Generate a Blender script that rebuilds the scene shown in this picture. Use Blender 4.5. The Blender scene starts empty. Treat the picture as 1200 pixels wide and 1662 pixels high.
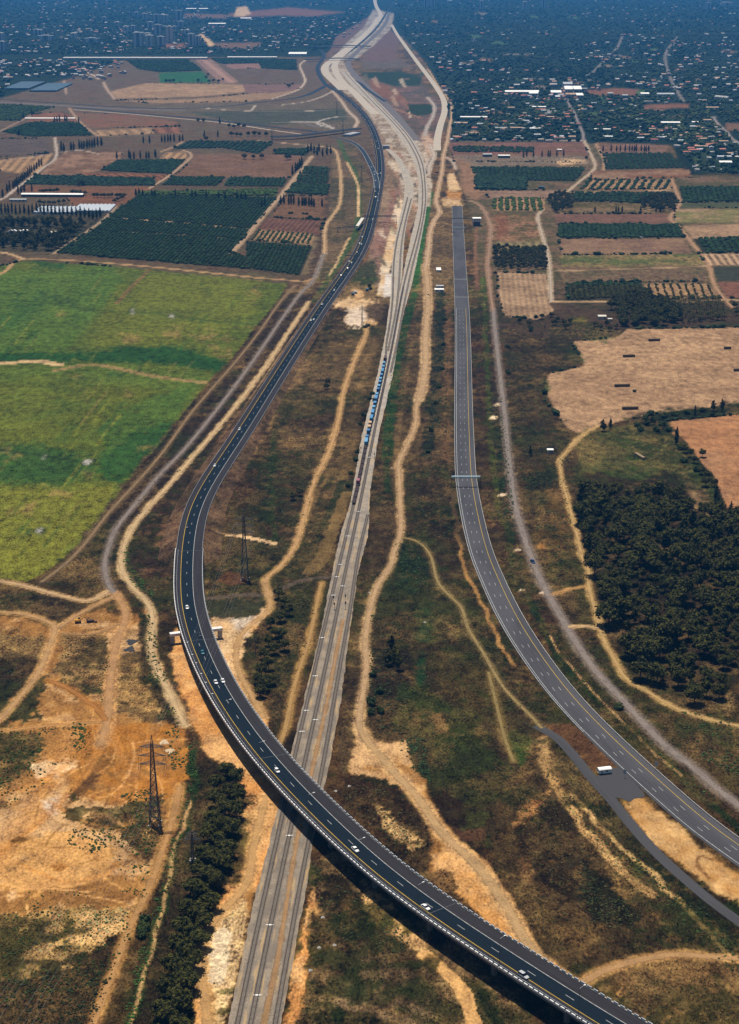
import bpy, math, random
import numpy as np
from mathutils import Vector, Matrix

# ------------------------------------------------------------------ camera, light, exposure
S = bpy.context.scene
COL = S.collection
rng = np.random.default_rng(7)
random.seed(7)
F, TH, CH = 2800.0, math.radians(18.0), 370.0        # focal length in photo pixels, pitch, flying height
CX, CY = 600.0, 831.0
cd = bpy.data.cameras.new('camera'); cam = bpy.data.objects.new('camera', cd); COL.objects.link(cam)
cam.location = (0, 0, CH); cam.rotation_euler = (math.pi/2-TH, 0, 0)
cd.sensor_fit = 'VERTICAL'; cd.sensor_height = 36.0; cd.lens = 36.0*F/1662.0
cd.clip_start = 1.0; cd.clip_end = 60000.0
S.camera = cam

SUN_EL = math.radians(76.0); SUN_DIR = Vector((0.42, -0.9, 0)).normalized()   # direction in which shadows fall
w = bpy.data.worlds.new('World'); S.world = w; w.use_nodes = True
nt = w.node_tree; bg = nt.nodes['Background']; sky = nt.nodes.new('ShaderNodeTexSky')
sky.sky_type = 'NISHITA'; sky.sun_disc = False; sky.sun_elevation = SUN_EL
sky.sun_rotation = math.atan2(-SUN_DIR.x, -SUN_DIR.y)
nt.links.new(sky.outputs[0], bg.inputs[0]); bg.inputs[1].default_value = 0.05
sd_ = bpy.data.lights.new('sun', 'SUN'); sd_.energy = 5.0; sd_.angle = math.radians(0.5); sd_.color = (1.0, 0.93, 0.82)
so = bpy.data.objects.new('sun', sd_); COL.objects.link(so); so.location = (0, 0, 2000)
so.rotation_euler = Vector((SUN_DIR.x*math.cos(SUN_EL), SUN_DIR.y*math.cos(SUN_EL), -math.sin(SUN_EL))).to_track_quat('-Z', 'Y').to_euler()
vs = S.view_settings; vs.view_transform = 'Standard'; vs.look = 'None'; vs.exposure = 0.05; vs.gamma = 1.0; vs.use_curve_mapping = False
HAZE_D = 4.4e-5
S.cycles.max_bounces = 4; S.cycles.diffuse_bounces = 1; S.cycles.volume_bounces = 1; S.cycles.transparent_max_bounces = 8

# ------------------------------------------------------------------ geometry helpers
ct, st = math.cos(TH), math.sin(TH)
def G(x, y, z=0.0):
    """photo pixel -> point of the place at height z"""
    x = np.asarray(x, float); y = np.asarray(y, float)
    a, v = (x-CX)/F, (y-CY)/F
    t = (CH-np.asarray(z, float))/(st+v*ct)
    return a*t, (ct-v*st)*t
def at(x, y, z=0.0):
    p = G(x, y, z); return Vector((float(p[0]), float(p[1]), float(z)))
def toPix(X, Y, Z):
    d = Y*ct+(CH-Z)*st; u = Y*st-(CH-Z)*ct
    return CX+F*X/d, CY-F*u/d
def ppm(y): return (st+(y-CY)/F*ct)*F/CH            # photo pixels per metre across at row y
def hash2(ix, iy, s):
    h = (ix.astype(np.int64)*374761393+iy.astype(np.int64)*668265263+s*974711) & 0x7fffffff
    h = ((h ^ (h >> 13))*1274126177) & 0x7fffffff
    return ((h ^ (h >> 16)) & 0xffff)/65535.0
def vnoise(x, y, s=0):
    ix, iy = np.floor(x), np.floor(y); fx, fy = x-ix, y-iy
    fx = fx*fx*(3-2*fx); fy = fy*fy*(3-2*fy)
    a, b, c, d = hash2(ix, iy, s), hash2(ix+1, iy, s), hash2(ix, iy+1, s), hash2(ix+1, iy+1, s)
    return (a*(1-fx)+b*fx)*(1-fy)+(c*(1-fx)+d*fx)*fy
def fbm(x, y, wl, s=0, o=4):
    r, amp, tot = 0, 1.0, 0
    for i in range(o):
        r = r+amp*vnoise(x/wl+17.3*i, y/wl-9.1*i, s+i); tot += amp; amp *= 0.55; wl *= 0.47
    return r/tot
def sstep(a, b, x):
    t = np.clip((x-a)/(b-a), 0, 1); return t*t*(3-2*t)

def tag(o, label=None, cat=None, group=None, kind=None):
    if label: o['label'] = label
    if cat: o['category'] = cat
    if group: o['group'] = group
    if kind: o['kind'] = kind
    return o
def mesh_np(name, V, Fc, mats=None, parent=None, smooth=False, attrs=None):
    V = np.asarray(V, np.float32); Fc = np.asarray(Fc, np.int32)
    me = bpy.data.meshes.new(name); n, k = Fc.shape
    me.vertices.add(len(V)); me.vertices.foreach_set('co', V.ravel())
    me.loops.add(n*k); me.loops.foreach_set('vertex_index', Fc.ravel())
    me.polygons.add(n); me.polygons.foreach_set('loop_start', np.arange(0, n*k, k, dtype=np.int32))
    me.polygons.foreach_set('use_smooth', np.full(n, smooth))
    me.update(calc_edges=True)
    for an, (tp, dom, arr) in (attrs or {}).items():
        at_ = me.attributes.new(an, tp, dom)
        at_.data.foreach_set('color' if tp == 'FLOAT_COLOR' else ('vector' if tp == 'FLOAT_VECTOR' else 'value'), np.asarray(arr, np.float32).ravel())
    if mats: me.materials.append(mats)
    o = bpy.data.objects.new(name, me); COL.objects.link(o)
    if parent: o.parent = parent
    return o
class MB:
    """collects boxes, bars and lofts; build() links them as ONE mesh object"""
    def __init__(s): s.v, s.f, s.m, s.mats = [], [], [], []
    def _mi(s, mat):
        if mat not in s.mats: s.mats.append(mat)
        return s.mats.index(mat)
    def add(s, V, Fc, mat=None):
        b = len(s.v); s.v += [tuple(p) for p in V]
        for f in Fc: s.f.append(tuple(b+i for i in f)); s.m.append(s._mi(mat))
    def box(s, c, d, rz=0.0, mat=None, taper=1.0):
        V = []
        for z in (-1, 1):
            k = 1.0 if z < 0 else taper
            for x, y in ((-1, -1), (1, -1), (1, 1), (-1, 1)):
                px, py = x*d[0]/2*k, y*d[1]/2*k
                V.append((c[0]+px*math.cos(rz)-py*math.sin(rz), c[1]+px*math.sin(rz)+py*math.cos(rz), c[2]+z*d[2]/2))
        s.add(V, [(0, 3, 2, 1), (4, 5, 6, 7), (0, 1, 5, 4), (1, 2, 6, 5), (2, 3, 7, 6), (3, 0, 4, 7)], mat)
    def bar(s, a, b, w, h=None, mat=None):
        a, b = Vector(a), Vector(b); d = (b-a)
        if d.length < 1e-6: return
        d.normalize(); up = Vector((0, 0, 1)) if abs(d.z) < 0.95 else Vector((0, 1, 0))
        r = d.cross(up).normalized(); u = r.cross(d); h = h or w; V = []
        for p in (a, b):
            for x, y in ((-1, -1), (1, -1), (1, 1), (-1, 1)): V.append(p+r*(x*w/2)+u*(y*h/2))
        s.add(V, [(0, 3, 2, 1), (4, 5, 6, 7), (0, 1, 5, 4), (1, 2, 6, 5), (2, 3, 7, 6), (3, 0, 4, 7)], mat)
    def loft(s, rings, mat=None, cap=True):
        n = len(rings[0]); V = [p for r in rings for p in r]; Fc = []
        for i in range(len(rings)-1):
            for j in range(n):
                Fc.append((i*n+j, i*n+(j+1) % n, (i+1)*n+(j+1) % n, (i+1)*n+j))
        if cap: Fc += [tuple(range(n))[::-1], tuple((len(rings)-1)*n+j for j in range(n))]
        s.add(V, Fc, mat)
    def cyl(s, a, b, r0, r1=None, n=8, mat=None):
        a, b = Vector(a), Vector(b); d = (b-a).normalized(); r1 = r0 if r1 is None else r1
        up = Vector((0, 0, 1)) if abs(d.z) < 0.9 else Vector((1, 0, 0))
        x = d.cross(up).normalized(); y = d.cross(x)
        s.loft([[p+x*(r*math.cos(2*math.pi*i/n))+y*(r*math.sin(2*math.pi*i/n)) for i in range(n)] for p, r in ((a, r0), (b, r1))], mat)
    def build(s, name, mat=None, parent=None, smooth=False):
        me = bpy.data.meshes.new(name); me.from_pydata([tuple(v) for v in s.v], [], s.f)
        mats = [m if m is not None else mat for m in s.mats] or [mat]
        for m in mats: me.materials.append(m)
        if len(mats) > 1: me.polygons.foreach_set('material_index', s.m)
        if smooth: me.polygons.foreach_set('use_smooth', [True]*len(me.polygons))
        me.update(); o = bpy.data.objects.new(name, me); COL.objects.link(o)
        if parent: o.parent = parent
        return o
def empty(name, loc=(0, 0, 0), rz=0.0):
    o = bpy.data.objects.new(name, None); COL.objects.link(o); o.location = loc; o.rotation_euler = (0, 0, rz)
    o.empty_display_size = 0.5; return o
def kids(o): return [c for c in COL.objects if c.parent == o]
KIDS = {}
def copy_tree(o, loc=None, rz=None, label=None, group=None, scale=None):
    """a thing with copies of its parts and sub-parts"""
    def fam(p):
        if p.name not in KIDS: KIDS[p.name] = list(p.children)
        return KIDS[p.name]
    def cp(p, par):
        c = p.copy(); COL.objects.link(c)
        if par: c.parent = par
        for ch in fam(p): cp(ch, c)
        return c
    c = cp(o, None)
    if loc is not None: c.location = loc
    if rz is not None: c.rotation_euler = (0, 0, rz)
    if scale is not None: c.scale = scale if hasattr(scale, '__len__') else (scale,)*3
    if label: c['label'] = label
    if group: c['group'] = group
    return c

# ------------------------------------------------------------------ materials
class NB:
    def __init__(s, name):
        s.m = bpy.data.materials.new(name); s.m.use_nodes = True; s.t = s.m.node_tree
        s.b = s.t.nodes['Principled BSDF']; s.out = s.t.nodes['Material Output']
    def n(s, t, **kw):
        nd = s.t.nodes.new('ShaderNode'+t)
        for k, v in kw.items(): setattr(nd, k, v)
        return nd
    def L(s, a, b): s.t.links.new(a, b)
    def inp(s, sock, v):
        if isinstance(v, bpy.types.NodeSocket): s.L(v, sock)
        elif hasattr(v, '__len__') and len(v) == 3 and sock.type == 'RGBA': sock.default_value = (*v, 1)
        else: sock.default_value = v
    def math(s, op, a, b=0.0, c=None, clamp=False):
        nd = s.n('Math', operation=op, use_clamp=clamp); s.inp(nd.inputs[0], a); s.inp(nd.inputs[1], b)
        if c is not None: s.inp(nd.inputs[2], c)
        return nd.outputs[0]
    def mix(s, f, a, b, blend='MIX'):
        nd = s.n('MixRGB', blend_type=blend); s.inp(nd.inputs[0], f); s.inp(nd.inputs[1], a); s.inp(nd.inputs[2], b); return nd.outputs[0]
    def noise(s, vec, scale, det=3.0, rough=0.55):
        nd = s.n('TexNoise'); nd.inputs['Scale'].default_value = scale; nd.inputs['Detail'].default_value = det; nd.inputs['Roughness'].default_value = rough
        if vec is not None: s.L(vec, nd.inputs['Vector'])
        return nd.outputs[0]
    def rng(s, v, a, b, c, d):
        nd = s.n('MapRange', interpolation_type='SMOOTHSTEP'); s.inp(nd.inputs[0], v)
        for i, k in enumerate((a, b, c, d)): s.inp(nd.inputs[i+1], k)
        return nd.outputs[0]
    def attr(s, name): return s.n('Attribute', attribute_name=name)
    def pos(s): return s.n('NewGeometry').outputs['Position']
    def obj(s): return s.n('TexCoord').outputs['Object']
    def scale3(s, v, sc):
        nd = s.n('VectorMath', operation='MULTIPLY'); s.L(v, nd.inputs[0]); nd.inputs[1].default_value = sc; return nd.outputs[0]
    def fin(s, col, rough=0.9, spec=0.2, bump=None, bd=0.1, bs=0.5, metal=0.0):
        s.inp(s.b.inputs['Base Color'], col); s.inp(s.b.inputs['Roughness'], rough)
        s.b.inputs['Specular IOR Level'].default_value = spec; s.b.inputs['Metallic'].default_value = metal
        if bump is not None:
            nd = s.n('Bump'); nd.inputs['Distance'].default_value = bd; nd.inputs['Strength'].default_value = bs
            s.L(bump, nd.inputs['Height']); s.L(nd.outputs[0], s.b.inputs['Normal'])
        return s.m
def plain(name, col, rough=0.7, spec=0.3, wl=0.6, amt=0.25, metal=0.0):
    """a painted, cast or rusty surface: even colour with mottling and grime of its own"""
    k = NB(name); p = k.obj(); f = k.noise(p, 1.0/wl, 4)
    c = k.mix(k.rng(f, 0.3, 0.7, 0, 1), tuple(x*(1-amt) for x in col), tuple(min(1, x*(1+amt*0.5)) for x in col))
    return k.fin(c, rough, spec, metal=metal)
M = {}
M['concrete'] = plain('concrete', (0.40, 0.38, 0.35), 0.9, wl=1.5)
M['white'] = plain('white_paint', (0.82, 0.82, 0.80), 0.5, wl=1.0, amt=0.12)
M['white_rail'] = plain('white_rail', (0.82, 0.82, 0.80), 0.5, wl=1.5, amt=0.1)
M['shade_concrete'] = plain('shade_darkened_concrete', (0.16, 0.15, 0.14), 0.95, wl=2.5, amt=0.3)  # darker copy of the concrete: shade under the deck put into its colour
M['steel'] = plain('galvanised_steel', (0.42, 0.46, 0.50), 0.45, 0.5, amt=0.2)
M['bluesteel'] = plain('pale_blue_steel', (0.42, 0.56, 0.62), 0.5, 0.4, amt=0.2)
M['darksteel'] = plain('dark_steel', (0.055, 0.06, 0.07), 0.6, 0.4, amt=0.3)
M['pylon'] = plain('weathered_steel', (0.10, 0.10, 0.11), 0.6, 0.4, amt=0.4)
M['rail'] = plain('rusty_rail', (0.045, 0.03, 0.025), 0.6, 0.3, amt=0.3)
M['sleeper'] = plain('sleeper_concrete', (0.26, 0.22, 0.18), 0.95, wl=0.8)
M['rubber'] = plain('rubber', (0.012, 0.012, 0.012), 0.9)
M['glass'] = plain('car_glass', (0.008, 0.012, 0.018), 0.08, 0.6, amt=0.1)
M['hub'] = plain('wheel_rim', (0.4, 0.4, 0.42), 0.4)
M['straw'] = plain('weathered_straw', (0.10, 0.075, 0.045), 1.0, wl=0.4, amt=0.5)
M['straw_new'] = plain('dry_straw', (0.30, 0.22, 0.13), 1.0, wl=0.4, amt=0.4)
M['bark'] = plain('bark', (0.07, 0.05, 0.035), 0.95, amt=0.4)
M['insul'] = plain('insulator_glass', (0.10, 0.16, 0.16), 0.2)
M['roof_red'] = plain('red_roof_tiles', (0.42, 0.15, 0.10), 0.9, wl=2.0)
M['roof_tan'] = plain('tan_roof', (0.45, 0.30, 0.20), 0.9, wl=2.0)
M['roof_white'] = plain('white_roof', (0.85, 0.83, 0.78), 0.7, wl=3.0, amt=0.12)
M['roof_pale'] = plain('weathered_pale_roof', (0.50, 0.48, 0.45), 0.8, wl=3.0, amt=0.3)
M['roof_grey'] = plain('grey_roof', (0.42, 0.44, 0.46), 0.8, wl=3.0)
M['wall_pale'] = plain('pale_wall', (0.62, 0.58, 0.50), 0.9, wl=2.0, amt=0.2)
M['wall_white'] = plain('white_wall', (0.75, 0.73, 0.70), 0.9, wl=2.0, amt=0.2)
M['wall_grey'] = plain('grey_wall', (0.34, 0.35, 0.37), 0.9, wl=2.0, amt=0.2)
M['dark_wall'] = plain('dark_wall', (0.10, 0.10, 0.11), 0.9, wl=2.0, amt=0.2)
M['win'] = plain('dark_window', (0.03, 0.035, 0.045), 0.2, 0.5)
M['greenhouse'] = plain('greenhouse_film', (0.50, 0.54, 0.58), 0.4, wl=4.0, amt=0.15)
M['net'] = plain('shade_net', (0.07, 0.12, 0.17), 0.9, wl=6.0, amt=0.3)
# ------------------------------------------------------------------ the ground: one sheet, split along field borders, its cover laid out as soil and plant colours
GX_ = np.concatenate([np.arange(-620, -60, 14.0), np.arange(-60, 1262, 2.4), np.arange(1262, 1830, 14.0)])
GY_ = np.concatenate([np.array([-62, -55, -48, -40, -32, -24, -16, -10, -5.]), np.arange(0, 300, 2.0), np.arange(300, 1668, 2.4), np.arange(1668, 2050, 14.0)])
PX, PY = np.meshgrid(GX_, GY_)
WX, WY = G(PX, PY)
RGB = np.zeros(PX.shape+(3,)); FUZ = np.full(PX.shape, 0.8); FUR = np.zeros(PX.shape+(3,)); REG = np.zeros(PX.shape, np.int32)
N_A = fbm(WX, WY, 14.0, 11)-0.5; N_B = fbm(WX, WY, 14.0, 37)-0.5
N_C = fbm(WX, WY, 45.0, 51)-0.5; N_D = fbm(WX, WY, 6.0, 71)-0.5; N_E = fbm(WX, WY, 130.0, 91)-0.5; N_G = fbm(WX, WY, 2.6, 15, 3)-0.5
REGNAMES = ['ground']
FINE = ppm(PY)                     # photo pixels per metre
def sub(x0, x1, y0, y1, pad):
    i0, i1 = np.searchsorted(GY_, y0-pad), np.searchsorted(GY_, y1+pad)
    j0, j1 = np.searchsorted(GX_, x0-pad), np.searchsorted(GX_, x1+pad)
    return slice(max(0, i0-1), i1+1), slice(max(0, j0-1), j1+1)
def seg_dist(x, y, a, b, asp=1.0):
    dx, dy = b[0]-a[0], b[1]-a[1]; l2 = dx*dx+dy*dy*asp*asp+1e-9
    t = np.clip(((x-a[0])*dx+(y-a[1])*dy*asp*asp)/l2, 0, 1)
    return np.hypot(x-a[0]-t*dx, (y-a[1]-t*dy)*asp)
def sdf(x, y, pts):
    d = np.full(x.shape, 1e9); ins = np.zeros(x.shape, bool); n = len(pts)
    for i in range(n):
        a, b = pts[i], pts[(i+1) % n]
        d = np.minimum(d, seg_dist(x, y, a, b))
        c = (a[1] > y) != (b[1] > y)
        if abs(b[1]-a[1]) > 1e-9: ins ^= c & (x < (b[0]-a[0])*(y-a[1])/(b[1]-a[1])+a[0])
    return np.where(ins, d, -d)
def _lay(sl, m, col, fuzz, fur):
    RGB[sl] += (np.asarray(col)-RGB[sl])*m[..., None]
    if fuzz is not None: FUZ[sl] += (fuzz-FUZ[sl])*m
    k = m > 0.5
    if fur is not None: FUR[sl][k] = fur
    return k
def furrow(p0, p1, period, amp):
    a, b = at(*p0), at(*p1); d = (b-a).normalized(); n = Vector((-d.y, d.x)); k = 2*math.pi/period
    return (n.x*k, n.y*k, amp)
def poly(pts, col, soft=1.6, warp=2.0, grain=0.0, a=1.0, fuzz=0.5, fur=(0, 0, 0), field=None, col2=None, nz=None):
    """an area of ground cover with a ragged edge; field=name makes it a piece of the setting of its own"""
    xs, ys = [p[0] for p in pts], [p[1] for p in pts]
    sl = sub(min(xs), max(xs), min(ys), max(ys), 8+warp*2+grain)
    if not field and grain >= 3: grain = grain*1.7+3; warp *= 1.5; soft = max(soft, 4.5)
    x, y = PX[sl]+N_A[sl]*warp*2.2, PY[sl]+N_B[sl]*warp*1.2
    s = sdf(x, y, pts)+grain*(N_D[sl]*0.8+N_A[sl]*0.8+N_G[sl]*0.9)
    c = np.asarray(col, float)
    if col2 is not None:
        t = sstep(-0.15, 0.15, (N_C if nz is None else nz)[sl]+0.55*N_A[sl]+.4*N_D[sl])[..., None]; c = c*(1-t)+np.asarray(col2)*t
    k = _lay(sl, sstep(-soft, soft, s)*a, c, fuzz, fur)
    if field:
        REGNAMES.append(field); REG[sl][k] = len(REGNAMES)-1
def line(pts, wm, col, soft=0.6, a=1.0, warp=1.0, fuzz=0.4, wy=0.45, fur=None):
    """a strip of ground cover wm metres wide along a line"""
    pts = smooth_px(pts, 6)
    xs, ys = [p[0] for p in pts], [p[1] for p in pts]
    W = wm*ppm(max(ys))
    sl = sub(min(xs), max(xs), min(ys), max(ys), W+6)
    x, y = WX[sl], WY[sl]; X, Y = G(xs, ys)
    x = x+N_A[sl]*warp*2; y = y+N_B[sl]*warp*2
    d = np.full(x.shape, 1e9)
    for i in range(len(X)-1): d = np.minimum(d, seg_dist(x, y, (X[i], Y[i]), (X[i+1], Y[i+1])))
    sf = np.maximum(soft, 1.0/FINE[sl])
    _lay(sl, sstep(wm/2+sf, wm/2-sf, d)*a, col, fuzz, fur)
def smooth_px(pts, k=8, sig=0):
    P = np.asarray(pts, float)[:, :2]
    if len(P) < 3: return [tuple(P[0]*(1-t)+P[-1]*t) for t in np.linspace(0, 1, max(2, k))]
    Q = np.vstack([2*P[0]-P[1], P, 2*P[-1]-P[-2]]); out = []
    for i in range(1, len(Q)-2):
        for t in np.arange(k)/k:
            a, b, c, d = Q[i-1], Q[i], Q[i+1], Q[i+2]
            out.append(0.5*(2*b+(c-a)*t+(2*a-5*b+4*c-d)*t*t+(3*b-a-3*c+d)*t**3))
    out.append(P[-1]); A = np.array(out)
    for _ in range(sig):
        B = A.copy(); B[1:-1] = (A[:-2]+2*A[1:-1]+A[2:])/4; A = B
    return [tuple(p) for p in A]

SAND = (.30, .15, .054); SANDP = (.375, .225, .105); ORANGE = (.35, .15, .04); PALE = (.46, .30, .155)
BROWN = (.155, .085, .038); DARK = (.055, .034, .017); DARKER = (.030, .022, .012); OLIVE = (.085, .066, .02); TANG = (.235, .15, .062)
GREEN = (.035, .075, .016); LGREEN = (.075, .125, .022); ORCH = (.022, .034, .014); TOWNG = (.012, .022, .012)
SOIL = (.135, .075, .040); SOILR = (.155, .070, .036); SOILT = (.225, .14, .075); GRAV = (.20, .15, .115); BALL = (.30, .225, .155)

_r0 = np.random.default_rng(33)
# base cover
b = sstep(-0.10, 0.10, N_C+0.6*N_A)[..., None]; b2 = sstep(-0.08, 0.12, N_E+0.5*N_D)[..., None]
RGB[:] = np.array(BROWN)*(1-b)+np.array(DARK)*b
RGB[:] = RGB*(1-0.55*b2)+np.array(OLIVE)*0.55*b2
near = PY > 255
# --- far plain: town green beyond the fields
poly([(-700, -80), (1900, -80), (1900, 60), (-700, 60)], TOWNG, fuzz=1.0)
poly([(-700, 40), (215, 40), (560, 60), (520, 95), (215, 92), (110, 130), (0, 165), (-700, 170)], TOWNG, fuzz=1.0)
poly([(625, 30), (1900, 30), (1900, 232), (1115, 285), (1090, 235), (730, 232), (725, 160), (690, 100)], TOWNG, fuzz=1.0)
poly([(1115, 230), (1900, 200), (1900, 305), (1130, 280)], (.030, .045, .022), fuzz=1.0)
poly([(370, 22), (470, 12), (560, 20), (505, 27), (455, 25), (380, 28)], SOILR, fuzz=.3)
poly([(300, 22), (380, 24), (368, 30), (300, 29)], SOIL, fuzz=.3)
poly([(385, 12), (400, 10), (408, 22), (395, 27), (380, 26)], PALE, fuzz=.3)
poly([(530, 95), (545, 60), (610, 20), (600, 40), (560, 75)], (.12, .07, .05), fuzz=.3)
poly([(323, 55), (330, 56), (352, 74), (340, 75)], PALE, fuzz=.2)
poly([(350, 70), (425, 69), (415, 80), (345, 77)], SOIL, fuzz=.3)
poly([(265, 71), (307, 70), (305, 78), (262, 78)], SOILR, fuzz=.3)
poly([(948, 147), (1000, 143), (1037, 145), (1035, 155), (960, 155)], SOILR, grain=1, fuzz=.5)
poly([(1045, 170), (1118, 168), (1118, 175), (1045, 177)], SOILR, grain=1, fuzz=.5)
poly([(1178, 200), (1290, 198), (1290, 212), (1180, 212)], SOIL, fuzz=.4)
poly([(1033, 147), (1052, 146), (1050, 155), (1034, 156)], (.06, .10, .03), fuzz=.3)
# left middle plain
LM = (.10, .062, .036)
poly([(-700, 165), (0, 160), (110, 128), (215, 95), (520, 92), (530, 145), (600, 190), (608, 300), (590, 420), (480, 470), (-100, 440), (-700, 480)], LM, col2=(.095, .07, .04), fuzz=.5)
poly([(725, 230), (950, 230), (1125, 285), (1900, 300), (1900, 560), (800, 560), (760, 330)], (.135, .085, .05), col2=(.085, .07, .03), fuzz=.6)
FLD = []
def fld(pts, col, p0=None, p1=None, per=6.0, amp=0.0, col2=None, fuzz=.35, warp=.8, field='field', soft=1.0):
    FLD.append(pts)
    poly(pts, col, soft, warp, fuzz=fuzz, field=field, col2=col2, fur=furrow(p0, p1, per, amp) if p0 else (0, 0, 0))
fld([(55, 185), (100, 182), (122, 192), (124, 199), (42, 198)], SOILR)
fld([(122, 183), (218, 187), (285, 196), (292, 205), (147, 209)], SOILR, col2=SOIL)
fld([(152, 212), (245, 207), (250, 217), (162, 221)], SOILT, (152, 212), (162, 221), 26, .5)
fld([(248, 207), (289, 206), (295, 216), (253, 217)], SOILR, (248, 207), (253, 217), 30, .6)
fld([(62, 285), (105, 247), (200, 247), (195, 258), (160, 277), (130, 284)], SOIL, col2=(.20, .12, .075))
fld([(130, 280), (275, 283), (257, 294), (250, 289), (132, 286)], SOILR, (150, 280), (170, 288), 14, .75)
fld([(-60, 265), (87, 250), (60, 285), (0, 277), (-60, 285)], SOILT, (87, 250), (60, 285), 16, .55)
fld([(35, 312), (40, 301), (252, 303), (210, 330), (188, 335), (120, 334), (100, 315)], SOIL, col2=SOILR)
fld([(-40, 225), (80, 225), (83, 249), (-40, 257)], (.09, .065, .05), (0, 230), (80, 226), 20, .5)
fld([(258, 258), (270, 247), (300, 246), (308, 258), (300, 260)], SOILT, (270, 247), (258, 258), 16, .7)
fld([(311, 250), (400, 250), (493, 252), (470, 289), (283, 286), (312, 262)], SOIL, col2=(.15, .085, .055))
fld([(463, 318), (547, 318), (540, 340), (527, 357), (440, 352)], SOIL)
fld([(437, 353), (527, 358), (520, 383), (417, 372)], (.12, .06, .04), (437, 353), (417, 372), 7, .5)
fld([(510, 383), (523, 387), (510, 443), (487, 447)], (.14, .10, .055))
fld([(180, 148), (237, 135), (395, 137), (398, 150), (320, 157), (190, 160)], SOILT, col2=(.29, .18, .10))
fld([(190, 163), (310, 161), (480, 145), (495, 143), (440, 160), (400, 165), (250, 168)], SOILT)
fld([(395, 137), (490, 137), (485, 145), (440, 152), (398, 150)], (.15, .085, .065))
fld([(317, 97), (343, 97), (388, 134), (360, 135)], (.24, .14, .10), (330, 97), (375, 134), 40, .4)
fld([(360, 104), (422, 103), (425, 111), (378, 112)], (.20, .11, .08))
fld([(258, 118), (330, 116), (343, 134), (260, 134)], (.025, .085, .030), fuzz=.2)
fld([(205, 98), (305, 97), (328, 115), (258, 117), (225, 112)], (.016, .030, .018))
poly([(180, 170), (560, 165), (590, 200), (550, 215), (300, 188)], (.10, .075, .045), fuzz=.6)
poly([(300, 182), (560, 176), (565, 195), (420, 205)], (.055, .055, .032), fuzz=.7)
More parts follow.
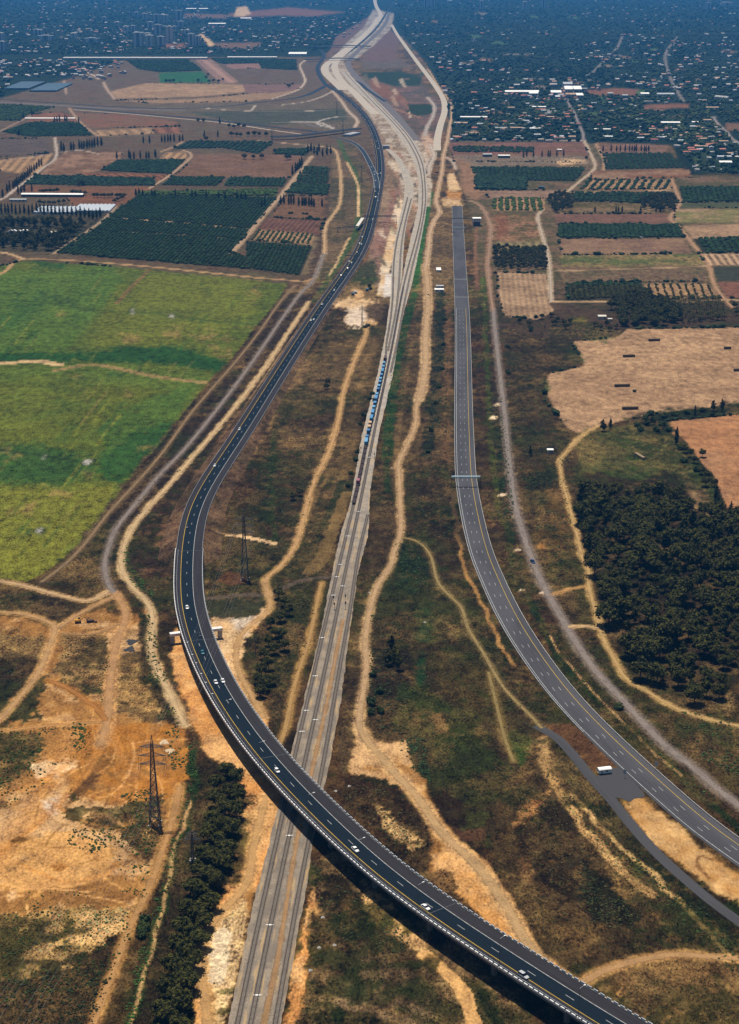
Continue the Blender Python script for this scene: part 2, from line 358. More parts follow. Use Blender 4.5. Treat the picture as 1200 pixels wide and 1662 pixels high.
# orchards' floors (the trees are built further down)
ORCHARDS = [  # outline, row from, row to, row gap, tree gap, crown, tint
 ([(205, 330), (222, 318), (450, 320), (436, 340), (405, 376), (374, 410), (400, 416), (400, 436), (92, 411), (150, 372), (178, 350)], (92, 411), (205, 332), 5.6, 5.0, 3.0, 0),
 ([(400, 392), (508, 400), (487, 447), (400, 436)], (430, 440), (455, 394), 5.6, 5.0, 3.0, 0),
 ([(420, 373), (510, 380), (507, 397), (407, 390)], (407, 390), (420, 373), 7, 6.0, 2.4, 1),
 ([(163, 277), (190, 260), (300, 259), (277, 282)], (163, 277), (190, 260), 7, 6, 3.4, 0),
 ([(40, 299), (57, 285), (250, 289), (252, 301), (175, 302)], (40, 299), (250, 301), 7, 6, 3.2, 2),
 ([(262, 300), (280, 287), (363, 288), (353, 302)], (262, 300), (280, 287), 7, 6, 3.2, 0),
 ([(363, 302), (373, 288), (468, 290), (460, 303)], (363, 302), (373, 288), 7, 6, 3.2, 0),
 ([(2, 214), (45, 199), (130, 200), (151, 220), (47, 222)], (2, 214), (45, 199), 9, 8, 4.0, 0),
 ([(-60, 167), (88, 174), (45, 186), (32, 196), (-60, 196)], (0, 180), (88, 176), 12, 9, 4.5, 1),
 ([(343, 95), (480, 97), (482, 114), (425, 111), (422, 103), (360, 104)], (343, 95), (480, 97), 14, 11, 5.5, 2),
 ([(205, 98), (305, 97), (328, 115), (258, 117), (225, 112)], (205, 98), (305, 97), 16, 11, 5.5, 0),
 ([(302, 229), (445, 231), (420, 250), (360, 240), (280, 242)], (302, 229), (280, 242), 11, 9, 4.2, 2),
 ([(447, 242), (503, 242), (497, 253), (443, 250)], (447, 242), (503, 242), 10, 8, 4.4, 0),
 ([(490, 270), (537, 272), (533, 285), (487, 282)], (487, 282), (490, 270), 9, 7, 3.6, 0),
 ([(485, 285), (537, 285), (533, 298), (483, 296)], (483, 296), (485, 285), 9, 7, 3.6, 0),
 ([(478, 297), (535, 300), (532, 317), (463, 313)], (478, 297), (535, 300), 8, 6, 3.6, 0),
 ([(222, 312), (330, 310), (448, 308), (450, 318), (222, 318)], (222, 312), (448, 309), 9, 8, 4.6, 3),
 ([(765, 272), (951, 272), (934, 294), (775, 293)], (780, 293), (780, 272), 8, 7, 3.6, 0),
 ([(772, 284), (855, 288), (855, 308), (772, 307)], (780, 308), (855, 308), 8, 8, 5.2, 2),
 ([(978, 249), (1088, 249), (1116, 273), (985, 275)], (985, 275), (978, 249), 9, 7, 3.4, 0),
 ([(958, 292), (1088, 292), (1091, 307), (943, 308)], (943, 308), (958, 292), 13, 7, 3.4, 0),
 ([(930, 312), (1091, 312), (1088, 329), (927, 326)], (927, 326), (1091, 329), 9, 8, 3.6, 0),
 ([(1102, 303), (1290, 303), (1290, 326), (1107, 327)], (1107, 327), (1102, 303), 8, 7, 3.8, 0),
 ([(906, 364), (1105, 365), (1109, 385), (906, 386)], (906, 386), (906, 364), 6.5, 5.5, 3.6, 0),
 ([(1125, 387), (1290, 385), (1290, 409), (1140, 410)], (1125, 387), (1140, 410), 9, 6.5, 3.8, 0),
 ([(920, 461), (1042, 460), (1045, 480), (923, 488)], (923, 488), (920, 461), 6.0, 5.0, 3.2, 0),
 ([(1044, 461), (1147, 460), (1170, 484), (1050, 486)], (1050, 486), (1044, 461), 8.5, 6.0, 2.2, 2),
 ([(801, 322), (885, 322), (885, 342), (801, 342)], (801, 342), (801, 322), 10, 8, 3.6, 3),
 ([(780, 238), (866, 239), (866, 248), (780, 247)], (780, 238), (866, 239), 10, 8, 4.0, 0),
 ([(735, 238), (780, 238), (780, 247), (738, 247)], (735, 238), (780, 239), 10, 8, 4.0, 0)]
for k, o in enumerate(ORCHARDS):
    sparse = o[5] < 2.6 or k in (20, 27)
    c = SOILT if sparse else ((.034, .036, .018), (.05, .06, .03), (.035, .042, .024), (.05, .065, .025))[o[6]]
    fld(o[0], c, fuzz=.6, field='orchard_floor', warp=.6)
line([(175, 353), (240, 358), (300, 362), (400, 372)], 5, (.30, .20, .12), warp=.5)
line([(185, 375), (287, 381), (380, 388)], 4, (.24, .16, .10), warp=.5, a=.8)
# right middle plain
fld([(727, 231), (947, 231), (955, 250), (950, 264), (737, 262)], SOIL, col2=(.16, .075, .06), fuzz=.5)
poly([(730, 252), (945, 253), (960, 266), (765, 271), (740, 266)], (.15, .11, .075), fuzz=.9)
poly([(905, 262), (940, 260), (952, 264), (915, 267)], PALE, fuzz=.3, grain=4)
fld([(967, 231), (1085, 235), (1080, 249), (976, 249)], (.165, .095, .07), col2=SOIL)
fld([(960, 278), (1120, 275), (1123, 288), (960, 292)], (.20, .125, .075), col2=SOILR)
fld([(780, 309), (920, 309), (905, 322), (795, 322)], (.19, .12, .08), (780, 315), (920, 315), 16, .2)
fld([(927, 327), (1088, 330), (1085, 346), (905, 347)], (.15, .10, .055), col2=OLIVE, fuzz=.8)
fld([(899, 347), (1085, 347), (1088, 363), (905, 364)], (.14, .075, .05), (899, 355), (1088, 356), 8, .25)
fld([(906, 387), (1108, 388), (1125, 412), (912, 413)], (.185, .115, .07), (906, 400), (1108, 400), 7, .3, col2=(.15, .09, .06))
fld([(912, 414), (1135, 412), (1145, 430), (910, 434)], (.17, .125, .055), col2=(.085, .095, .032), fuzz=.9)
fld([(908, 440), (1143, 436), (1150, 457), (918, 460)], (.10, .08, .04), (908, 450), (1143, 448), 9, .3, col2=(.13, .085, .05), fuzz=.8)
fld([(1100, 329), (1290, 327), (1290, 337), (1100, 338)], (.07, .075, .035))
fld([(1095, 340), (1290, 337), (1290, 359), (1095, 362)], (.22, .15, .085), (1095, 350), (1290, 350), 14, .35, col2=(.14, .125, .05))
fld([(1108, 366), (1290, 362), (1290, 384), (1125, 387)], (.235, .15, .09))
fld([(1140, 411), (1290, 411), (1290, 430), (1152, 431)], (.25, .165, .10), (1125, 387), (1140, 410), 9, .8)
fld([(1157, 433), (1290, 433), (1290, 455), (1165, 456)], (.05, .05, .03), (1157, 440), (1290, 440), 9, .5)
fld([(1165, 458), (1290, 458), (1290, 484), (1180, 483)], (.16, .075, .05))
fld([(807, 442), (885, 444), (892, 470), (889, 490), (900, 505), (872, 519), (845, 517), (818, 512), (808, 470)], (.25, .165, .10), (830, 445), (838, 515), 6, .28, col2=(.20, .13, .08))
poly([(797, 344), (872, 348), (882, 385), (884, 401), (803, 402)], (.19, .105, .06), col2=(.10, .075, .03), fuzz=.8)
poly([(805, 352), (822, 350), (824, 380), (808, 386)], SOILR, grain=4, fuzz=.5)
fld([(805, 392), (880, 391), (884, 403), (803, 404)], (.16, .125, .065), (805, 392), (803, 404), 12, .6)
fld([(927, 555), (1004, 546.5), (1018, 534), (1290, 530), (1290, 648), (1200, 655), (1081, 669), (1025, 679.5), (965.5, 693.5), (937.5, 704), (916.5, 690), (885, 651.5), (883, 627), (892, 606), (948, 594), (944.5, 581.5)],
    (.28, .175, .10), (890, 640), (1200, 610), 4.2, .22, col2=(.235, .145, .085), fuzz=.5, warp=2.0)
fld([(1081, 683), (1300, 664), (1300, 900), (1200, 860), (1175, 812), (1160, 774), (1130, 739), (1109, 711), (1091, 704)],
    (.27, .135, .068), (1100, 720), (1200, 712), 4.2, .15, col2=(.24, .13, .07), fuzz=.35, warp=2.0)
poly([(934, 707.5), (969, 697), (1018, 686.5), (1060, 690), (1081, 690), (1095, 712), (1130, 745), (1160, 790), (1165, 840), (1100, 790), (1025, 781), (976, 772), (930, 778), (915, 750)],
    (.165, .145, .05), col2=(.085, .115, .03), fuzz=.9, grain=3)
poly([(1000, 715), (1050, 722), (1065, 760), (1020, 770), (980, 745)], (.13, .12, .045), col2=LGREEN, fuzz=.9, grain=10, a=.6)
poly([(1018, 680), (1060, 670), (1110, 664), (1260, 650), (1260, 664), (1085, 681), (1105, 712), (1095, 700), (1060, 705)], (.035, .04, .016), fuzz=1, grain=4)
poly([(1110, 770), (1150, 800), (1175, 850), (1185, 880), (1150, 860), (1125, 830), (1112, 800)], (.22, .14, .075), fuzz=.8, grain=6)
poly([(900, 528), (945, 525), (1005, 540), (930, 552), (945, 590), (900, 605), (880, 560)], (.10, .07, .032), col2=(.06, .055, .02), fuzz=1, grain=5)
for q in ([(925, 570), (940, 572), (947, 588), (932, 590)], [(872, 630), (886, 635), (884, 650), (866, 648)], [(955, 540), (1000, 543), (985, 553), (945, 550)]): poly(q, GREEN, grain=4, fuzz=.9)
poly([(930, 515), (955, 518), (950, 525), (928, 522)], (.18, .16, .03), grain=3, fuzz=.7)
# left green crop field
fld([(-260, 480), (-60, 452), (0, 432), (40, 423), (105, 427), (210, 435), (315, 446), (420, 456), (466, 461), (452, 487), (415, 530), (378, 580), (345, 612), (300, 668), (258, 722), (215, 772), (185, 812), (150, 859), (118, 893), (80, 924), (45, 944), (0, 938), (-260, 910)],
    (.098, .110, .020), None, None, 3.6, .0, col2=(.080, .102, .020), fuzz=.8, warp=1.5)
def crop(pts, col, a=.7, grain=7, soft=7, warp=6, col2=None): poly(pts, col, soft, warp, grain, a, fuzz=.8, fur=None, col2=col2, nz=N_A)
crop([(-250, 450), (180, 430), (200, 455), (110, 570), (-250, 620)], (.07, .12, .024), .75)
crop([(240, 440), (440, 455), (400, 520), (300, 560), (150, 560), (190, 490)], (.13, .135, .026), .5)
crop([(-250, 572), (50, 572), (150, 572), (210, 560), (290, 562), (350, 580), (372, 590), (350, 605), (290, 592), (200, 588), (100, 588), (-250, 592)], (.022, .07, .016), .95, 4, 3)
crop([(-250, 594), (150, 592), (300, 598), (340, 612), (300, 640), (200, 625), (100, 610), (-250, 640)], (.085, .125, .024), .6)
crop([(-250, 720), (60, 720), (140, 740), (160, 760), (110, 790), (-250, 790)], (.030, .082, .020), .75, 12, 9)
crop([(165, 740), (215, 700), (290, 680), (262, 718), (215, 770), (190, 790), (160, 770)], (.030, .080, .018), .9, 8, 5)
crop([(160, 690), (260, 640), (330, 615), (290, 680), (220, 700), (170, 740)], (.06, .11, .022), .7)
crop([(-250, 790), (110, 790), (190, 785), (150, 858), (80, 922), (45, 944), (-250, 930)], (.16, .15, .028), .65, 12, 8)
crop([(0, 640), (80, 640), (40, 700), (-250, 720)], (.12, .135, .026), .5)
crop([(20, 500), (80, 470), (70, 500), (-20, 560), (-200, 580)], (.045, .095, .022), .7, 9)
crop([(60, 470), (125, 488), (120, 497), (70, 480)], (.04, .075, .02), .7, 6, 3)
crop([(60, 424), (110, 427), (100, 436), (60, 434)], (.028, .07, .016), .9, 5, 3)
for q in ([(315, 545), (345, 538), (350, 548), (320, 556)], [(200, 545), (225, 548), (222, 556), (198, 552)], [(400, 475), (420, 466), (420, 480), (405, 484)], [(265, 540), (295, 530), (290, 552)], [(80, 795), (120, 798), (110, 806), (82, 802)], [(335, 560), (372, 566), (378, 580), (350, 575)], [(20, 835), (60, 812), (50, 838)]):
    crop(q, (.19, .13, .05), .75, 9, 3)
_rf = np.random.default_rng(8)
for _i in range(210):
    x0, y0 = _rf.uniform(-60, 440), _rf.uniform(440, 900); ln = _rf.uniform(15, 70); dx, dy = -.62*ln, .78*ln
    if sdf(np.array([[x0+dx, x0]]), np.array([[y0+dy, y0]]), [(-260, 480), (0, 436), (105, 430), (460, 462), (415, 525), (340, 606), (260, 712), (185, 805), (118, 885), (45, 938), (-260, 905)]).min() < 3: continue
    line([(x0, y0), (x0+dx*.5+_rf.normal(0, .6), y0+dy*.5), (x0+dx, y0+dy)], _rf.uniform(.8, 3.2), ((.03, .075, .018), (.16, .155, .03), (.05, .10, .02), (.17, .13, .045))[_rf.choice(4, p=[.42, .26, .22, .10])], soft=1.0, a=_rf.uniform(.2, .6), warp=1.2, fuzz=None)
for _i in range(26):
    x0, y0 = _rf.uniform(0, 420), _rf.uniform(470, 870)
    crop([(x0-9, y0), (x0, y0-4), (x0+10, y0-1), (x0+2, y0+5)], ((.03, .07, .017), (.17, .125, .045))[_i % 2], .6, 9, 3)
line([(245, 436), (215, 465), (190, 492)], 5, (.16, .095, .045), a=.8, fuzz=.6)
line([(-60, 492), (0, 487), (60, 490), (150, 503), (250, 509), (340, 521), (430, 527)], 9, (.045, .075, .017), a=.6)
line([(90, 601), (150, 592), (200, 600), (260, 612), (340, 622)], 9, (.24, .15, .075), a=.75)
line([(-60, 592), (0, 590), (30, 588), (60, 586), (95, 592)], 12, PALE, a=.8)
line([(0, 730), (60, 738), (120, 748)], 6, (.03, .05, .015), a=.8)
for c in ((64, 860, 12, 7), (143, 750, 10, 4), (71, 742, 6, 4), (280, 514, 5, 3), (215, 508, 5, 3)):
    x, y, a_, b_ = c; poly([(x-a_, y), (x, y-b_), (x+a_, y-1), (x, y+b_)], (.018, .04, .012), grain=5, fuzz=1)
    poly([(x-a_*.5, y), (x, y-b_*.5), (x+a_*.5, y-1), (x, y+b_*.5)], (.33, .30, .27), grain=4, fuzz=.8)
# verge between crop and highway
poly([(500, 455), (545, 250), (610, 240), (605, 330), (575, 420), (520, 490), (430, 610), (330, 760), (300, 840), (285, 900), (290, 1010), (205, 960), (170, 930), (110, 905), (190, 800), (300, 668), (400, 560)], (.070, .045, .026), col2=(.10, .062, .034), fuzz=1, grain=3, warp=4)
poly([(540, 245), (575, 232), (605, 300), (600, 350), (570, 415), (500, 470), (530, 400)], (.13, .085, .045), col2=(.075, .06, .028), fuzz=.8, warp=3)
poly([(300, 790), (280, 870), (275, 960), (245, 970), (225, 930), (215, 885), (260, 815)], (.23, .12, .065), col2=(.085, .05, .03), fuzz=.9, grain=5, warp=4)
poly([(330, 745), (400, 650), (425, 612), (418, 640), (345, 755), (300, 820)], (.20, .115, .062), fuzz=.8, grain=4)
poly([(115, 905), (170, 870), (172, 925), (175, 960), (110, 955), (70, 945)], (.16, .10, .045), col2=(.06, .042, .02), fuzz=1, grain=4)
poly([(-300, 950), (50, 958), (145, 982), (120, 1000), (80, 1005), (40, 990), (-300, 985)], (.065, .045, .024), fuzz=1, grain=4)
# bottom-left: bare sand with scrub
SL = [(-700, 990), (40, 1000), (90, 1022), (120, 1002), (170, 985), (200, 1000), (245, 985), (255, 1060), (290, 1150), (310, 1260), (290, 1300), (200, 1520), (150, 1670), (140, 1990), (-700, 1990)]
poly(SL, SAND, col2=SANDP, fuzz=.45, warp=5, grain=3)
poly([(-300, 1010), (70, 1030), (80, 1060), (40, 1120), (0, 1160), (-300, 1200)], (.24, .145, .062), col2=(.10, .066, .032), fuzz=1, grain=12, warp=6)
poly([(0, 1070), (50, 1060), (70, 1075), (30, 1130), (-100, 1190)], (.06, .04, .022), fuzz=1, grain=10, warp=6, a=.9)
poly([(100, 1035), (175, 1025), (178, 1070), (165, 1120), (130, 1130), (85, 1090)], (.27, .16, .07), col2=(.10, .07, .03), fuzz=1, grain=10, warp=5)
poly([(20, 1105), (75, 1100), (60, 1165), (0, 1180)], (.12, .09, .04), fuzz=1, grain=14, warp=6, a=.8)
poly([(185, 1060), (250, 1050), (270, 1120), (285, 1160), (250, 1180), (210, 1165), (182, 1150)], (.33, .19, .075), col2=(.15, .095, .042), fuzz=.9, grain=9, warp=5)
poly([(225, 990), (245, 1000), (250, 1060), (270, 1120), (290, 1160), (300, 1200), (312, 1300), (295, 1280), (280, 1180), (240, 1110), (225, 1060)], (.055, .045, .02), col2=(.10, .07, .032), fuzz=1, grain=5, warp=3)
poly([(150, 1170), (300, 1180), (310, 1260), (270, 1300), (200, 1310), (130, 1290), (100, 1240)], ORANGE, col2=SAND, fuzz=.3, grain=8, warp=6)
poly([(-50, 1190), (60, 1185), (75, 1200), (40, 1260), (-50, 1300)], (.26, .15, .06), col2=(.11, .085, .032), fuzz=1, grain=14, warp=6)
poly([(55, 1240), (100, 1232), (135, 1235), (100, 1256), (60, 1262)], (.58, .42, .24), fuzz=.4, grain=8, warp=4)
poly([(120, 1270), (160, 1255), (150, 1280), (110, 1310)], (.18, .09, .04), fuzz=.7, grain=8, a=.75)
poly([(100, 1310), (190, 1315), (200, 1350), (150, 1350), (110, 1330)], (.20, .11, .05), fuzz=.8, grain=9, a=.8)
poly([(190, 1310), (265, 1290), (270, 1360), (240, 1400), (215, 1370), (190, 1350)], (.24, .14, .06), col2=(.10, .065, .03), fuzz=1, grain=9, warp=5)
poly([(0, 1370), (110, 1350), (190, 1380), (170, 1430), (60, 1450), (-100, 1440)], (.42, .22, .075), fuzz=.4, grain=10)
poly([(-200, 1500), (40, 1480), (120, 1470), (210, 1480), (215, 1520), (160, 1600), (60, 1590), (-200, 1620)], (.40, .235, .095), col2=(.24, .15, .06), fuzz=.8, grain=10, warp=6)
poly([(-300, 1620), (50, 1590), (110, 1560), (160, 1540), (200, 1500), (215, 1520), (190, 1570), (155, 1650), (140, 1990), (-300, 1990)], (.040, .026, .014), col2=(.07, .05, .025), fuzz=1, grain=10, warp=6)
line([(115, 1195), (40, 1340), (-40, 1420)], 14, (.40, .19, .062), a=.6, warp=5, soft=6)
poly([(70, 1300), (100, 1295), (92, 1320), (78, 1322)], (.55, .45, .34), grain=6, fuzz=.4, a=.7)
_r = np.random.default_rng(4)
for _i in range(70):
    x0, y0 = _r.uniform(-30, 270), _r.uniform(1190, 1480); a0 = _r.uniform(0, 6.28); cv_ = _r.normal(0, .10); q = [(x0, y0)]
    for _j in range(7): a0 += cv_; q.append((q[-1][0]+math.cos(a0)*15, q[-1][1]+math.sin(a0)*9))
    line(q, _r.uniform(.5, 1.2), (.20, .10, .035) if _r.random() < .6 else (.55, .31, .12), soft=.4, a=_r.uniform(.2, .5), warp=.8, fuzz=None)
for q, w_ in (([(178, 1180), (150, 1240), (90, 1310), (20, 1370), (-40, 1410)], 7), ([(180, 1175), (200, 1230), (240, 1262), (285, 1272)], 5), ([(172, 1180), (130, 1225), (70, 1265), (0, 1290)], 5), ([(190, 1400), (170, 1420), (100, 1430), (30, 1400)], 4), ([(80, 1300), (130, 1330), (190, 1345), (220, 1330)], 4)):
    for o in (-2.2, 0, 2.2): line([(x+o*1.5, y+o*.5) for x, y in q], w_*.28, (.43, .19, .055) if o else (.30, .14, .045), soft=1.2, a=.5, warp=1.5, fuzz=None)
for _i in range(26):
    x0, y0 = _r.uniform(-30, 280), _r.uniform(1010, 1500); q = _r.uniform(8, 26); poly([(x0-q, y0+_r.uniform(-3, 3)), (x0, y0-q*.5), (x0+q, y0), (x0, y0+q*.45)], ((.17, .085, .03), (.48, .30, .14), (.30, .12, .032), (.20, .115, .05))[_i % 4], grain=9, fuzz=.6, a=_r.uniform(.35, .7), warp=6)
# under and beside the viaduct
poly([(290, 1010), (300, 1030), (330, 1100), (380, 1180), (440, 1250), (480, 1290), (420, 1440), (360, 1500), (330, 1560), (340, 1680), (360, 1990), (300, 1990), (330, 1420), (385, 1290), (340, 1230), (300, 1150), (275, 1060)], (.40, .185, .06), col2=(.46, .25, .095), fuzz=.35, grain=4, warp=4)
poly([(390, 1290), (425, 1290), (430, 1330), (405, 1430), (370, 1450), (385, 1380), (375, 1340)], (.30, .145, .062), col2=(.36, .19, .08), fuzz=.9, grain=5)
poly([(335, 985), (410, 980), (440, 990), (400, 1040), (385, 1080), (400, 1130), (430, 1170), (450, 1210), (430, 1220), (390, 1160), (350, 1080)], (.46, .235, .085), col2=PALE, fuzz=.4, grain=6, warp=4)
poly([(375, 985), (415, 985), (425, 1000), (395, 1035), (380, 1020)], (.42, .33, .24), fuzz=.4, grain=6)
poly([(335, 1500), (365, 1470), (405, 1440), (402, 1500), (380, 1600), (365, 1662), (350, 1990), (330, 1990), (345, 1620), (325, 1580)], (.44, .29, .14), col2=(.22, .14, .06), fuzz=.9, grain=7, warp=4)
poly([(345, 1515), (362, 1502), (375, 1515), (368, 1580), (355, 1605), (343, 1580)], (.60, .47, .29), fuzz=.5, grain=5)
poly([(395, 1460), (410, 1430), (413, 1460), (400, 1490)], SAND, fuzz=.3, grain=4)
# tree row strip, ditch
poly([(310, 1250), (340, 1230), (390, 1260), (395, 1330), (370, 1430), (340, 1500), (300, 1600), (270, 1990), (180, 1990), (215, 1600), (265, 1420), (300, 1320)], (.065, .045, .022), col2=(.09, .06, .03), fuzz=1, grain=4, warp=3)
line([(315, 1215), (312, 1290), (300, 1340), (285, 1400), (265, 1470), (250, 1520), (232, 1590), (212, 1640), (200, 1690)], 3.6, (.040, .085, .020), warp=4, a=.9, fuzz=1)
line([(308, 1300), (290, 1360), (272, 1440), (255, 1510), (240, 1570), (215, 1640), (205, 1690)], 1.8, SANDP, warp=2, a=.8)
# strip between highway and railway
poly([(590, 430), (620, 430), (640, 470), (625, 540), (600, 600), (575, 720), (560, 820), (530, 960), (500, 960), (430, 950), (340, 985), (330, 900), (335, 830), (380, 750), (440, 665), (500, 575), (545, 500)], (.085, .052, .027), col2=(.15, .095, .045), fuzz=1, warp=4, nz=N_E)
poly([(455, 600), (520, 530), (545, 500), (535, 560), (490, 640), (455, 700), (440, 790), (435, 850), (420, 850), (415, 760), (425, 680)], (.045, .048, .02), col2=(.07, .06, .024), fuzz=1, warp=4, grain=6)
poly([(345, 830), (420, 730), (470, 640), (530, 520), (500, 600), (420, 760), (395, 860), (340, 880), (335, 850)], (.115, .062, .034), col2=(.055, .036, .02), fuzz=1, warp=4, grain=5)
poly([(345, 815), (375, 790), (480, 600), (522, 545), (512, 585), (450, 680), (372, 800), (352, 850)], (.24, .14, .07), fuzz=.7, grain=6, a=.8)
poly([(545, 560), (585, 540), (610, 560), (595, 620), (580, 720), (560, 820), (545, 880), (500, 930), (480, 900), (520, 800), (560, 670), (585, 590)], (.20, .125, .055), col2=(.12, .08, .034), fuzz=.8, grain=5, warp=3)
line([(560, 800), (540, 860), (520, 910), (500, 930)], 9, TANG, a=.8, warp=3)
line([(555, 780), (535, 830), (515, 880)], 5, (.05, .07, .022), a=.8, warp=3, fuzz=1)
line([(500, 845), (515, 800), (545, 760)], 4, TANG, a=.7, warp=3)
line([(447, 690), (443, 760), (440, 830), (446, 880)], 4, (.055, .09, .022), a=.8, warp=4, fuzz=1)
poly([(560, 320), (590, 310), (612, 360), (580, 440), (545, 500), (560, 420)], (.10, .07, .035), fuzz=.8, a=.5)
poly([(525, 500), (545, 488), (585, 482), (615, 485), (617, 495), (590, 500), (612, 520), (610, 528), (575, 525), (560, 522), (566, 500)], PALE, fuzz=.4, grain=5)
poly([(566, 500), (590, 498), (597, 515), (585, 532), (565, 528), (563, 515)], (.48, .37, .27), fuzz=.4, grain=4)
poly([(572, 472), (586, 467), (592, 478), (582, 490), (575, 486)], SANDP, fuzz=.3, grain=3)
poly([(597, 492), (612, 490), (622, 500), (620, 520), (600, 518)], (.17, .11, .06), fuzz=.9, grain=4)
poly([(340, 1005), (420, 1000), (430, 960), (380, 965), (335, 975)], (.13, .10, .07), fuzz=.7, grain=4)
poly([(345, 945), (365, 925), (400, 935), (410, 948), (380, 955)], (.20, .095, .045), fuzz=.6, grain=4)
poly([(455, 950), (520, 935), (530, 960), (500, 1040), (470, 1150), (450, 1200), (435, 1150), (445, 1060)], (.12, .078, .036), col2=(.06, .044, .02), fuzz=1, grain=4, warp=4)
line([(335, 972), (400, 965), (440, 963), (490, 942), (535, 936)], 5, (.17, .125, .09), a=.9, warp=1)
line([(333, 868), (380, 869), (420, 876), (445, 882)], 5.5, PALE, a=.9, warp=.8)
# railway verge and the ground beyond it
poly([(650, 480), (700, 320), (735, 330), (737, 560), (735, 780), (760, 920), (830, 1070), (960, 1240), (900, 1190), (700, 1000), (590, 1200), (560, 1260), (545, 1230), (590, 950), (610, 800), (640, 620)], (.15, .095, .045), col2=(.10, .065, .032), fuzz=.9, warp=4)
line([(700, 312), (690, 360), (680, 420), (672, 480), (653, 545), (639, 622), (632, 692), (628, 745)], 9, (.042, .105, .024), warp=2.5, fuzz=.9)
line([(629, 730), (626, 760), (630, 800)], 5, (.05, .08, .022), warp=3, fuzz=.9)
line([(715, 470), (712, 560), (705, 620), (700, 690), (690, 740)], 9, (.032, .045, .018), warp=5, fuzz=1, a=.9)
line([(728, 480), (726, 600), (724, 700), (722, 780)], 7, (.20, .11, .055), warp=3, fuzz=.8, a=.8)
line([(668, 560), (655, 640), (648, 700), (640, 760)], 5, (.21, .13, .06), warp=3, fuzz=.8, a=.7)
MID = [(655, 775), (720, 745), (738, 780), (757, 900), (800, 985), (845, 1075), (900, 1150), (870, 1185), (830, 1300), (820, 1400), (700, 1310), (690, 1290), (640, 1215), (600, 1200), (597, 1100), (605, 1000), (640, 910), (655, 850)]
poly(MID, (.085, .055, .027), col2=(.085, .085, .026), fuzz=1, warp=5)
poly([(665, 790), (700, 760), (735, 790), (750, 880), (720, 870), (680, 850)], (.055, .034, .018), col2=(.09, .06, .03), fuzz=1, grain=8, warp=6)
poly([(650, 880), (680, 890), (700, 920), (690, 960), (660, 960), (640, 940)], (.035, .055, .02), fuzz=1, grain=8, warp=6)
poly([(672, 985), (700, 980), (707, 1010), (695, 1045), (680, 1040)], (.030, .115, .036), fuzz=.8, grain=6, warp=5)
poly([(676, 1050), (692, 1060), (688, 1120), (670, 1120)], (.036, .090, .030), fuzz=.9, grain=6, warp=5)
poly([(610, 995), (650, 985), (670, 1000), (670, 1100), (640, 1190), (600, 1180), (600, 1080)], (.050, .036, .018), col2=(.085, .055, .028), fuzz=1, grain=7, warp=5)
poly([(645, 1110), (680, 1110), (740, 1150), (780, 1170), (800, 1200), (760, 1230), (700, 1220), (640, 1180)], (.085, .095, .025), col2=(.055, .075, .02), fuzz=1, grain=7, warp=5)
poly([(700, 1060), (800, 1080), (840, 1150), (820, 1190), (760, 1150), (710, 1120)], (.135, .09, .034), col2=(.10, .075, .028), fuzz=1, grain=7, warp=5)
poly([(800, 1110), (850, 1100), (890, 1150), (870, 1180), (830, 1150)], (.055, .034, .019), fuzz=1, grain=5, warp=4)
poly([(825, 1190), (860, 1195), (880, 1210), (870, 1250), (845, 1260), (825, 1230)], (.075, .135, .024), col2=(.05, .09, .02), fuzz=1, grain=6, warp=4)
poly([(690, 1240), (780, 1200), (830, 1250), (810, 1300), (740, 1320), (700, 1290)], (.075, .078, .024), col2=(.125, .095, .036), fuzz=1, grain=6, warp=5)
poly([(655, 1180), (690, 1200), (700, 1260), (690, 1270), (665, 1240)], (.035, .042, .018), fuzz=1, grain=7, warp=5)
poly([(690, 1270), (750, 1300), (760, 1340), (730, 1340), (700, 1310)], (.06, .035, .019), fuzz=1, grain=6, warp=4)
line([(742, 865), (757, 930), (785, 985), (810, 1040), (835, 1080)], 2.6, (.30, .165, .065), warp=2, fuzz=.4)
line([(735, 800), (740, 845), (750, 890)], 3, (.17, .11, .055), warp=3, a=.8)
# sand below the junction of tracks, between the roads
poly([(580, 1190), (610, 1205), (660, 1205), (665, 1225), (690, 1265), (700, 1300), (745, 1370), (790, 1400), (845, 1490), (885, 1560), (930, 1600), (860, 1560), (745, 1440), (700, 1420), (690, 1370), (640, 1290), (610, 1260), (570, 1260), (570, 1220)], SANDP, col2=SAND, fuzz=.4, grain=5, warp=4)
poly([(700, 1400), (740, 1360), (790, 1400), (850, 1490), (880, 1545), (830, 1540), (740, 1450)], (.42, .205, .065), col2=(.47, .26, .10), fuzz=.35, grain=5, warp=4)
poly([(565, 1255), (600, 1265), (640, 1270), (690, 1320), (700, 1370), (690, 1400), (640, 1380), (560, 1300), (545, 1280)], (.085, .047, .023), col2=(.05, .03, .016), fuzz=1, grain=7, warp=5)
poly([(612, 1310), (640, 1330), (670, 1355), (690, 1370), (665, 1375), (625, 1345)], (.36, .22, .095), fuzz=.9, grain=10)
poly([(690, 1425), (735, 1410), (745, 1440), (720, 1460)], (.16, .08, .036), fuzz=.9, grain=8, a=.85)
poly([(740, 1345), (790, 1345), (790, 1370), (745, 1365)], (.17, .082, .045), fuzz=.7, grain=6, a=.85)
LOW = [(790, 1340), (830, 1260), (870, 1200), (900, 1250), (960, 1310), (1020, 1400), (1120, 1480), (1260, 1600), (1260, 1560), (1150, 1545), (1000, 1560), (920, 1585), (880, 1540), (845, 1480), (800, 1400)]
poly(LOW, (.15, .092, .040), col2=(.085, .055, .026), fuzz=1, grain=4, warp=5)
poly([(830, 1290), (880, 1240), (930, 1330), (960, 1420), (950, 1470), (900, 1480), (860, 1420), (835, 1350)], (.060, .038, .020), col2=(.10, .06, .03), fuzz=1, grain=7, warp=5)
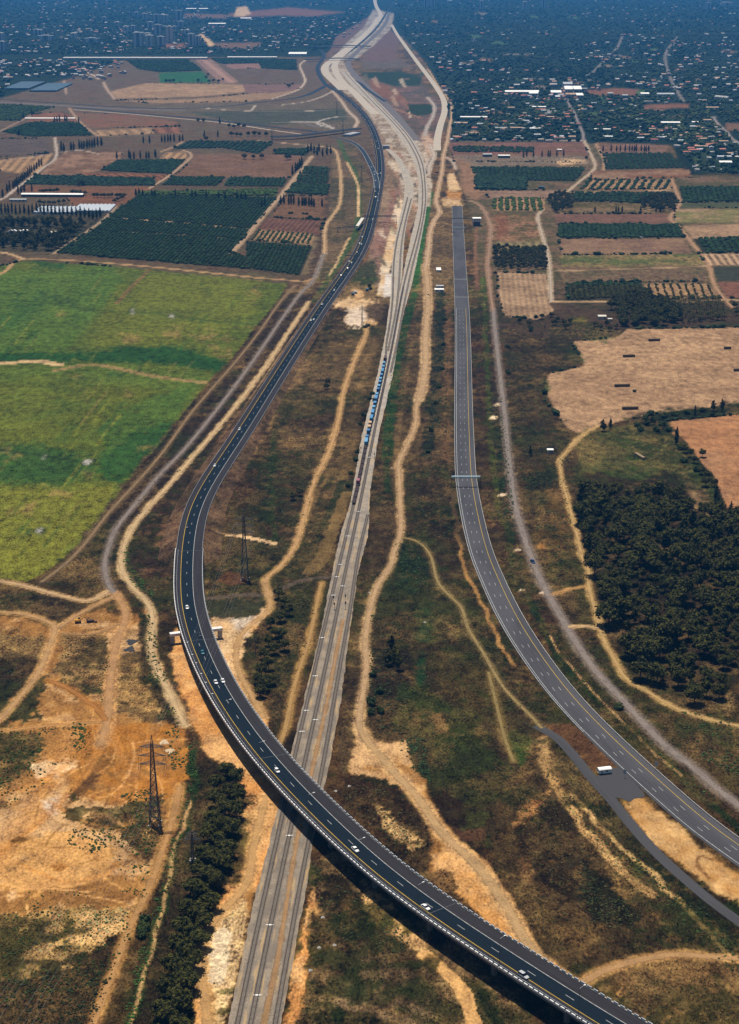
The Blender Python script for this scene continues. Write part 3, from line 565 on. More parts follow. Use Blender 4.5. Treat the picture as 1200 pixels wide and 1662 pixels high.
poly([(940, 1400), (1000, 1430), (1045, 1490), (1030, 1510), (960, 1500), (930, 1450)], (.040, .035, .016), col2=(.07, .05, .024), fuzz=1, grain=9, warp=5)
poly([(960, 1350), (1010, 1380), (1080, 1450), (1120, 1500), (1060, 1500), (1000, 1450)], (.24, .145, .06), col2=(.11, .08, .034), fuzz=1, grain=9, warp=5)
poly([(870, 1440), (900, 1500), (985, 1500), (960, 1560), (900, 1570), (870, 1500)], (.21, .125, .052), col2=(.11, .075, .032), fuzz=1, grain=8, warp=5)
poly([(930, 1590), (1000, 1562), (1110, 1545), (1300, 1555), (1300, 1990), (1000, 1990), (985, 1640)], (.26, .15, .062), col2=(.20, .115, .05), fuzz=.8, grain=5, warp=5)
poly([(1000, 1600), (1050, 1580), (1110, 1590), (1060, 1650), (1010, 1640)], (.16, .10, .045), fuzz=1, grain=14, warp=6, a=.7)
poly([(985, 1600), (1020, 1590), (1010, 1620), (970, 1630)], (.36, .20, .075), grain=8, fuzz=.6)
poly([(880, 1180), (890, 1200), (905, 1245), (885, 1255), (870, 1240)], SANDP, fuzz=.6, grain=8, a=.8)
line([(885, 1255), (900, 1275), (930, 1320), (960, 1360), (1010, 1410), (1060, 1450)], 5, (.40, .235, .10), warp=4, a=.7, fuzz=.7)
for dx, wd, c in ((8, 5, (.035, .05, .018)), (22, 5, (.035, .045, .017)), (38, 4, (.05, .05, .02))):
    line([(895+dx, 1235), (935+dx, 1290), (975+dx, 1340), (1015+dx, 1390), (1060+dx, 1430), (1110+dx, 1480), (1160+dx, 1530), (1220+dx, 1580)], wd, c, warp=5, fuzz=1, a=.85)
line([(930, 1290), (985, 1352), (1060, 1420), (1130, 1490), (1200, 1560)], 3, (.42, .26, .11), warp=3, fuzz=.6, a=.8)
poly([(850, 1310), (905, 1265), (890, 1290), (860, 1330), (830, 1345)], (.36, .17, .07), fuzz=.8, grain=8, a=.8)
poly([(880, 1180), (925, 1170), (985, 1215), (1000, 1245), (960, 1250), (930, 1215)], (.19, .095, .045), col2=(.27, .14, .06), fuzz=.5, grain=4, warp=3)
poly([(1000, 1285), (1045, 1295), (1090, 1330), (1140, 1375), (1200, 1420), (1300, 1500), (1300, 1520), (1165, 1450), (1110, 1410), (1060, 1370), (1025, 1325)], (.35, .185, .068), col2=(.40, .24, .10), fuzz=.2, grain=4, warp=3)
line([(1155, 1395), (1135, 1390), (1132, 1405), (1150, 1425)], 1.6, (.22, .11, .05), warp=.5, a=.7)
# below the viaduct, right of the railway
poly([(500, 1400), (540, 1380), (640, 1440), (760, 1540), (860, 1640), (900, 1990), (440, 1990), (470, 1600), (505, 1450)], (.23, .145, .068), col2=(.15, .092, .044), fuzz=1, warp=5)
poly([(530, 1420), (560, 1420), (600, 1480), (610, 1530), (570, 1540), (530, 1500), (520, 1460)], (.085, .055, .026), col2=(.05, .038, .018), fuzz=1, grain=8, warp=5)
poly([(560, 1540), (640, 1560), (700, 1600), (730, 1690), (540, 1690), (545, 1600)], (.23, .15, .08), col2=(.14, .092, .048), fuzz=1, grain=4, warp=5)
poly([(510, 1440), (520, 1480), (510, 1550), (490, 1640), (470, 1690), (455, 1690), (480, 1560), (497, 1460)], (.38, .175, .06), col2=(.42, .24, .10), fuzz=.6, grain=5)
poly([(505, 1480), (530, 1490), (535, 1540), (500, 1590), (505, 1530)], (.26, .15, .065), col2=(.06, .042, .02), fuzz=1, grain=8)
poly([(590, 1430), (640, 1470), (700, 1540), (690, 1550), (640, 1520), (590, 1470)], (.42, .245, .10), fuzz=.7, grain=7)
line([(690, 1550), (735, 1590), (760, 1630), (775, 1690)], 6, (.40, .225, .085), warp=1.5, fuzz=.4)
poly([(540, 1640), (600, 1640), (640, 1662), (600, 1690), (540, 1690)], (.045, .045, .018), fuzz=1, grain=8)
line([(780, 1610), (800, 1640), (815, 1680)], 5, (.055, .05, .02), warp=4, fuzz=1)
# right: slopes beside the right carriageway
poly([(770, 480), (800, 520), (812, 640), (830, 800), (870, 930), (950, 1080), (1080, 1220), (1300, 1420), (1300, 1360), (1080, 1235), (960, 1150), (880, 1040), (800, 880), (778, 760), (768, 560)], (.115, .062, .033), col2=(.07, .045, .025), fuzz=1, warp=3)
poly([(820, 560), (880, 540), (890, 640), (940, 740), (930, 790), (945, 900), (960, 1000), (990, 1080), (1100, 1180), (1300, 1290), (1300, 1230), (1150, 1165), (1040, 1110), (1000, 1060), (1080, 1210), (1000, 1120), (930, 1020), (870, 900), (840, 800), (825, 680)], (.12, .075, .034), col2=(.07, .05, .022), fuzz=1, warp=4)
poly([(822, 540), (870, 545), (880, 640), (905, 700), (860, 700), (830, 690)], (.075, .052, .024), col2=(.14, .09, .04), fuzz=1, grain=8, warp=5)
poly([(850, 690), (930, 700), (915, 730), (900, 745), (850, 740)], (.045, .04, .018), fuzz=1, grain=7, warp=4)
poly([(845, 760), (895, 755), (915, 790), (925, 850), (945, 930), (900, 940), (870, 880)], (.045, .042, .018), col2=(.16, .095, .035), fuzz=1, grain=9, warp=5)
poly([(885, 790), (915, 800), (930, 850), (925, 880), (895, 850)], (.23, .13, .05), col2=(.17, .105, .04), fuzz=.9, grain=7)
poly([(865, 880), (885, 880), (885, 893), (870, 895)], SAND, fuzz=.5, grain=4)
poly([(905, 950), (945, 955), (950, 990), (920, 1005)], (.14, .09, .04), col2=(.09, .06, .028), fuzz=1, grain=5)
poly([(945, 985), (965, 1025), (990, 1080), (960, 1080), (930, 1030)], (.085, .05, .026), fuzz=1, grain=5)
poly([(1010, 1115), (1090, 1150), (1300, 1200), (1300, 1300), (1180, 1260), (1090, 1200)], (.10, .062, .03), col2=(.055, .05, .02), fuzz=1, grain=7, warp=5)
poly([(1090, 1165), (1150, 1170), (1300, 1190), (1300, 1230), (1180, 1210), (1110, 1190)], (.045, .06, .02), col2=(.03, .05, .016), fuzz=1, grain=7)
poly([(1050, 1110), (1100, 1115), (1200, 1120), (1300, 1130), (1300, 1170), (1150, 1158), (1075, 1130)], (.20, .13, .06), col2=(.12, .085, .038), fuzz=1, grain=5)
WOOD = [(930, 784), (948, 770), (972, 767), (1004, 777), (1035, 784), (1077, 767), (1102, 770), (1116, 795), (1130, 837), (1165, 844), (1230, 851), (1300, 870), (1300, 1110), (1200, 1100), (1175, 1135), (1130, 1148), (1105, 1145), (1086, 1120), (1042, 1110), (1016, 1085), (1007, 1041), (981, 1022), (975, 990), (969, 949), (947, 917), (940, 850)]
poly(WOOD, (.045, .034, .018), col2=(.09, .058, .03), fuzz=1, grain=4)
for q in (((783, 450), (787, 500), (790, 560), (794, 653), (797, 700), (799, 740), (805, 790), (812, 830), (825, 860)), ((825, 860), (835, 930), (850, 960), (880, 1020), (910, 1070), (950, 1120), (1000, 1165), (1060, 1215), (1110, 1265), (1170, 1320), (1260, 1400))):
    line(q, 5, (.085, .11, .024) if q[0][1] < 800 else (.045, .07, .02), warp=3, fuzz=1)
line([(800, 660), (808, 720), (812, 770), (818, 820), (832, 870)], 4, (.025, .05, .018), warp=3, fuzz=1, a=.9)
line([(893, 1030), (905, 1055), (930, 1085), (965, 1125), (1010, 1170), (1060, 1220), (1110, 1262)], 1.3, SANDP, warp=1, a=.9)
for x, y in ((838, 893), (846, 958), (815, 803), (806, 657), (800, 678), (878, 962), (776, 1262)): 
    if x > 790: poly([(x-6, y+2), (x, y-3), (x+9, y-2), (x+5, y+2)], (.62, .46, .30), grain=1.5, fuzz=.3)
line([(785, 355), (795, 345), (790, 420), (797, 470)], 5, (.16, .09, .05), a=.7, warp=2)
line([(775, 360), (772, 420), (776, 470)], 5, (.17, .09, .055), a=.8, warp=2)
poly([(718, 325), (735, 318), (752, 330), (745, 336), (722, 332)], PALE, grain=4, fuzz=.3)
poly([(727, 282), (737, 281), (748, 308), (727, 310)], PALE, grain=2, fuzz=.3)
poly([(735, 255), (760, 262), (790, 310), (772, 325), (750, 310), (748, 280)], (.20, .115, .065), grain=3, fuzz=.6)
poly([(725, 310), (750, 312), (748, 326), (728, 322)], SAND, grain=2, fuzz=.5)
# interchange ground beside the unfinished carriageways
poly([(600, 180), (640, 195), (690, 240), (700, 300), (690, 330), (640, 420), (610, 470), (595, 430), (618, 330), (618, 240)], (.16, .105, .065), col2=(.22, .15, .095), fuzz=.7, warp=2)
poly([(600, 400), (625, 350), (648, 290), (655, 300), (636, 360), (622, 420), (612, 450)], (.20, .115, .085), fuzz=.9, grain=3)
poly([(580, 430), (610, 420), (612, 455), (590, 470), (572, 460)], (.055, .055, .024), fuzz=1, grain=4)
poly([(645, 320), (660, 330), (648, 400), (632, 440), (630, 480), (612, 480), (622, 420), (634, 370)], PALE, col2=(.50, .39, .27), fuzz=.35, grain=2)
poly([(625, 445), (638, 444), (640, 480), (622, 482)], (.50, .44, .38), fuzz=.2, grain=2)
poly([(590, 130), (680, 130), (720, 170), (722, 215), (690, 240), (655, 205), (600, 150)], (.13, .075, .055), col2=(.075, .06, .04), fuzz=.6)
poly([(595, 130), (640, 140), (665, 168), (640, 165), (600, 148)], SOILR, fuzz=.4, grain=2)
poly([(585, 118), (650, 115), (685, 125), (683, 138), (640, 140), (590, 125)], ORCH, fuzz=.8)
poly([(585, 95), (650, 95), (670, 110), (590, 112)], (.10, .075, .05), fuzz=.6)
poly([(654, 170), (700, 168), (703, 185), (665, 190)], ORCH, fuzz=.8)
poly([(640, 100), (650, 60), (630, 45), (590, 90), (590, 100)], (.12, .07, .05), fuzz=.5)
poly([(690, 215), (708, 230), (700, 255), (680, 240)], (.36, .24, .16), fuzz=.4, grain=4)
line([(550, 227), (565, 260), (578, 283), (583, 325), (582, 353), (575, 385), (560, 410), (535, 450), (510, 490)], 9, (.05, .085, .024), warp=3, fuzz=.8, a=.85)
line([(563, 263), (580, 297), (582, 320), (581, 352)], 4, PALE, warp=1, a=.9)
line([(567, 385), (550, 420), (535, 447)], 3, PALE, warp=3, a=.7)

poly([(526, 98), (556, 98), (566, 112), (600, 150), (640, 190), (690, 238), (702, 300), (698, 335), (655, 335), (645, 262), (612, 205), (585, 168), (545, 140), (528, 118)], (.33, .265, .20), col2=(.20, .145, .095), fuzz=.6, warp=1.5, soft=1.5)
poly([(540, 97), (560, 72), (590, 45), (606, 15), (640, 22), (636, 45), (606, 75), (575, 98)], (.30, .26, .21), col2=(.20, .16, .12), fuzz=.5, warp=1, soft=1.2)
for q in ([(650, 60), (760, 52), (900, 44)], [(700, 95), (820, 88), (1000, 90), (1200, 84)], [(735, 135), (830, 128), (960, 130)], [(960, 120), (975, 105), (1000, 80), (1010, 60)], [(1100, 60), (1080, 90), (1090, 130), (1110, 165)], [(740, 215), (820, 212), (930, 215)], [(1000, 190), (1060, 186), (1160, 190)], [(100, 60), (200, 66), (330, 62)], [(20, 40), (120, 36), (260, 30)], [(60, 100), (110, 104), (150, 110)]): line(q, 11, (.15, .13, .115), warp=.3, a=.9)
for _i in range(60):
    x0, y0 = _r0.uniform(650, 1290), _r0.uniform(20, 222); q = _r0.uniform(4, 16); poly([(x0-q, y0), (x0-q*.3, y0-q*.16-1), (x0+q, y0-.5), (x0+q*.6, y0+q*.12+1)], ((.14, .085, .05), (.05, .085, .03), (.17, .12, .08), (.035, .06, .022))[_i % 4], soft=.8, warp=.6, fuzz=.5)
# churned ground between the unfinished roads
_r = np.random.default_rng(14)
for _i in range(70):
    t = _r.random(); y0 = 130+t*300; x0 = np.interp(y0, [130, 200, 260, 330, 430], [600, 640, 665, 655, 620])+_r.normal(0, 26-10*t); q = _r.uniform(3, 9); poly([(x0-q, y0-q*.8), (x0, y0-q*1.3), (x0+q*.5, y0), (x0+q, y0+q*1.2), (x0, y0+q*.8)], ((.40, .31, .22), (.07, .055, .035), (.30, .19, .12), (.10, .085, .05), (.19, .095, .06))[_i % 5], grain=2.5, fuzz=.6, a=_r.uniform(.5, .9), warp=2, soft=1.2)
# patches of bare soil, burnt stalks and fresh herbs in the rough land
_r = np.random.default_rng(19)
for _i in range(230):
    z = [(680, 1200, 1180, 1650), (640, 860, 800, 1250), (345, 560, 560, 950), (825, 960, 560, 1100), (500, 720, 1400, 1660), (1000, 1200, 1130, 1290)][_i % 6]; x0, y0 = _r.uniform(z[0], z[1]), _r.uniform(z[2], z[3])
    ii, jj = np.searchsorted(GY_, y0), np.searchsorted(GX_, x0)
    if FUZ[ii, jj] < .7 or REG[ii, jj]: continue
    q = _r.uniform(5, 20)*(.5+.5*(y0-500)/1100); c = ((.22, .135, .058), (.034, .023, .013), (.050, .085, .018), (.25, .13, .055), (.075, .075, .022), (.028, .040, .014))[_r.choice(6, p=[.22, .2, .2, .13, .15, .1])]
    poly([(x0-q*.7, y0-q*1.2), (x0+q*.2, y0-q*1.5), (x0+q*.9, y0+q*.1), (x0+q*.5, y0+q*1.3), (x0-q*.6, y0+q)], c, grain=6, fuzz=.95, a=_r.uniform(.35, .75), warp=5, fur=None)
# farmstead ground and the rough land's own large-scale mixture of straw, herbs and bare soil
poly([(-60, 345), (165, 343), (178, 352), (150, 372), (95, 410), (-60, 408)], (.035, .036, .018), col2=(.07, .055, .03), fuzz=.9)
_w1 = sstep(.02, .16, N_E+.6*N_A)*(FUZ > .62)*(REG == 0)*(PY > 450); _w2 = sstep(.03, .15, fbm(WX, WY, 60, 123)-.5+.5*N_D)*(FUZ > .62)*(REG == 0)*(PY > 450); _w3 = sstep(.06, .16, fbm(WX, WY, 28, 223)-.5+.6*N_G)*(FUZ > .62)*(REG == 0)*(PY > 450)
RGB += (np.array(TANG)*1.1-RGB)*(_w1*.36)[..., None]; RGB += (np.array((.044, .068, .016))-RGB)*(_w2*.58)[..., None]; RGB += (np.array((.27, .165, .07))-RGB)*(_w3*.42)[..., None]
# tracks: line of travel, width in metres, colour of the dirt
TRACKS = [
 ('gravel_road', 5.2, (.21, .17, .145), [(527, 410), (509, 454), (488, 476), (460, 514), (422, 570), (378, 631), (332, 690), (297, 732), (259, 771), (224, 813), (189, 857), (177, 887), (170, 917), (177, 950), (192, 970)]),
 ('dirt_track', 6.0, (.40, .22, .095), [(187, 962), (203, 990), (202, 1010), (190, 1040), (182, 1083), (177, 1133), (173, 1177), (163, 1210)]),
 ('dirt_track', 4.2, PALE, [(527, 412), (528, 370), (540, 350), (552, 330), (554, 297), (550, 263), (542, 242), (510, 237), (460, 232)]),
 ('stream_bed', 4.4, (.50, .345, .18), [(502, 489), (471, 535), (432, 594), (385, 656), (357, 690), (315, 739), (276, 785), (238, 827), (215, 857), (200, 890), (197, 920), (213, 950), (233, 970), (245, 990), (248, 1023), (245, 1057), (257, 1090), (273, 1120), (287, 1150), (300, 1177)]),
 ('dirt_track', 4.0, (.42, .25, .12), [(-80, 470), (0, 445), (21, 428), (38, 421), (105, 422), (210, 430), (315, 440), (420, 451), (470, 455), (493, 457), (509, 452)]),
 ('dirt_track', 4.0, (.50, .33, .17), [(-60, 402), (0, 409), (21, 414), (40, 421)]),
 ('dirt_track', 4.6, (.205, .135, .07), [(480, 463), (455, 490), (420, 540), (381, 589), (350, 624), (308, 673), (266, 732), (224, 781), (175, 834), (140, 880), (110, 912), (67, 945)]),
 ('dirt_track', 4.6, PALE, [(-120, 930), (0, 943), (50, 953), (100, 967), (143, 975), (176, 960)]),
 ('dirt_track', 4.6, (.42, .245, .105), [(-120, 985), (0, 993), (40, 997), (73, 1007), (90, 1020), (77, 1057), (60, 1097), (33, 1130), (0, 1167), (-80, 1230)]),
 ('dirt_track', 4.0, (.40, .23, .10), [(95, 1019), (127, 997), (160, 980), (185, 968)]),
 ('dirt_track', 3.2, (.33, .185, .08), [(100, 1027), (140, 1030), (173, 1023), (192, 1012)]),
 ('dirt_track', 4.4, ORANGE, [(80, 1105), (100, 1112), (127, 1127), (160, 1153), (172, 1170)]),
 ('dirt_track', 4.0, (.42, .215, .075), [(-100, 1192), (0, 1187), (83, 1177), (160, 1172), (172, 1178)]),
 ('dirt_track', 4.4, (.40, .215, .08), [(292, 1275), (283, 1320), (270, 1363), (250, 1420), (230, 1467), (207, 1513), (190, 1560), (170, 1613), (148, 1672), (120, 1760)]),
 ('dirt_track', 5.0, (.47, .27, .105), [(432, 1290), (413, 1370), (403, 1427), (380, 1460), (350, 1490), (330, 1530), (327, 1573), (333, 1620), (338, 1668), (345, 1760)]),
 ('dirt_track', 4.6, (.44, .26, .11), [(610, 523), (596, 530), (593, 545), (576, 584), (558, 633), (551, 675), (534, 734), (509, 783), (488, 860), (478, 888), (457, 917), (432, 940), (435, 963), (438, 987), (413, 1010), (390, 1033), (383, 1067), (393, 1100), (410, 1130), (428, 1165)]),
 ('dirt_track', 3.8, (.36, .215, .08), [(522, 945), (503, 1033), (487, 1083), (473, 1133), (463, 1185), (452, 1210)]),
 ('dirt_track', 4.6, (.42, .27, .14), [(690, 545), (688, 619), (677, 654), (674, 692), (660, 724), (647, 752), (648, 770), (649, 798), (651, 860), (643, 887), (632, 923), (613, 950), (600, 993), (593, 1040), (595, 1083), (588, 1133), (583, 1177), (596, 1205)]),
 ('dirt_track', 6.4, (.43, .27, .125), [(588, 1185), (600, 1207), (627, 1237), (643, 1257), (677, 1293), (707, 1337), (733, 1367), (760, 1390), (787, 1420), (813, 1457), (837, 1497), (860, 1537), (885, 1562), (930, 1605)]),
 ('dirt_track', 5.4, (.40, .23, .095), [(880, 1560), (937, 1594), (969, 1580), (1010, 1565), (1057, 1554), (1105, 1549), (1156, 1553), (1270, 1560)]),
 ('dirt_track', 9.0, (.44, .285, .15), [(690, 430), (694, 458), (695, 500), (691, 545), (691, 588), (687, 622), (680, 650)]),
 ('dirt_track', 6.0, (.48, .32, .19), [(692, 432), (697, 395), (698, 380), (704, 360), (714, 344), (708, 328), (711, 310), (713, 300), (718, 277), (720, 253), (726, 230), (730, 207), (734, 183), (732, 168)]),
 ('dirt_track', 4.4, PALE, [(732, 168), (722, 152), (710, 137), (700, 120), (694, 112)]),
 ('dirt_track', 3.0, (.26, .185, .075), [(653, 872), (680, 880), (700, 903), (710, 943), (730, 967), (750, 987), (760, 1020), (787, 1063), (807, 1100), (827, 1127), (860, 1160), (880, 1182)]),
 ('dirt_track', 3.0, (.23, .165, .062), [(793, 1090), (807, 1147), (820, 1200), (834, 1236)]),
 ('dirt_track', 6.5, (.22, .18, .155), [(801, 500), (803, 530), (811, 602), (818, 662), (824, 725), (832, 795), (840, 835), (858, 892), (880, 946), (908, 996), (934, 1041), (969, 1091), (1007, 1132), (1048, 1177), (1078, 1208), (1135, 1254), (1167, 1282), (1200, 1307), (1290, 1375)]),
 ('dirt_track', 4.4, (.30, .19, .125), [(720, 322), (740, 324), (755, 325), (770, 328), (782, 336), (790, 350), (797, 375), (792, 427), (796, 473), (801, 505)]),
 ('dirt_track', 3.6, (.42, .27, .11), [(970, 692), (944, 707), (920, 732), (909, 749), (913, 781), (923, 816), (932, 851), (940, 880), (945, 905), (956, 927), (956, 955), (969, 996), (978, 1034), (997, 1069), (1016, 1101), (1048, 1120), (1089, 1145), (1137, 1164), (1200, 1178), (1290, 1195)]),
 ('dirt_track', 3.0, (.38, .21, .085), [(894, 965), (920, 957), (947, 952)]),
 ('dirt_track', 3.6, PALE, [(922, 1018), (948, 1016), (975, 1020)]),
 ('dirt_track', 4.6, (.42, .33, .24), [(881, 340), (873, 354), (885, 396), (892, 427), (895, 490)]),
 ('dirt_track', 3.6, (.46, .31, .17), [(895, 490), (997, 490), (1067, 490), (1200, 487), (1290, 486)]),
 ('dirt_track', 5.0, (.44, .33, .23), [(920, 312), (937, 298), (962, 277), (966, 266), (955, 242), (948, 228)]),
 ('village_road', 5.0, (.24, .21, .20), [(948, 229), (946, 215), (939, 200), (932, 182), (925, 172), (918, 150)]),
 ('dirt_track', 4.0, (.42, .26, .14), [(920, 313), (1000, 311), (1098, 309)]),
 ('dirt_track', 4.5, (.36, .215, .125), [(1090, 290), (1098, 312), (1104, 330), (1088, 354), (1105, 371), (1130, 403), (1151, 431), (1158, 459), (1175, 484), (1190, 500)]),
 ('dirt_track', 3.0, (.36, .24, .14), [(895, 440), (1000, 437), (1151, 432)]),
 ('village_road', 5.0, (.34, .29, .25), [(727, 229), (800, 229), (948, 228)]),
 ('village_road', 5.0, (.26, .23, .22), [(1158, 190), (1165, 200), (1180, 214), (1193, 228), (1250, 262)]),
 ('dirt_track', 5.0, (.36, .22, .13), [(967, 233), (976, 249), (982, 262), (980, 276)]),
 ('dirt_track', 4.6, (.42, .34, .28), [(89, 223), (92, 247), (88, 260), (72, 271), (55, 285), (25, 307), (5, 322), (-40, 340)]),
 ('dirt_track', 4.0, (.40, .31, .25), [(92, 248), (130, 244), (160, 250)]),
 ('dirt_track', 3.6, (.34, .25, .19), [(-60, 266), (0, 261), (40, 256), (88, 249)]),
 ('dirt_track', 5.0, (.36, .23, .14), [(112, 175), (125, 192), (140, 207), (160, 221)]),
 ('dirt_track', 3.6, (.32, .21, .15), [(52, 187), (32, 197), (0, 213)]),
 ('dirt_track', 4.2, (.40, .27, .17), [(242, 306), (275, 285), (297, 267), (310, 255), (308, 248), (298, 244)]),
 ('dirt_track', 4.2, (.36, .225, .13), [(260, 247), (283, 238), (297, 230)]),
 ('dirt_track', 4.2, (.34, .24, .16), [(189, 335), (170, 355), (147, 372), (87, 412)]),
 ('dirt_track', 8.0, (.38, .26, .16), [(507, 253), (483, 283), (460, 313), (430, 347), (403, 380), (374, 412)]),
 ('dirt_track', 4.0, (.34, .25, .19), [(420, 228), (460, 232), (500, 236)]),
 ('dirt_track', 6.0, (.48, .38, .28), [(497, 97), (487, 106), (493, 122), (495, 133), (485, 145), (465, 153), (443, 160)]),
 ('dirt_track', 8.0, (.46, .34, .24), [(540, 148), (555, 165), (565, 180), (580, 195), (576, 207)]),
 ('dirt_track', 6.0, (.40, .33, .26), [(545, 146), (520, 158), (497, 165), (460, 170)]),
 ('dirt_track', 5.0, (.42, .35, .28), [(325, 175), (380, 179), (450, 181), (540, 179)]),
 ('dirt_track', 5.0, (.42, .36, .30), [(408, 179), (415, 171)]),
 ('dirt_track', 7.0, (.40, .35, .30), [(440, 199), (510, 198), (530, 203), (540, 208)]),
 ('dirt_track', 6.0, (.42, .38, .34), [(540, 208), (517, 202), (520, 196), (545, 190), (575, 189)]),
 ('dirt_track', 8.0, (.46, .36, .27), [(134, 113), (150, 121), (160, 128)]),
 ('dirt_track', 8.0, (.40, .28, .20), [(168, 133), (174, 145), (186, 160)]),
 ('dirt_track', 6.0, (.34, .24, .18), [(104, 132), (108, 152)]),
 ('dirt_track', 10.0, (.46, .37, .29), [(698, 258), (690, 270), (693, 283), (700, 262), (705, 252), (698, 235)]),
 ('dirt_track', 6.0, (.42, .32, .24), [(724, 255), (735, 262), (740, 275)]),
 ('dirt_track', 6.0, (.34, .16, .10), [(630, 172), (650, 180), (680, 190), (700, 192)]),
 ('dirt_track', 8.0, (.40, .33, .28), [(694, 158), (705, 172), (703, 188), (694, 205), (690, 220)])]
for nm, wd, c, pts in TRACKS:
    line(pts, wd+1.6, tuple(0.75*a+0.25*b for a, b in zip(c, SAND if pts[0][1] > 900 else SOILT)), soft=1.6, a=.75, warp=1.2, fuzz=.5)

# ground material
def ground_mat():
    k = NB('ground_cover'); p = k.pos(); a = k.attr('cover'); f = k.attr('furrow')
    fz = a.outputs['Alpha']; col = a.outputs['Color']
    pw = k.scale3(p, (1, .55, 1)); n1 = k.noise(pw, 0.85, 5, .72); n2 = k.noise(pw, 0.17, 5, .66); n3 = k.noise(p, 0.028, 3, .55)
    s = k.math('MULTIPLY', k.math('SUBTRACT', n1, 0.5), k.math('MULTIPLY_ADD', fz, 4.6, 0.9))
    s2 = k.math('MULTIPLY', k.math('SUBTRACT', n2, 0.5), k.math('MULTIPLY_ADD', fz, 3.0, 0.9))
    s3 = k.math('MULTIPLY', k.math('SUBTRACT', n3, 0.5), 1.1)
    sep = k.n('SeparateXYZ'); k.L(f.outputs['Vector'], sep.inputs[0]); sp = k.n('SeparateXYZ'); k.L(p, sp.inputs[0])
    ph = k.math('ADD', k.math('MULTIPLY', sp.outputs[0], sep.outputs[0]), k.math('MULTIPLY', sp.outputs[1], sep.outputs[1]))
    ph = k.math('ADD', ph, k.math('MULTIPLY', k.math('SUBTRACT', n2, 0.5), 3.0))
    wv = k.math('MULTIPLY', k.math('SINE', ph), k.math('MULTIPLY', sep.outputs[2], k.math('MULTIPLY_ADD', n1, 1.6, -0.25)))
    tot = k.math('ADD', k.math('ADD', s, s2), k.math('ADD', s3, wv))
    fac = k.math('MAXIMUM', k.math('ADD', tot, 1.0), 0.12)
    hsv = k.n('HueSaturation'); k.L(col, hsv.inputs['Color']); hsv.inputs['Saturation'].default_value = 1.0
    k.inp(hsv.inputs['Hue'], k.math('MULTIPLY_ADD', k.math('SUBTRACT', n2, 0.5), k.math('MULTIPLY', fz, 0.05), 0.5)); k.L(fac, hsv.inputs['Value'])
    # pale dry stalks and dark tufts within the rough cover
    v = k.n('TexVoronoi'); v.inputs['Scale'].default_value = 0.42; v.inputs['Randomness'].default_value = 1.0; k.L(p, v.inputs['Vector'])
    tuft = k.math('MULTIPLY', k.rng(v.outputs['Distance'], 0.18, 0.42, 1, 0), k.math('MULTIPLY', k.rng(n2, 0.46, 0.60, 0, 1), k.rng(fz, 0.7, 1.0, 0, .75)))
    c = k.mix(tuft, hsv.outputs[0], (.022, .024, .010))
    return k.fin(c, 0.95, 0.05, k.math('ADD', k.math('MULTIPLY', n1, fz), k.math('MULTIPLY', n2, 0.8)), 1.0, 0.55)
M['ground'] = ground_mat()
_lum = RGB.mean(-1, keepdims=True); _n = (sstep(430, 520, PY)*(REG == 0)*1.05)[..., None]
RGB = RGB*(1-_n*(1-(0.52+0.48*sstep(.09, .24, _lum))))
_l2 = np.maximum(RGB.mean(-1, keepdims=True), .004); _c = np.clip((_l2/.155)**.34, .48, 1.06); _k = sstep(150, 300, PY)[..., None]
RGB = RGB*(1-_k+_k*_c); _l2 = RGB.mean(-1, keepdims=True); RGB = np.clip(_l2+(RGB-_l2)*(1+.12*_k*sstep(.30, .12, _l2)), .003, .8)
nr, nc = PX.shape
idx = np.arange(nr*nc).reshape(nr, nc)
Q = np.stack([idx[1:, :-1], idx[1:, 1:], idx[:-1, 1:], idx[:-1, :-1]], -1).reshape(-1, 4)
QR = REG[1:, :-1].ravel()
VV = np.stack([WX, WY, np.zeros_like(WX)], -1).reshape(-1, 3)
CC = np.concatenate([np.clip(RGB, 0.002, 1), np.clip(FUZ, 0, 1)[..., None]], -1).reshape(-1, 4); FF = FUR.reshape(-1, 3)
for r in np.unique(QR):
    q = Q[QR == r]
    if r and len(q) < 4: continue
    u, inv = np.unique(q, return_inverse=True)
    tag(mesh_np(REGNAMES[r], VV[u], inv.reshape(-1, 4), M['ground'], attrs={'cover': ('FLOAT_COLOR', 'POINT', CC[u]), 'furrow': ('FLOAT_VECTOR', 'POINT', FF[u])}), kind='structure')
_far = MB()   # the plain goes on all round, a little lower than the sheet in view
_far.add([(-13000, -40, -.6), (13000, -40, -.6), (13000, 26000, -.6), (-13000, 26000, -.6)], [(0, 1, 2, 3)])
fo = tag(_far.build('outer_plain', None), kind='structure')
_k = NB('outer_plain_cover'); _p = _k.pos()
fo.data.materials.clear(); fo.data.materials.append(_k.fin(_k.mix(_k.rng(_k.noise(_p, 0.006, 5), .4, .6, 0, 1), BROWN, TOWNG), .95, .05))
def cover_at(X, Y):
    px, py = toPix(X, Y, 0*np.asarray(X)); j = np.clip(np.searchsorted(GX_, px), 0, len(GX_)-1); i = np.clip(np.searchsorted(GY_, py), 0, len(GY_)-1)
    return RGB[i, j], FUZ[i, j]

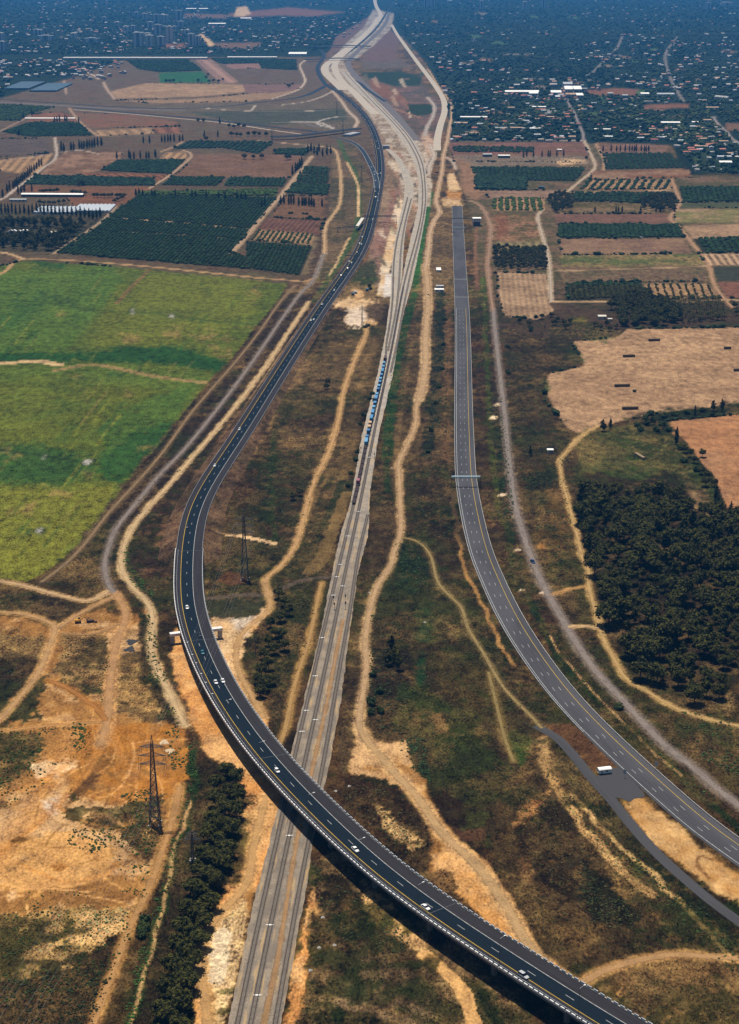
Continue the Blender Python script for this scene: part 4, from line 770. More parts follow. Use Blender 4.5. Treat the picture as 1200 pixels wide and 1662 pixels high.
# ------------------------------------------------------------------ ribbons: roads, tracks, railway
class Path:
    def __init__(s, pts, z=0.0, step=None, sig=10):
        """pts in photo pixels; z a number or a function of the pixel row"""
        A = np.array(smooth_px(pts, 10, sig)); zz = np.array([z(y) for y in A[:, 1]]) if callable(z) else np.full(len(A), float(z))
        X, Y = G(A[:, 0], A[:, 1], zz); P = np.stack([X, Y, zz], -1)
        d = np.r_[0, np.cumsum(np.hypot(np.diff(X), np.diff(Y)))]
        st_ = step or 3.0; n = max(2, int(d[-1]/st_)+1); u = np.linspace(0, d[-1], n)
        s.P = np.stack([np.interp(u, d, P[:, i]) for i in range(3)], -1); s.s = u
        T = np.gradient(s.P[:, :2], axis=0); T /= np.linalg.norm(T, axis=1)[:, None]+1e-9
        s.T = T; s.N = np.stack([-T[:, 1], T[:, 0]], -1)      # left of travel
        s.len = u[-1]
    def off(s, o, dz=0.0):
        o = np.asarray(o, float)
        xy = s.P[:, :2]+s.N*(o[:, None] if o.ndim else o); return np.column_stack([xy, s.P[:, 2]+dz])
    def at(s, u, o=0.0, dz=0.0):
        p = np.array([np.interp(u, s.s, s.P[:, i]) for i in range(3)]); t = np.array([np.interp(u, s.s, s.T[:, i]) for i in range(2)]); t /= np.linalg.norm(t)
        return Vector((p[0]-t[1]*o, p[1]+t[0]*o, p[2]+dz)), math.atan2(t[1], t[0])
    def nearest(s, p):
        return s.s[np.argmin((s.P[:, 0]-p[0])**2+(s.P[:, 1]-p[1])**2)]
    def cut(s, a, b):
        q = object.__new__(Path); k = (s.s >= a) & (s.s <= b)
        q.P, q.s, q.T, q.N = s.P[k], s.s[k], s.T[k], s.N[k]; q.len = q.s[-1]-q.s[0]; return q
def strip(path, o1, o2, dz, name, mat, parent=None, cols=1, jit=0.0, dz2=None, attrs=True):
    n = len(path.P); R = []
    for c in range(cols+1):
        t = c/cols; e = jit if c in (0, cols) else 0
        o = np.full(n, o1+(o2-o1)*t)
        if e: o = o+e*2*(fbm(path.P[:, 0], path.P[:, 1], 9, 3+c)-.5)+e*1.2*(fbm(path.P[:, 0], path.P[:, 1], 40, 8+c)-.5)
        R.append(path.off(o, dz if dz2 is None else dz+(dz2-dz)*t))
    V = np.stack(R, 1).reshape(-1, 3); i = np.arange(n-1)[:, None]*(cols+1)+np.arange(cols)[None]
    Fq = np.stack([i, i+cols+1, i+cols+2, i+1], -1).reshape(-1, 4)
    if (o2 > o1): Fq = Fq[:, ::-1]
    Fq = Fq[:, ::-1]
    uv = np.zeros((n, cols+1, 3)); uv[..., 0] = path.s[:, None]; uv[..., 1] = np.linspace(-1, 1, cols+1)[None]
    o = mesh_np(name, V, Fq, mat, parent, attrs={'along': ('FLOAT_VECTOR', 'POINT', uv.reshape(-1, 3))})
    return o
def track_mat(name, c, ruts=.35, edge=.55, rough=.95):
    k = NB(name); p = k.pos(); a = k.attr('along'); sp = k.n('SeparateXYZ'); k.L(a.outputs['Vector'], sp.inputs[0])
    u, v = sp.outputs[0], sp.outputs[1]; av = k.math('ABSOLUTE', v)
    n1 = k.noise(p, 0.8, 4); n2 = k.noise(p, 0.12, 4); cu = k.n('CombineXYZ'); k.L(k.math('MULTIPLY', u, 0.035), cu.inputs[0]); k.L(k.math('MULTIPLY', v, 3.0), cu.inputs[1])
    st_ = k.noise(cu.outputs[0], 2.2, 4, .6)
    rut = k.rng(k.math('ABSOLUTE', k.math('SUBTRACT', k.math('ADD', av, k.math('MULTIPLY', k.math('SUBTRACT', n2, .5), .35)), 0.40)), 0.02, 0.24, 1, 0)
    cl = k.mix(k.math('MULTIPLY', k.math('MULTIPLY', rut, k.rng(n2, .35, .65, .2, 1.0)), ruts+.25), tuple(x*.86 for x in c), tuple(min(.8, x*1.28) for x in c))
    cl = k.mix(k.rng(st_, .35, .7, 0, .45), cl, tuple(x*.62 for x in c))
    val = k.math('ADD', 1.0, k.math('ADD', k.math('MULTIPLY', k.math('SUBTRACT', n1, .5), 1.1), k.math('MULTIPLY', k.math('SUBTRACT', n2, .5), 1.3)))
    h = k.n('HueSaturation'); k.L(cl, h.inputs['Color']); k.L(val, h.inputs['Value'])
    k.fin(h.outputs[0], rough, .05, n1, .3, .4)
    e = k.math('SUBTRACT', k.math('SUBTRACT', 1.0, av), k.math('MULTIPLY', k.math('SUBTRACT', k.math('ADD', n1, n2), .80), edge*2.4))
    tr = k.n('BsdfTransparent'); mx = k.n('MixShader'); k.L(k.rng(e, 0.0, 0.50, 0, 1), mx.inputs[0]); k.L(tr.outputs[0], mx.inputs[1]); k.L(k.b.outputs[0], mx.inputs[2]); k.L(mx.outputs[0], k.out.inputs['Surface'])
    return k.m
TM = {}
for i, (nm, wd, c, pts) in enumerate(TRACKS):
    key = tuple(round(x, 2) for x in c)
    if key not in TM: TM[key] = track_mat('packed_dirt', c)
    far = min(p[1] for p in pts) < 260
    P_ = Path(pts, 0.05+0.012*(i % 12), step=8 if far else 3, sig=6)
    tag(strip(P_, wd*.62, -wd*.62, 0, nm, TM[key], cols=4, jit=wd*.10), kind='structure')

# asphalt
def asphalt(name, c, lanes, wear=.25, patch=0.0, darkband=None):
    """asphalt with wheel-path wear; 'along' holds distance and -1..1 across"""
    k = NB(name); p = k.pos(); a = k.attr('along'); sp = k.n('SeparateXYZ'); k.L(a.outputs['Vector'], sp.inputs[0]); u, v = sp.outputs[0], sp.outputs[1]
    n1 = k.noise(p, 1.6, 4); cu = k.n('CombineXYZ'); k.L(k.math('MULTIPLY', u, 0.02), cu.inputs[0]); k.L(k.math('MULTIPLY', v, 5.5), cu.inputs[1]); st_ = k.noise(cu.outputs[0], 1.6, 4, .7)
    cl = k.mix(k.rng(st_, .3, .7, 0, wear*2), c, tuple(x*1.55 for x in c))
    if darkband:
        lo, hi, c2 = darkband
        m = k.math('MULTIPLY', k.rng(v, lo-.004, lo+.004, 0, 1), k.rng(v, hi-.004, hi+.004, 1, 0)); cl = k.mix(m, cl, k.mix(k.rng(st_, .3, .7, 0, wear*1.5), c2, tuple(x*1.6 for x in c2)))
    if patch:
        cu2 = k.n('CombineXYZ'); k.L(k.math('MULTIPLY', u, 0.011), cu2.inputs[0]); k.L(k.math('MULTIPLY', v, .4), cu2.inputs[1])
        cl = k.mix(k.rng(k.noise(cu2.outputs[0], 1.0, 1), .42, .58, 0, patch), cl, tuple(x*1.7 for x in c))
    cl = k.mix(k.rng(n1, .35, .65, 0, .3), cl, tuple(x*.7 for x in c))
    return k.fin(cl, .95, .06, n1, .05, .3)
M['asphalt_new'] = asphalt('fresh_asphalt', (.026, .024, .027), 2, .42, darkband=(-.31, .55, (.0055, .0115, .0185)))
M['asphalt_grey'] = asphalt('grey_asphalt', (.050, .049, .054), 3, .45, .75)
M['asphalt_svc'] = asphalt('service_asphalt', (.048, .047, .050), 2, .4, .3)
M['asphalt_far'] = asphalt('dark_asphalt', (.026, .034, .045), 2, .2)
M['asphalt_pale'] = asphalt('pale_unfinished_road', (.31, .265, .21), 2, .75)
M['asphalt_worn'] = asphalt('worn_asphalt', (.105, .092, .088), 2, .6)
M['mark_white'] = plain('white_marking', (.42, .43, .42), .7, wl=1.2, amt=.35)
M['mark_yellow'] = plain('yellow_marking', (.50, .33, .03), .7, wl=1.2, amt=.2)
def zhw(y):
    return float(np.interp(y, [0, 230, 430, 560, 720, 890, 1030, 1180, 1300, 1490, 1700], [.15, .15, .8, 2.0, 3.6, 5.8, 7.6, 8.8, 9.4, 9.2, 9.0]))
HW = Path([(548, 147), (558, 156), (576, 170), (592, 188), (603, 205), (610, 222), (614.5, 240), (617.5, 262), (617.5, 283), (614, 305), (609, 330), (602, 360), (595, 386), (583, 413), (571, 431), (549, 464), (526, 494), (468, 584), (423, 656), (381, 723), (343, 778), (322, 820), (313.5, 850), (307, 890), (305.5, 950), (309, 985), (317, 1017), (327.5, 1050), (358, 1117), (402, 1183), (455, 1250), (537, 1333), (621, 1410), (721, 1484), (858, 1573), (966, 1641), (1060, 1698), (1180, 1765), (1330, 1845), (1520, 1940), (1750, 2040)], zhw, sig=60)
hw = tag(strip(HW, 8.3, -8.6, 0, 'highway', M['asphalt_new'], cols=8), kind='structure')
# offsets left of travel are positive: the direction of drawing runs towards the camera
RIGHTS = -1
def mark(path, o, w_, dz, nm, mat, par): return strip(path, o+w_/2, o-w_/2, dz, nm, mat, par)
# ------------------------------------------------------------------ highway markings, viaduct
def dash_row(path, o, pitch, ln, w_, dz, mat, par, most=300):
    me = None; us = np.arange(path.s[0]+4, path.s[-1]-4, pitch)[::-1]
    mb = MB(); mb.add([(-ln/2, -w_/2, 0), (ln/2, -w_/2, 0), (ln/2, w_/2, 0), (-ln/2, w_/2, 0)], [(0, 1, 2, 3)]); proto = None
    for u in us[:most]:
        p, a = path.at(u, o, dz)
        if proto is None: proto = mb.build('lane_dash', mat, par); d = proto
        else: d = proto.copy(); COL.objects.link(d); d.parent = par
        d.location = p; d.rotation_euler = (0, 0, a)
mark(HW, 2.6, .24, .02, 'edge_line', M['mark_white'], hw); mark(HW, -4.7, .26, .02, 'yellow_line', M['mark_yellow'], hw)
dash_row(HW, -1.05, 20.0, 4.4, .19, .02, M['mark_white'], hw)
uA = HW.nearest(at(307, 892, 5.5)); VI = HW.cut(uA, 1e9)
vroot = tag(empty('viaduct'), 'long curved concrete viaduct carrying the dark highway across the railway', 'bridge')
def deck_solid(path, prof, name, mat, parent):
    """sweep a cross-section [(offset, dz)...] along a path"""
    R = np.stack([path.off(o, dz) for o, dz in prof], 1); n, m = R.shape[:2]
    i = np.arange(n-1)[:, None]*m; j = np.arange(m)[None]; j2 = (j+1) % m
    Fq = np.stack([i+j, i+j2, i+m+j2, i+m+j], -1).reshape(-1, 4)
    return mesh_np(name, R.reshape(-1, 3), Fq, mat, parent)
deck_solid(VI, [(8.9, -.05), (-9.0, -.05), (-9.0, -.55), (-5.2, -1.2), (-4.6, -2.3), (4.6, -2.3), (5.2, -1.2), (8.9, -.55)], 'deck', M['shade_concrete'], vroot)
deck_solid(VI, [(-8.65, .02), (-9.0, .02), (-9.0, .45), (-8.65, .45)], 'kerb', M['shade_concrete'], vroot)
deck_solid(VI, [(8.9, .02), (8.4, .02), (8.4, .40), (8.9, .40)], 'kerb', M['concrete'], vroot)
deck_solid(VI, [(-7.05, .02), (-7.2, .02), (-7.2, .55), (-7.05, .55)], 'guard_rail', M['steel'], vroot)
def panels(path, o, pitch, d, dz, name, mat, par, most=296):
    mb = MB(); mb.box((0, 0, 0), d); proto = None
    us = np.arange(path.s[0]+1, path.s[-1]-1, pitch)[::-1][:most]
    for u in us:
        p, a = path.at(u, o, dz)
        if proto is None: proto = mb.build(name, mat, par); x = proto
        else: x = proto.copy(); COL.objects.link(x); x.parent = par
        x.location = p; x.rotation_euler = (0, 0, a)
LV = VI.s[-1]-VI.s[0]
panels(VI, -8.82, max(2.7, LV/290), (1.95, .42, .85), .88, 'parapet_panel', M['white_rail'], vroot)
panels(VI, 8.65, max(3.3, LV/290), (2.1, .34, .40), .85, 'guard_panel', M['steel'], vroot)
pm = MB()
for u in np.arange(VI.s[0]+1, VI.s[-1]-1, 3.0):
    p, a = VI.at(u, 8.65, .7); pm.box(p, (.25, .25, .7), a)
    p, a = VI.at(u, -7.12, .5); pm.box(p, (.15, .2, .5), a)
tag(pm.build('rail_posts', M['darksteel'], vroot), kind='stuff')
for u in np.arange(VI.s[0]+2, VI.s[-1], 156.0):      # expansion joints
    p, a = VI.at(u, 0, .015); mb = MB(); mb.box((0, 0, 0), (.35, 16.4, .02)); j = mb.build('expansion_joint', M['darksteel'], vroot); j.location = p; j.rotation_euler = (0, 0, a)
pier = None
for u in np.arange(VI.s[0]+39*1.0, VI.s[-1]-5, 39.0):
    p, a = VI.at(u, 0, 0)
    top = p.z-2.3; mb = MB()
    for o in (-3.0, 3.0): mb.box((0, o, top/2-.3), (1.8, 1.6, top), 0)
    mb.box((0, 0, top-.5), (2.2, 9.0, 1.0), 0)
    q = mb.build('pier', M['shade_concrete'], vroot); q.location = (p.x, p.y, 0); q.rotation_euler = (0, 0, a)
# the long straddle beam: a portal under the deck with its legs standing wide of the road
bL, bR = at(276, 1030, 5.7), at(361, 1020, 5.7)
sb = MB(); sb.bar(bL, bR, 3.0, 1.6); sb.build('straddle_beam', M['wall_white'], vroot)
for q in (bL, bR):
    d = (bR-bL).normalized()*(1.4 if q is bL else -1.4); mb = MB(); mb.box((q.x+d.x, q.y+d.y, 2.45), (2.2, 2.2, 4.9), math.atan2(d.y, d.x)); mb.build('straddle_leg', M['concrete'], vroot)
# abutment and embankment
pa, aa = VI.at(VI.s[0], 0, 0)
mb = MB(); mb.box((pa.x, pa.y, pa.z/2-1.0), (1.6, 18.0, pa.z-1.4), aa); mb.build('abutment', M['concrete'], vroot)
EM = HW.cut(0, uA+16)
for sgn, nm in ((1, 'embankment_slope'), (-1, 'embankment_slope')):
    n = len(EM.P); rows = []; end = np.clip((uA+15-EM.s)/13.0, 0, 1)
    for t in np.r_[-1.0, np.linspace(0, 1, 7)]:
        h = EM.P[:, 2]*end; tt = max(t, 0.0); e = (8.5*sgn+sgn*(h*2.0+.5)*tt) if t >= 0 else np.full(n, 0.0)
        r = EM.off(e, 0); r[:, 2] = np.where(end < 1, h*(1-tt)-1.2*(1-tt)*(end > .9)-.1, h*(1-tt)-.12*(1-tt)-.06*tt)+.25*h/6*math.sin(tt*3.14)*(fbm(r[:, 0], r[:, 1], 9, 4)-.5)
        if t < 0: r[:, 2] -= .25
        rows.append(r)
    V = np.stack(rows, 1); m = V.shape[1]; i = np.arange(n-1)[:, None]*m+np.arange(m-1)[None]
    Fq = np.stack([i, i+1, i+m+1, i+m], -1).reshape(-1, 4); Fq = Fq if sgn < 0 else Fq[:, ::-1]
    V = V.reshape(-1, 3); c, f = cover_at(V[:, 0]+sgn*6, V[:, 1])
    t2 = sstep(.35, .65, fbm(V[:, 0], V[:, 1], 25, 77))[:, None]; base = np.array((.12, .066, .036))*(1-t2)+np.array((.05, .032, .018))*t2
    c = c*.35+base*.65
    tag(mesh_np(nm, V, Fq, M['ground'], attrs={'cover': ('FLOAT_COLOR', 'POINT', np.column_stack([c, np.full(len(c), .8)])), 'furrow': ('FLOAT_VECTOR', 'POINT', np.zeros((len(c), 3)))}, smooth=True), kind='structure')
# steel guard rails on the ground part of the highway
def guard(path, o, label, h=.75, gap=4.0, mat='steel'):
    r = tag(empty('guard_rail'), label, 'guard rail')
    deck_solid(path, [(o+.06, h-.32), (o-.06, h-.32), (o-.06, h), (o+.06, h)], 'rail_beam', M[mat], r)
    mb = MB()
    for u in np.arange(path.s[0], path.s[-1], gap):
        p, a = path.at(u, o, h/2); mb.box(p, (.12, .12, h), a)
    tag(mb.build('rail_posts', M['steel'], r), kind='stuff'); return r
EMg = HW.cut(200, uA)
guard(EMg, 8.2, 'steel guard rail along the railway side of the busy dark highway')
guard(EMg, -8.4, 'steel guard rail along the crop field side of the busy dark highway')

# ------------------------------------------------------------------ right carriageway, other roads
RR = Path([(742, 334), (744.5, 390), (748.5, 470), (751, 520), (752, 580), (752.2, 640), (753.4, 706), (755.3, 759), (757.5, 785), (761.5, 812), (769, 850), (781.5, 900), (800, 943), (826, 1000), (868, 1067), (921, 1137), (985, 1202), (1040, 1253), (1081, 1290), (1126, 1329), (1166, 1360), (1223, 1400), (1330, 1474), (1450, 1555), (1600, 1650), (1800, 1770)], .16, sig=40)
rr = tag(strip(RR, 7.85, -7.85, 0, 'carriageway', M['asphalt_grey'], cols=8), kind='structure')
uM = RR.nearest(at(750, 500)); RM = RR.cut(uM, 1e9)
mark(RM, -6.1, .26, .02, 'edge_line', M['mark_white'], rr); mark(RM, 4.1, .26, .02, 'yellow_line', M['mark_yellow'], rr)
for o in (-2.75, .75): dash_row(RM, o, 20.0, 4.4, .20, .02, M['mark_white'], rr)
uE = RR.nearest(at(843, 1067)); uK = RR.nearest(at(985, 1215))
guard(RR.cut(0, RR.nearest(at(960, 1190))), -7.7, 'pale guard rail on the railway side of the empty grey carriageway', mat='white_rail')
guard(RR, 7.7, 'pale guard rail on the gravel road side of the empty grey carriageway', mat='white_rail')
mb = MB()
for y in (453, 482): 
    p, a = RR.at(RR.nearest(at(748, y)), 0, .03); mb.box(p, (1.0, 15, .03), a)
mb.build('road_joint', M['mark_white'], rr)
def road(pts, wd, mat, nm='road', z=.12, sig=20, line_=None, cols=4):
    P_ = Path(pts, z, step=10 if min(p[1] for p in pts) < 240 else 3, sig=sig)
    o = tag(strip(P_, wd/2, -wd/2, 0, nm, M[mat], cols=cols), kind='structure')
    if line_:
        for q in line_: mark(P_, q, .5, .03, 'edge_line', M['mark_white'], o)
    return P_
SVC = road([(870, 1178), (889, 1188), (909, 1201), (937, 1233), (959, 1261), (991, 1296), (1016, 1328), (1051, 1369), (1083, 1401), (1115, 1429), (1149, 1458), (1200, 1496), (1290, 1560), (1420, 1650), (1600, 1760)], 5.4, 'asphalt_svc', 'service_road', z=.10)
ap = MB(); A_ = [at(x, y, .13) for x, y in smooth_px([(968, 1262), (980, 1252), (1000, 1246), (1014, 1252), (1030, 1270), (1046, 1289), (1043, 1294), (1030, 1296), (1022, 1301), (1010, 1296), (1000, 1294), (985, 1288), (968, 1262)], 5)]
ap.add(A_, [tuple(range(len(A_)))[::-1]]); tag(ap.build('paved_apron', M['asphalt_svc']), kind='structure')
_o = COL.objects['paved_apron'].data; _o.attributes.new('along', 'FLOAT_VECTOR', 'POINT')
# interchange
FARW = 14
road([(640, 2), (628, 20), (612, 45), (588, 68), (566, 85), (548, 95), (538, 103), (530, 112), (532, 122), (548, 143), (556, 155)], 11, 'asphalt_far', 'highway_connection', .14, sig=8)
road([(519, 78), (526, 88), (524, 97), (516, 107), (517, 118), (524, 131), (534, 141), (547, 148)], 13, 'asphalt_far', 'highway_connection', .16, sig=6)
road([(606, -20), (610, 8), (618, 25), (606, 42), (582, 66), (556, 84), (540, 97), (528, 108), (530, 120), (542, 132), (557, 146)], 26, 'asphalt_pale', 'unfinished_road', .18, sig=4)
road([(614, 28), (598, 52), (572, 76), (553, 92), (544, 104), (545, 116), (556, 133), (575, 150), (592, 168), (610, 185)], 22, 'asphalt_pale', 'unfinished_road', .20, sig=6)
road([(632, 20), (625, 40), (606, 60), (584, 80), (568, 96), (566, 108), (575, 120), (592, 138), (608, 152), (627, 170), (647, 192), (663, 212), (677, 228)], 20, 'asphalt_worn', 'unfinished_carriageway', .22, sig=6)
road([(574, 130), (585, 135), (597, 146), (612, 156), (626, 165)], 10, 'asphalt_far', 'slip_road', .26, sig=4)
road([(-120, 157), (0, 161), (75, 166), (150, 171), (225, 175), (300, 176), (380, 171), (410, 167), (460, 162), (497, 155), (520, 144), (531, 138)], 14, 'asphalt_far', 'link_road', .14, sig=6)
road([(-120, 162), (0, 166), (75, 170), (150, 174.5), (225, 178), (300, 179)], 24, 'asphalt_worn', 'link_road', .12, sig=6)
road([(120, 175), (150, 177), (212, 183), (260, 187), (360, 196), (440, 206), (500, 212), (522, 216)], 16, 'asphalt_far', 'link_road', .18, sig=6)
road([(120, 178), (212, 185), (260, 189.5), (360, 199), (440, 211), (500, 219)], 7, 'asphalt_pale', 'link_shoulder', .16, sig=6)
RAMP = road([(536, 222), (550, 224), (562, 227), (574, 232), (583, 238), (590, 246), (596, 256), (602, 268), (607, 279), (611, 292), (612, 306)], 9.5, 'asphalt_far', 'ramp_road', .55, sig=8, line_=(4.4, -4.4))
road([(485, 200), (500, 201), (508, 205), (522, 207)], 8, 'asphalt_worn', 'turning_area', .12)
TANR = road([(636, 40), (645, 56), (655, 70), (677, 100), (700, 130), (717, 155), (722, 170), (721, 185), (715, 203), (710, 227), (710, 244)], 15, 'asphalt_pale', 'railway_formation', .15, sig=6)

# ------------------------------------------------------------------ railway
def ballast_mat():
    k = NB('ballast'); p = k.pos(); a = k.attr('along'); sp = k.n('SeparateXYZ'); k.L(a.outputs['Vector'], sp.inputs[0])
    n1 = k.noise(p, 2.2, 5, .7); n2 = k.noise(p, .09, 4, .6)
    sy = k.n('SeparateXYZ'); k.L(p, sy.inputs[0]); ny = k.rng(sy.outputs[1], 850, 1500, 0, 1)
    c = k.mix(k.rng(n2, .38, .62, 0, 1), k.mix(ny, (.20, .165, .13), (.36, .32, .275)), k.mix(ny, (.30, .245, .185), (.47, .42, .35))); c = k.mix(k.rng(n1, .42, .60, 0, .65), c, (.10, .082, .065))
    cu = k.n('CombineXYZ'); k.L(k.math('MULTIPLY', sp.outputs[0], .02), cu.inputs[0]); k.L(k.math('MULTIPLY', sp.outputs[1], 2.5), cu.inputs[1])
    c = k.mix(k.rng(k.noise(cu.outputs[0], 2.0, 3), .52, .66, 0, .7), c, (.40, .27, .13))
    return k.fin(c, .95, .05, n1, .15, .6)
M['ballast'] = ballast_mat()
def bed(ptsL, ptsR, nm, z):
    n = 200; yL = np.linspace(ptsL[0][1], ptsL[-1][1], n)
    L_ = np.array(smooth_px([(np.interp(y, [p[1] for p in ptsL], [p[0] for p in ptsL]), y) for y in np.linspace(ptsL[0][1], ptsL[-1][1], n)], 3, 8)); R_ = np.array(smooth_px([(np.interp(y, [p[1] for p in ptsR], [p[0] for p in ptsR]), y) for y in np.linspace(ptsR[0][1], ptsR[-1][1], n)], 3, 8))
    rows, uv = [], []
    s = 0
    for k_, t in enumerate(np.linspace(0, 1, 9)):
        x = L_[:, 0]*(1-t)+R_[:, 0]*t; y = L_[:, 1]*(1-t)+R_[:, 1]*t; X, Y = G(x, y)
        if k_ in (0, 8):
            j = (fbm(X, Y, 7, 5)-.5)*1.6; X = X+j
        Z = np.full_like(X, z if 0 < k_ < 8 else -.05); rows.append(np.column_stack([X, Y, Z])); uv.append(np.column_stack([-Y, np.full_like(X, 2*t-1), 0*X]))
    V = np.stack(rows, 1); m = 9; N_ = len(L_); i = np.arange(N_-1)[:, None]*m+np.arange(m-1)[None]
    Fq = np.stack([i, i+m, i+m+1, i+1], -1).reshape(-1, 4)
    return tag(mesh_np(nm, V.reshape(-1, 3), Fq, M['ballast'], attrs={'along': ('FLOAT_VECTOR', 'POINT', np.stack(uv, 1).reshape(-1, 3))}), kind='structure')
bed([(555, 117), (565, 133), (582, 150), (602, 167), (615, 183), (631, 200), (644, 217), (655, 233), (663, 247), (670, 260), (677, 280), (680, 300), (678, 340), (668, 380), (657, 430), (650, 470), (635, 500), (627, 535), (613, 605), (586.5, 710), (569, 815), (552, 867), (538, 933), (518, 1033), (493, 1133), (473, 1217), (433, 1380), (413, 1453), (366, 1672), (330, 1830)],
    [(565, 117), (580, 133), (598, 150), (617, 167), (633, 183), (650, 200), (664, 217), (677, 233), (683, 247), (688, 260), (692, 280), (694, 300), (693, 340), (685, 385), (676, 430), (668, 465), (658, 500), (649.5, 535), (639, 605), (614.5, 710), (601, 800), (599, 867), (581, 933), (568, 1033), (555, 1133), (540, 1217), (507, 1380), (497, 1453), (456, 1672), (430, 1830)], 'railway_ballast', .35)
bed([(626, 242), (640, 256), (650, 275), (657, 300), (655, 325), (648, 356), (641, 390), (636, 430), (634, 478), (627, 535), (622, 560)],
    [(634, 242), (652, 258), (664, 280), (672, 300), (671, 325), (662, 356), (657, 385), (655, 420), (653, 450), (640, 520), (632, 560)], 'railway_ballast', .30)
TRK = {}
M['bedding'] = track_mat('track_bedding', (.165, .135, .108), .1, .5)
def track(nm_, pts, label, stain=0.0, lab2=None):
    P_ = Path(pts, .36, step=3, sig=14); r = tag(empty('railway_track'), label, 'railway track')
    for o in (.72, -.72): deck_solid(P_, [(o+.13, .18), (o-.13, .18), (o-.13, .34), (o+.13, .34)], 'rail', M['rail'], r)
    us = np.arange(P_.s[0], P_.s[-1], .75); us = us[P_.s[-1]-us < 900]; mb = []
    pts_ = np.stack([np.interp(us, P_.s, P_.P[:, i]) for i in range(3)], -1); T = np.stack([np.interp(us, P_.s, P_.T[:, i]) for i in range(2)], -1)
    N_ = np.stack([-T[:, 1], T[:, 0]], -1); V = []
    for a, b in ((-.14, -1.3), (.14, -1.3), (.14, 1.3), (-.14, 1.3)):
        q = pts_.copy(); q[:, :2] += T*a+N_*b; q[:, 2] += .16; V.append(q)
    V = np.stack(V, 1).reshape(-1, 3); Fq = np.arange(len(us)*4).reshape(-1, 4)
    tag(mesh_np('sleepers', V, Fq, M['sleeper'], r), kind='stuff')
    strip(P_, 1.5, -1.5, .035, 'track_bed', M['bedding'], r, cols=4, jit=.25)
    if stain: strip(P_, .95, -.95, .08, 'oil_stain', M['stain'], r)
    TRK[nm_] = P_; return P_
M['stain'] = plain('oil_stained_ballast', (.075, .06, .052), .95, .1, 2.0, .4)
track('left', [(662, 320), (652, 360), (644, 392), (639, 430), (638, 478), (634, 520), (627, 560), (626, 584), (611, 650), (597, 710), (585, 770), (573, 824), (557, 890), (538, 970), (517, 1060), (497, 1147), (478, 1230), (457, 1330), (434, 1434), (410, 1545), (385, 1665), (352, 1820)], 'leftmost railway track, the one the blue container train stands on')
track('mid', [(560, 117), (583, 142), (608, 168), (632, 192), (655, 218), (671, 244), (681, 268), (686, 300), (686, 325), (684, 350), (676, 386), (666, 422), (659, 448), (651, 485), (640, 545), (629, 600), (612, 680), (599, 745), (585, 815), (570, 885), (553, 965), (534, 1057), (516, 1140), (503, 1200), (488, 1268), (470, 1355), (452, 1440), (430, 1548), (406, 1667), (376, 1820)], 'middle railway track running the length of the ballast bed')
track('right', [(597, 835), (592, 858), (584, 890), (577, 930), (570, 980), (556, 1060), (542, 1140), (527, 1228), (511, 1310), (500, 1373), (484, 1455), (466, 1555), (446, 1667), (420, 1820)], 'short right railway track starting beside the dirt road junction')
track('siding', [(568, 120), (590, 143), (615, 169), (640, 195), (662, 220), (677, 245), (687, 270), (690, 300), (691, 325), (688, 350), (680, 390), (670, 430), (661, 470), (653, 510), (645, 555), (634, 605)], 'far right-hand railway track beside the bright green strip')
track('loop', [(668, 322), (660, 352), (653, 388), (650, 420), (649, 440), (647, 470), (643, 505), (636, 540), (630, 570)], 'curving siding track by the pale sandy strip')
dirt = Path([(557, 1005), (548, 1050), (533, 1130), (518, 1200), (500, 1280), (484, 1355), (467, 1453), (452, 1553), (428, 1662), (395, 1820)], .40, sig=10)
tag(strip(dirt, 1.9, -1.9, 0, 'dirt_strip', track_mat('dirt_between_tracks', (.34, .20, .095), .1), cols=4, jit=.5), kind='structure')
STN = TRK['mid'].cut(TRK['mid'].nearest(at(655, 465)), TRK['mid'].nearest(at(566, 900)))
tag(strip(STN, 1.1, -1.1, .10, 'oil_stained_ballast', M['stain']), kind='structure')

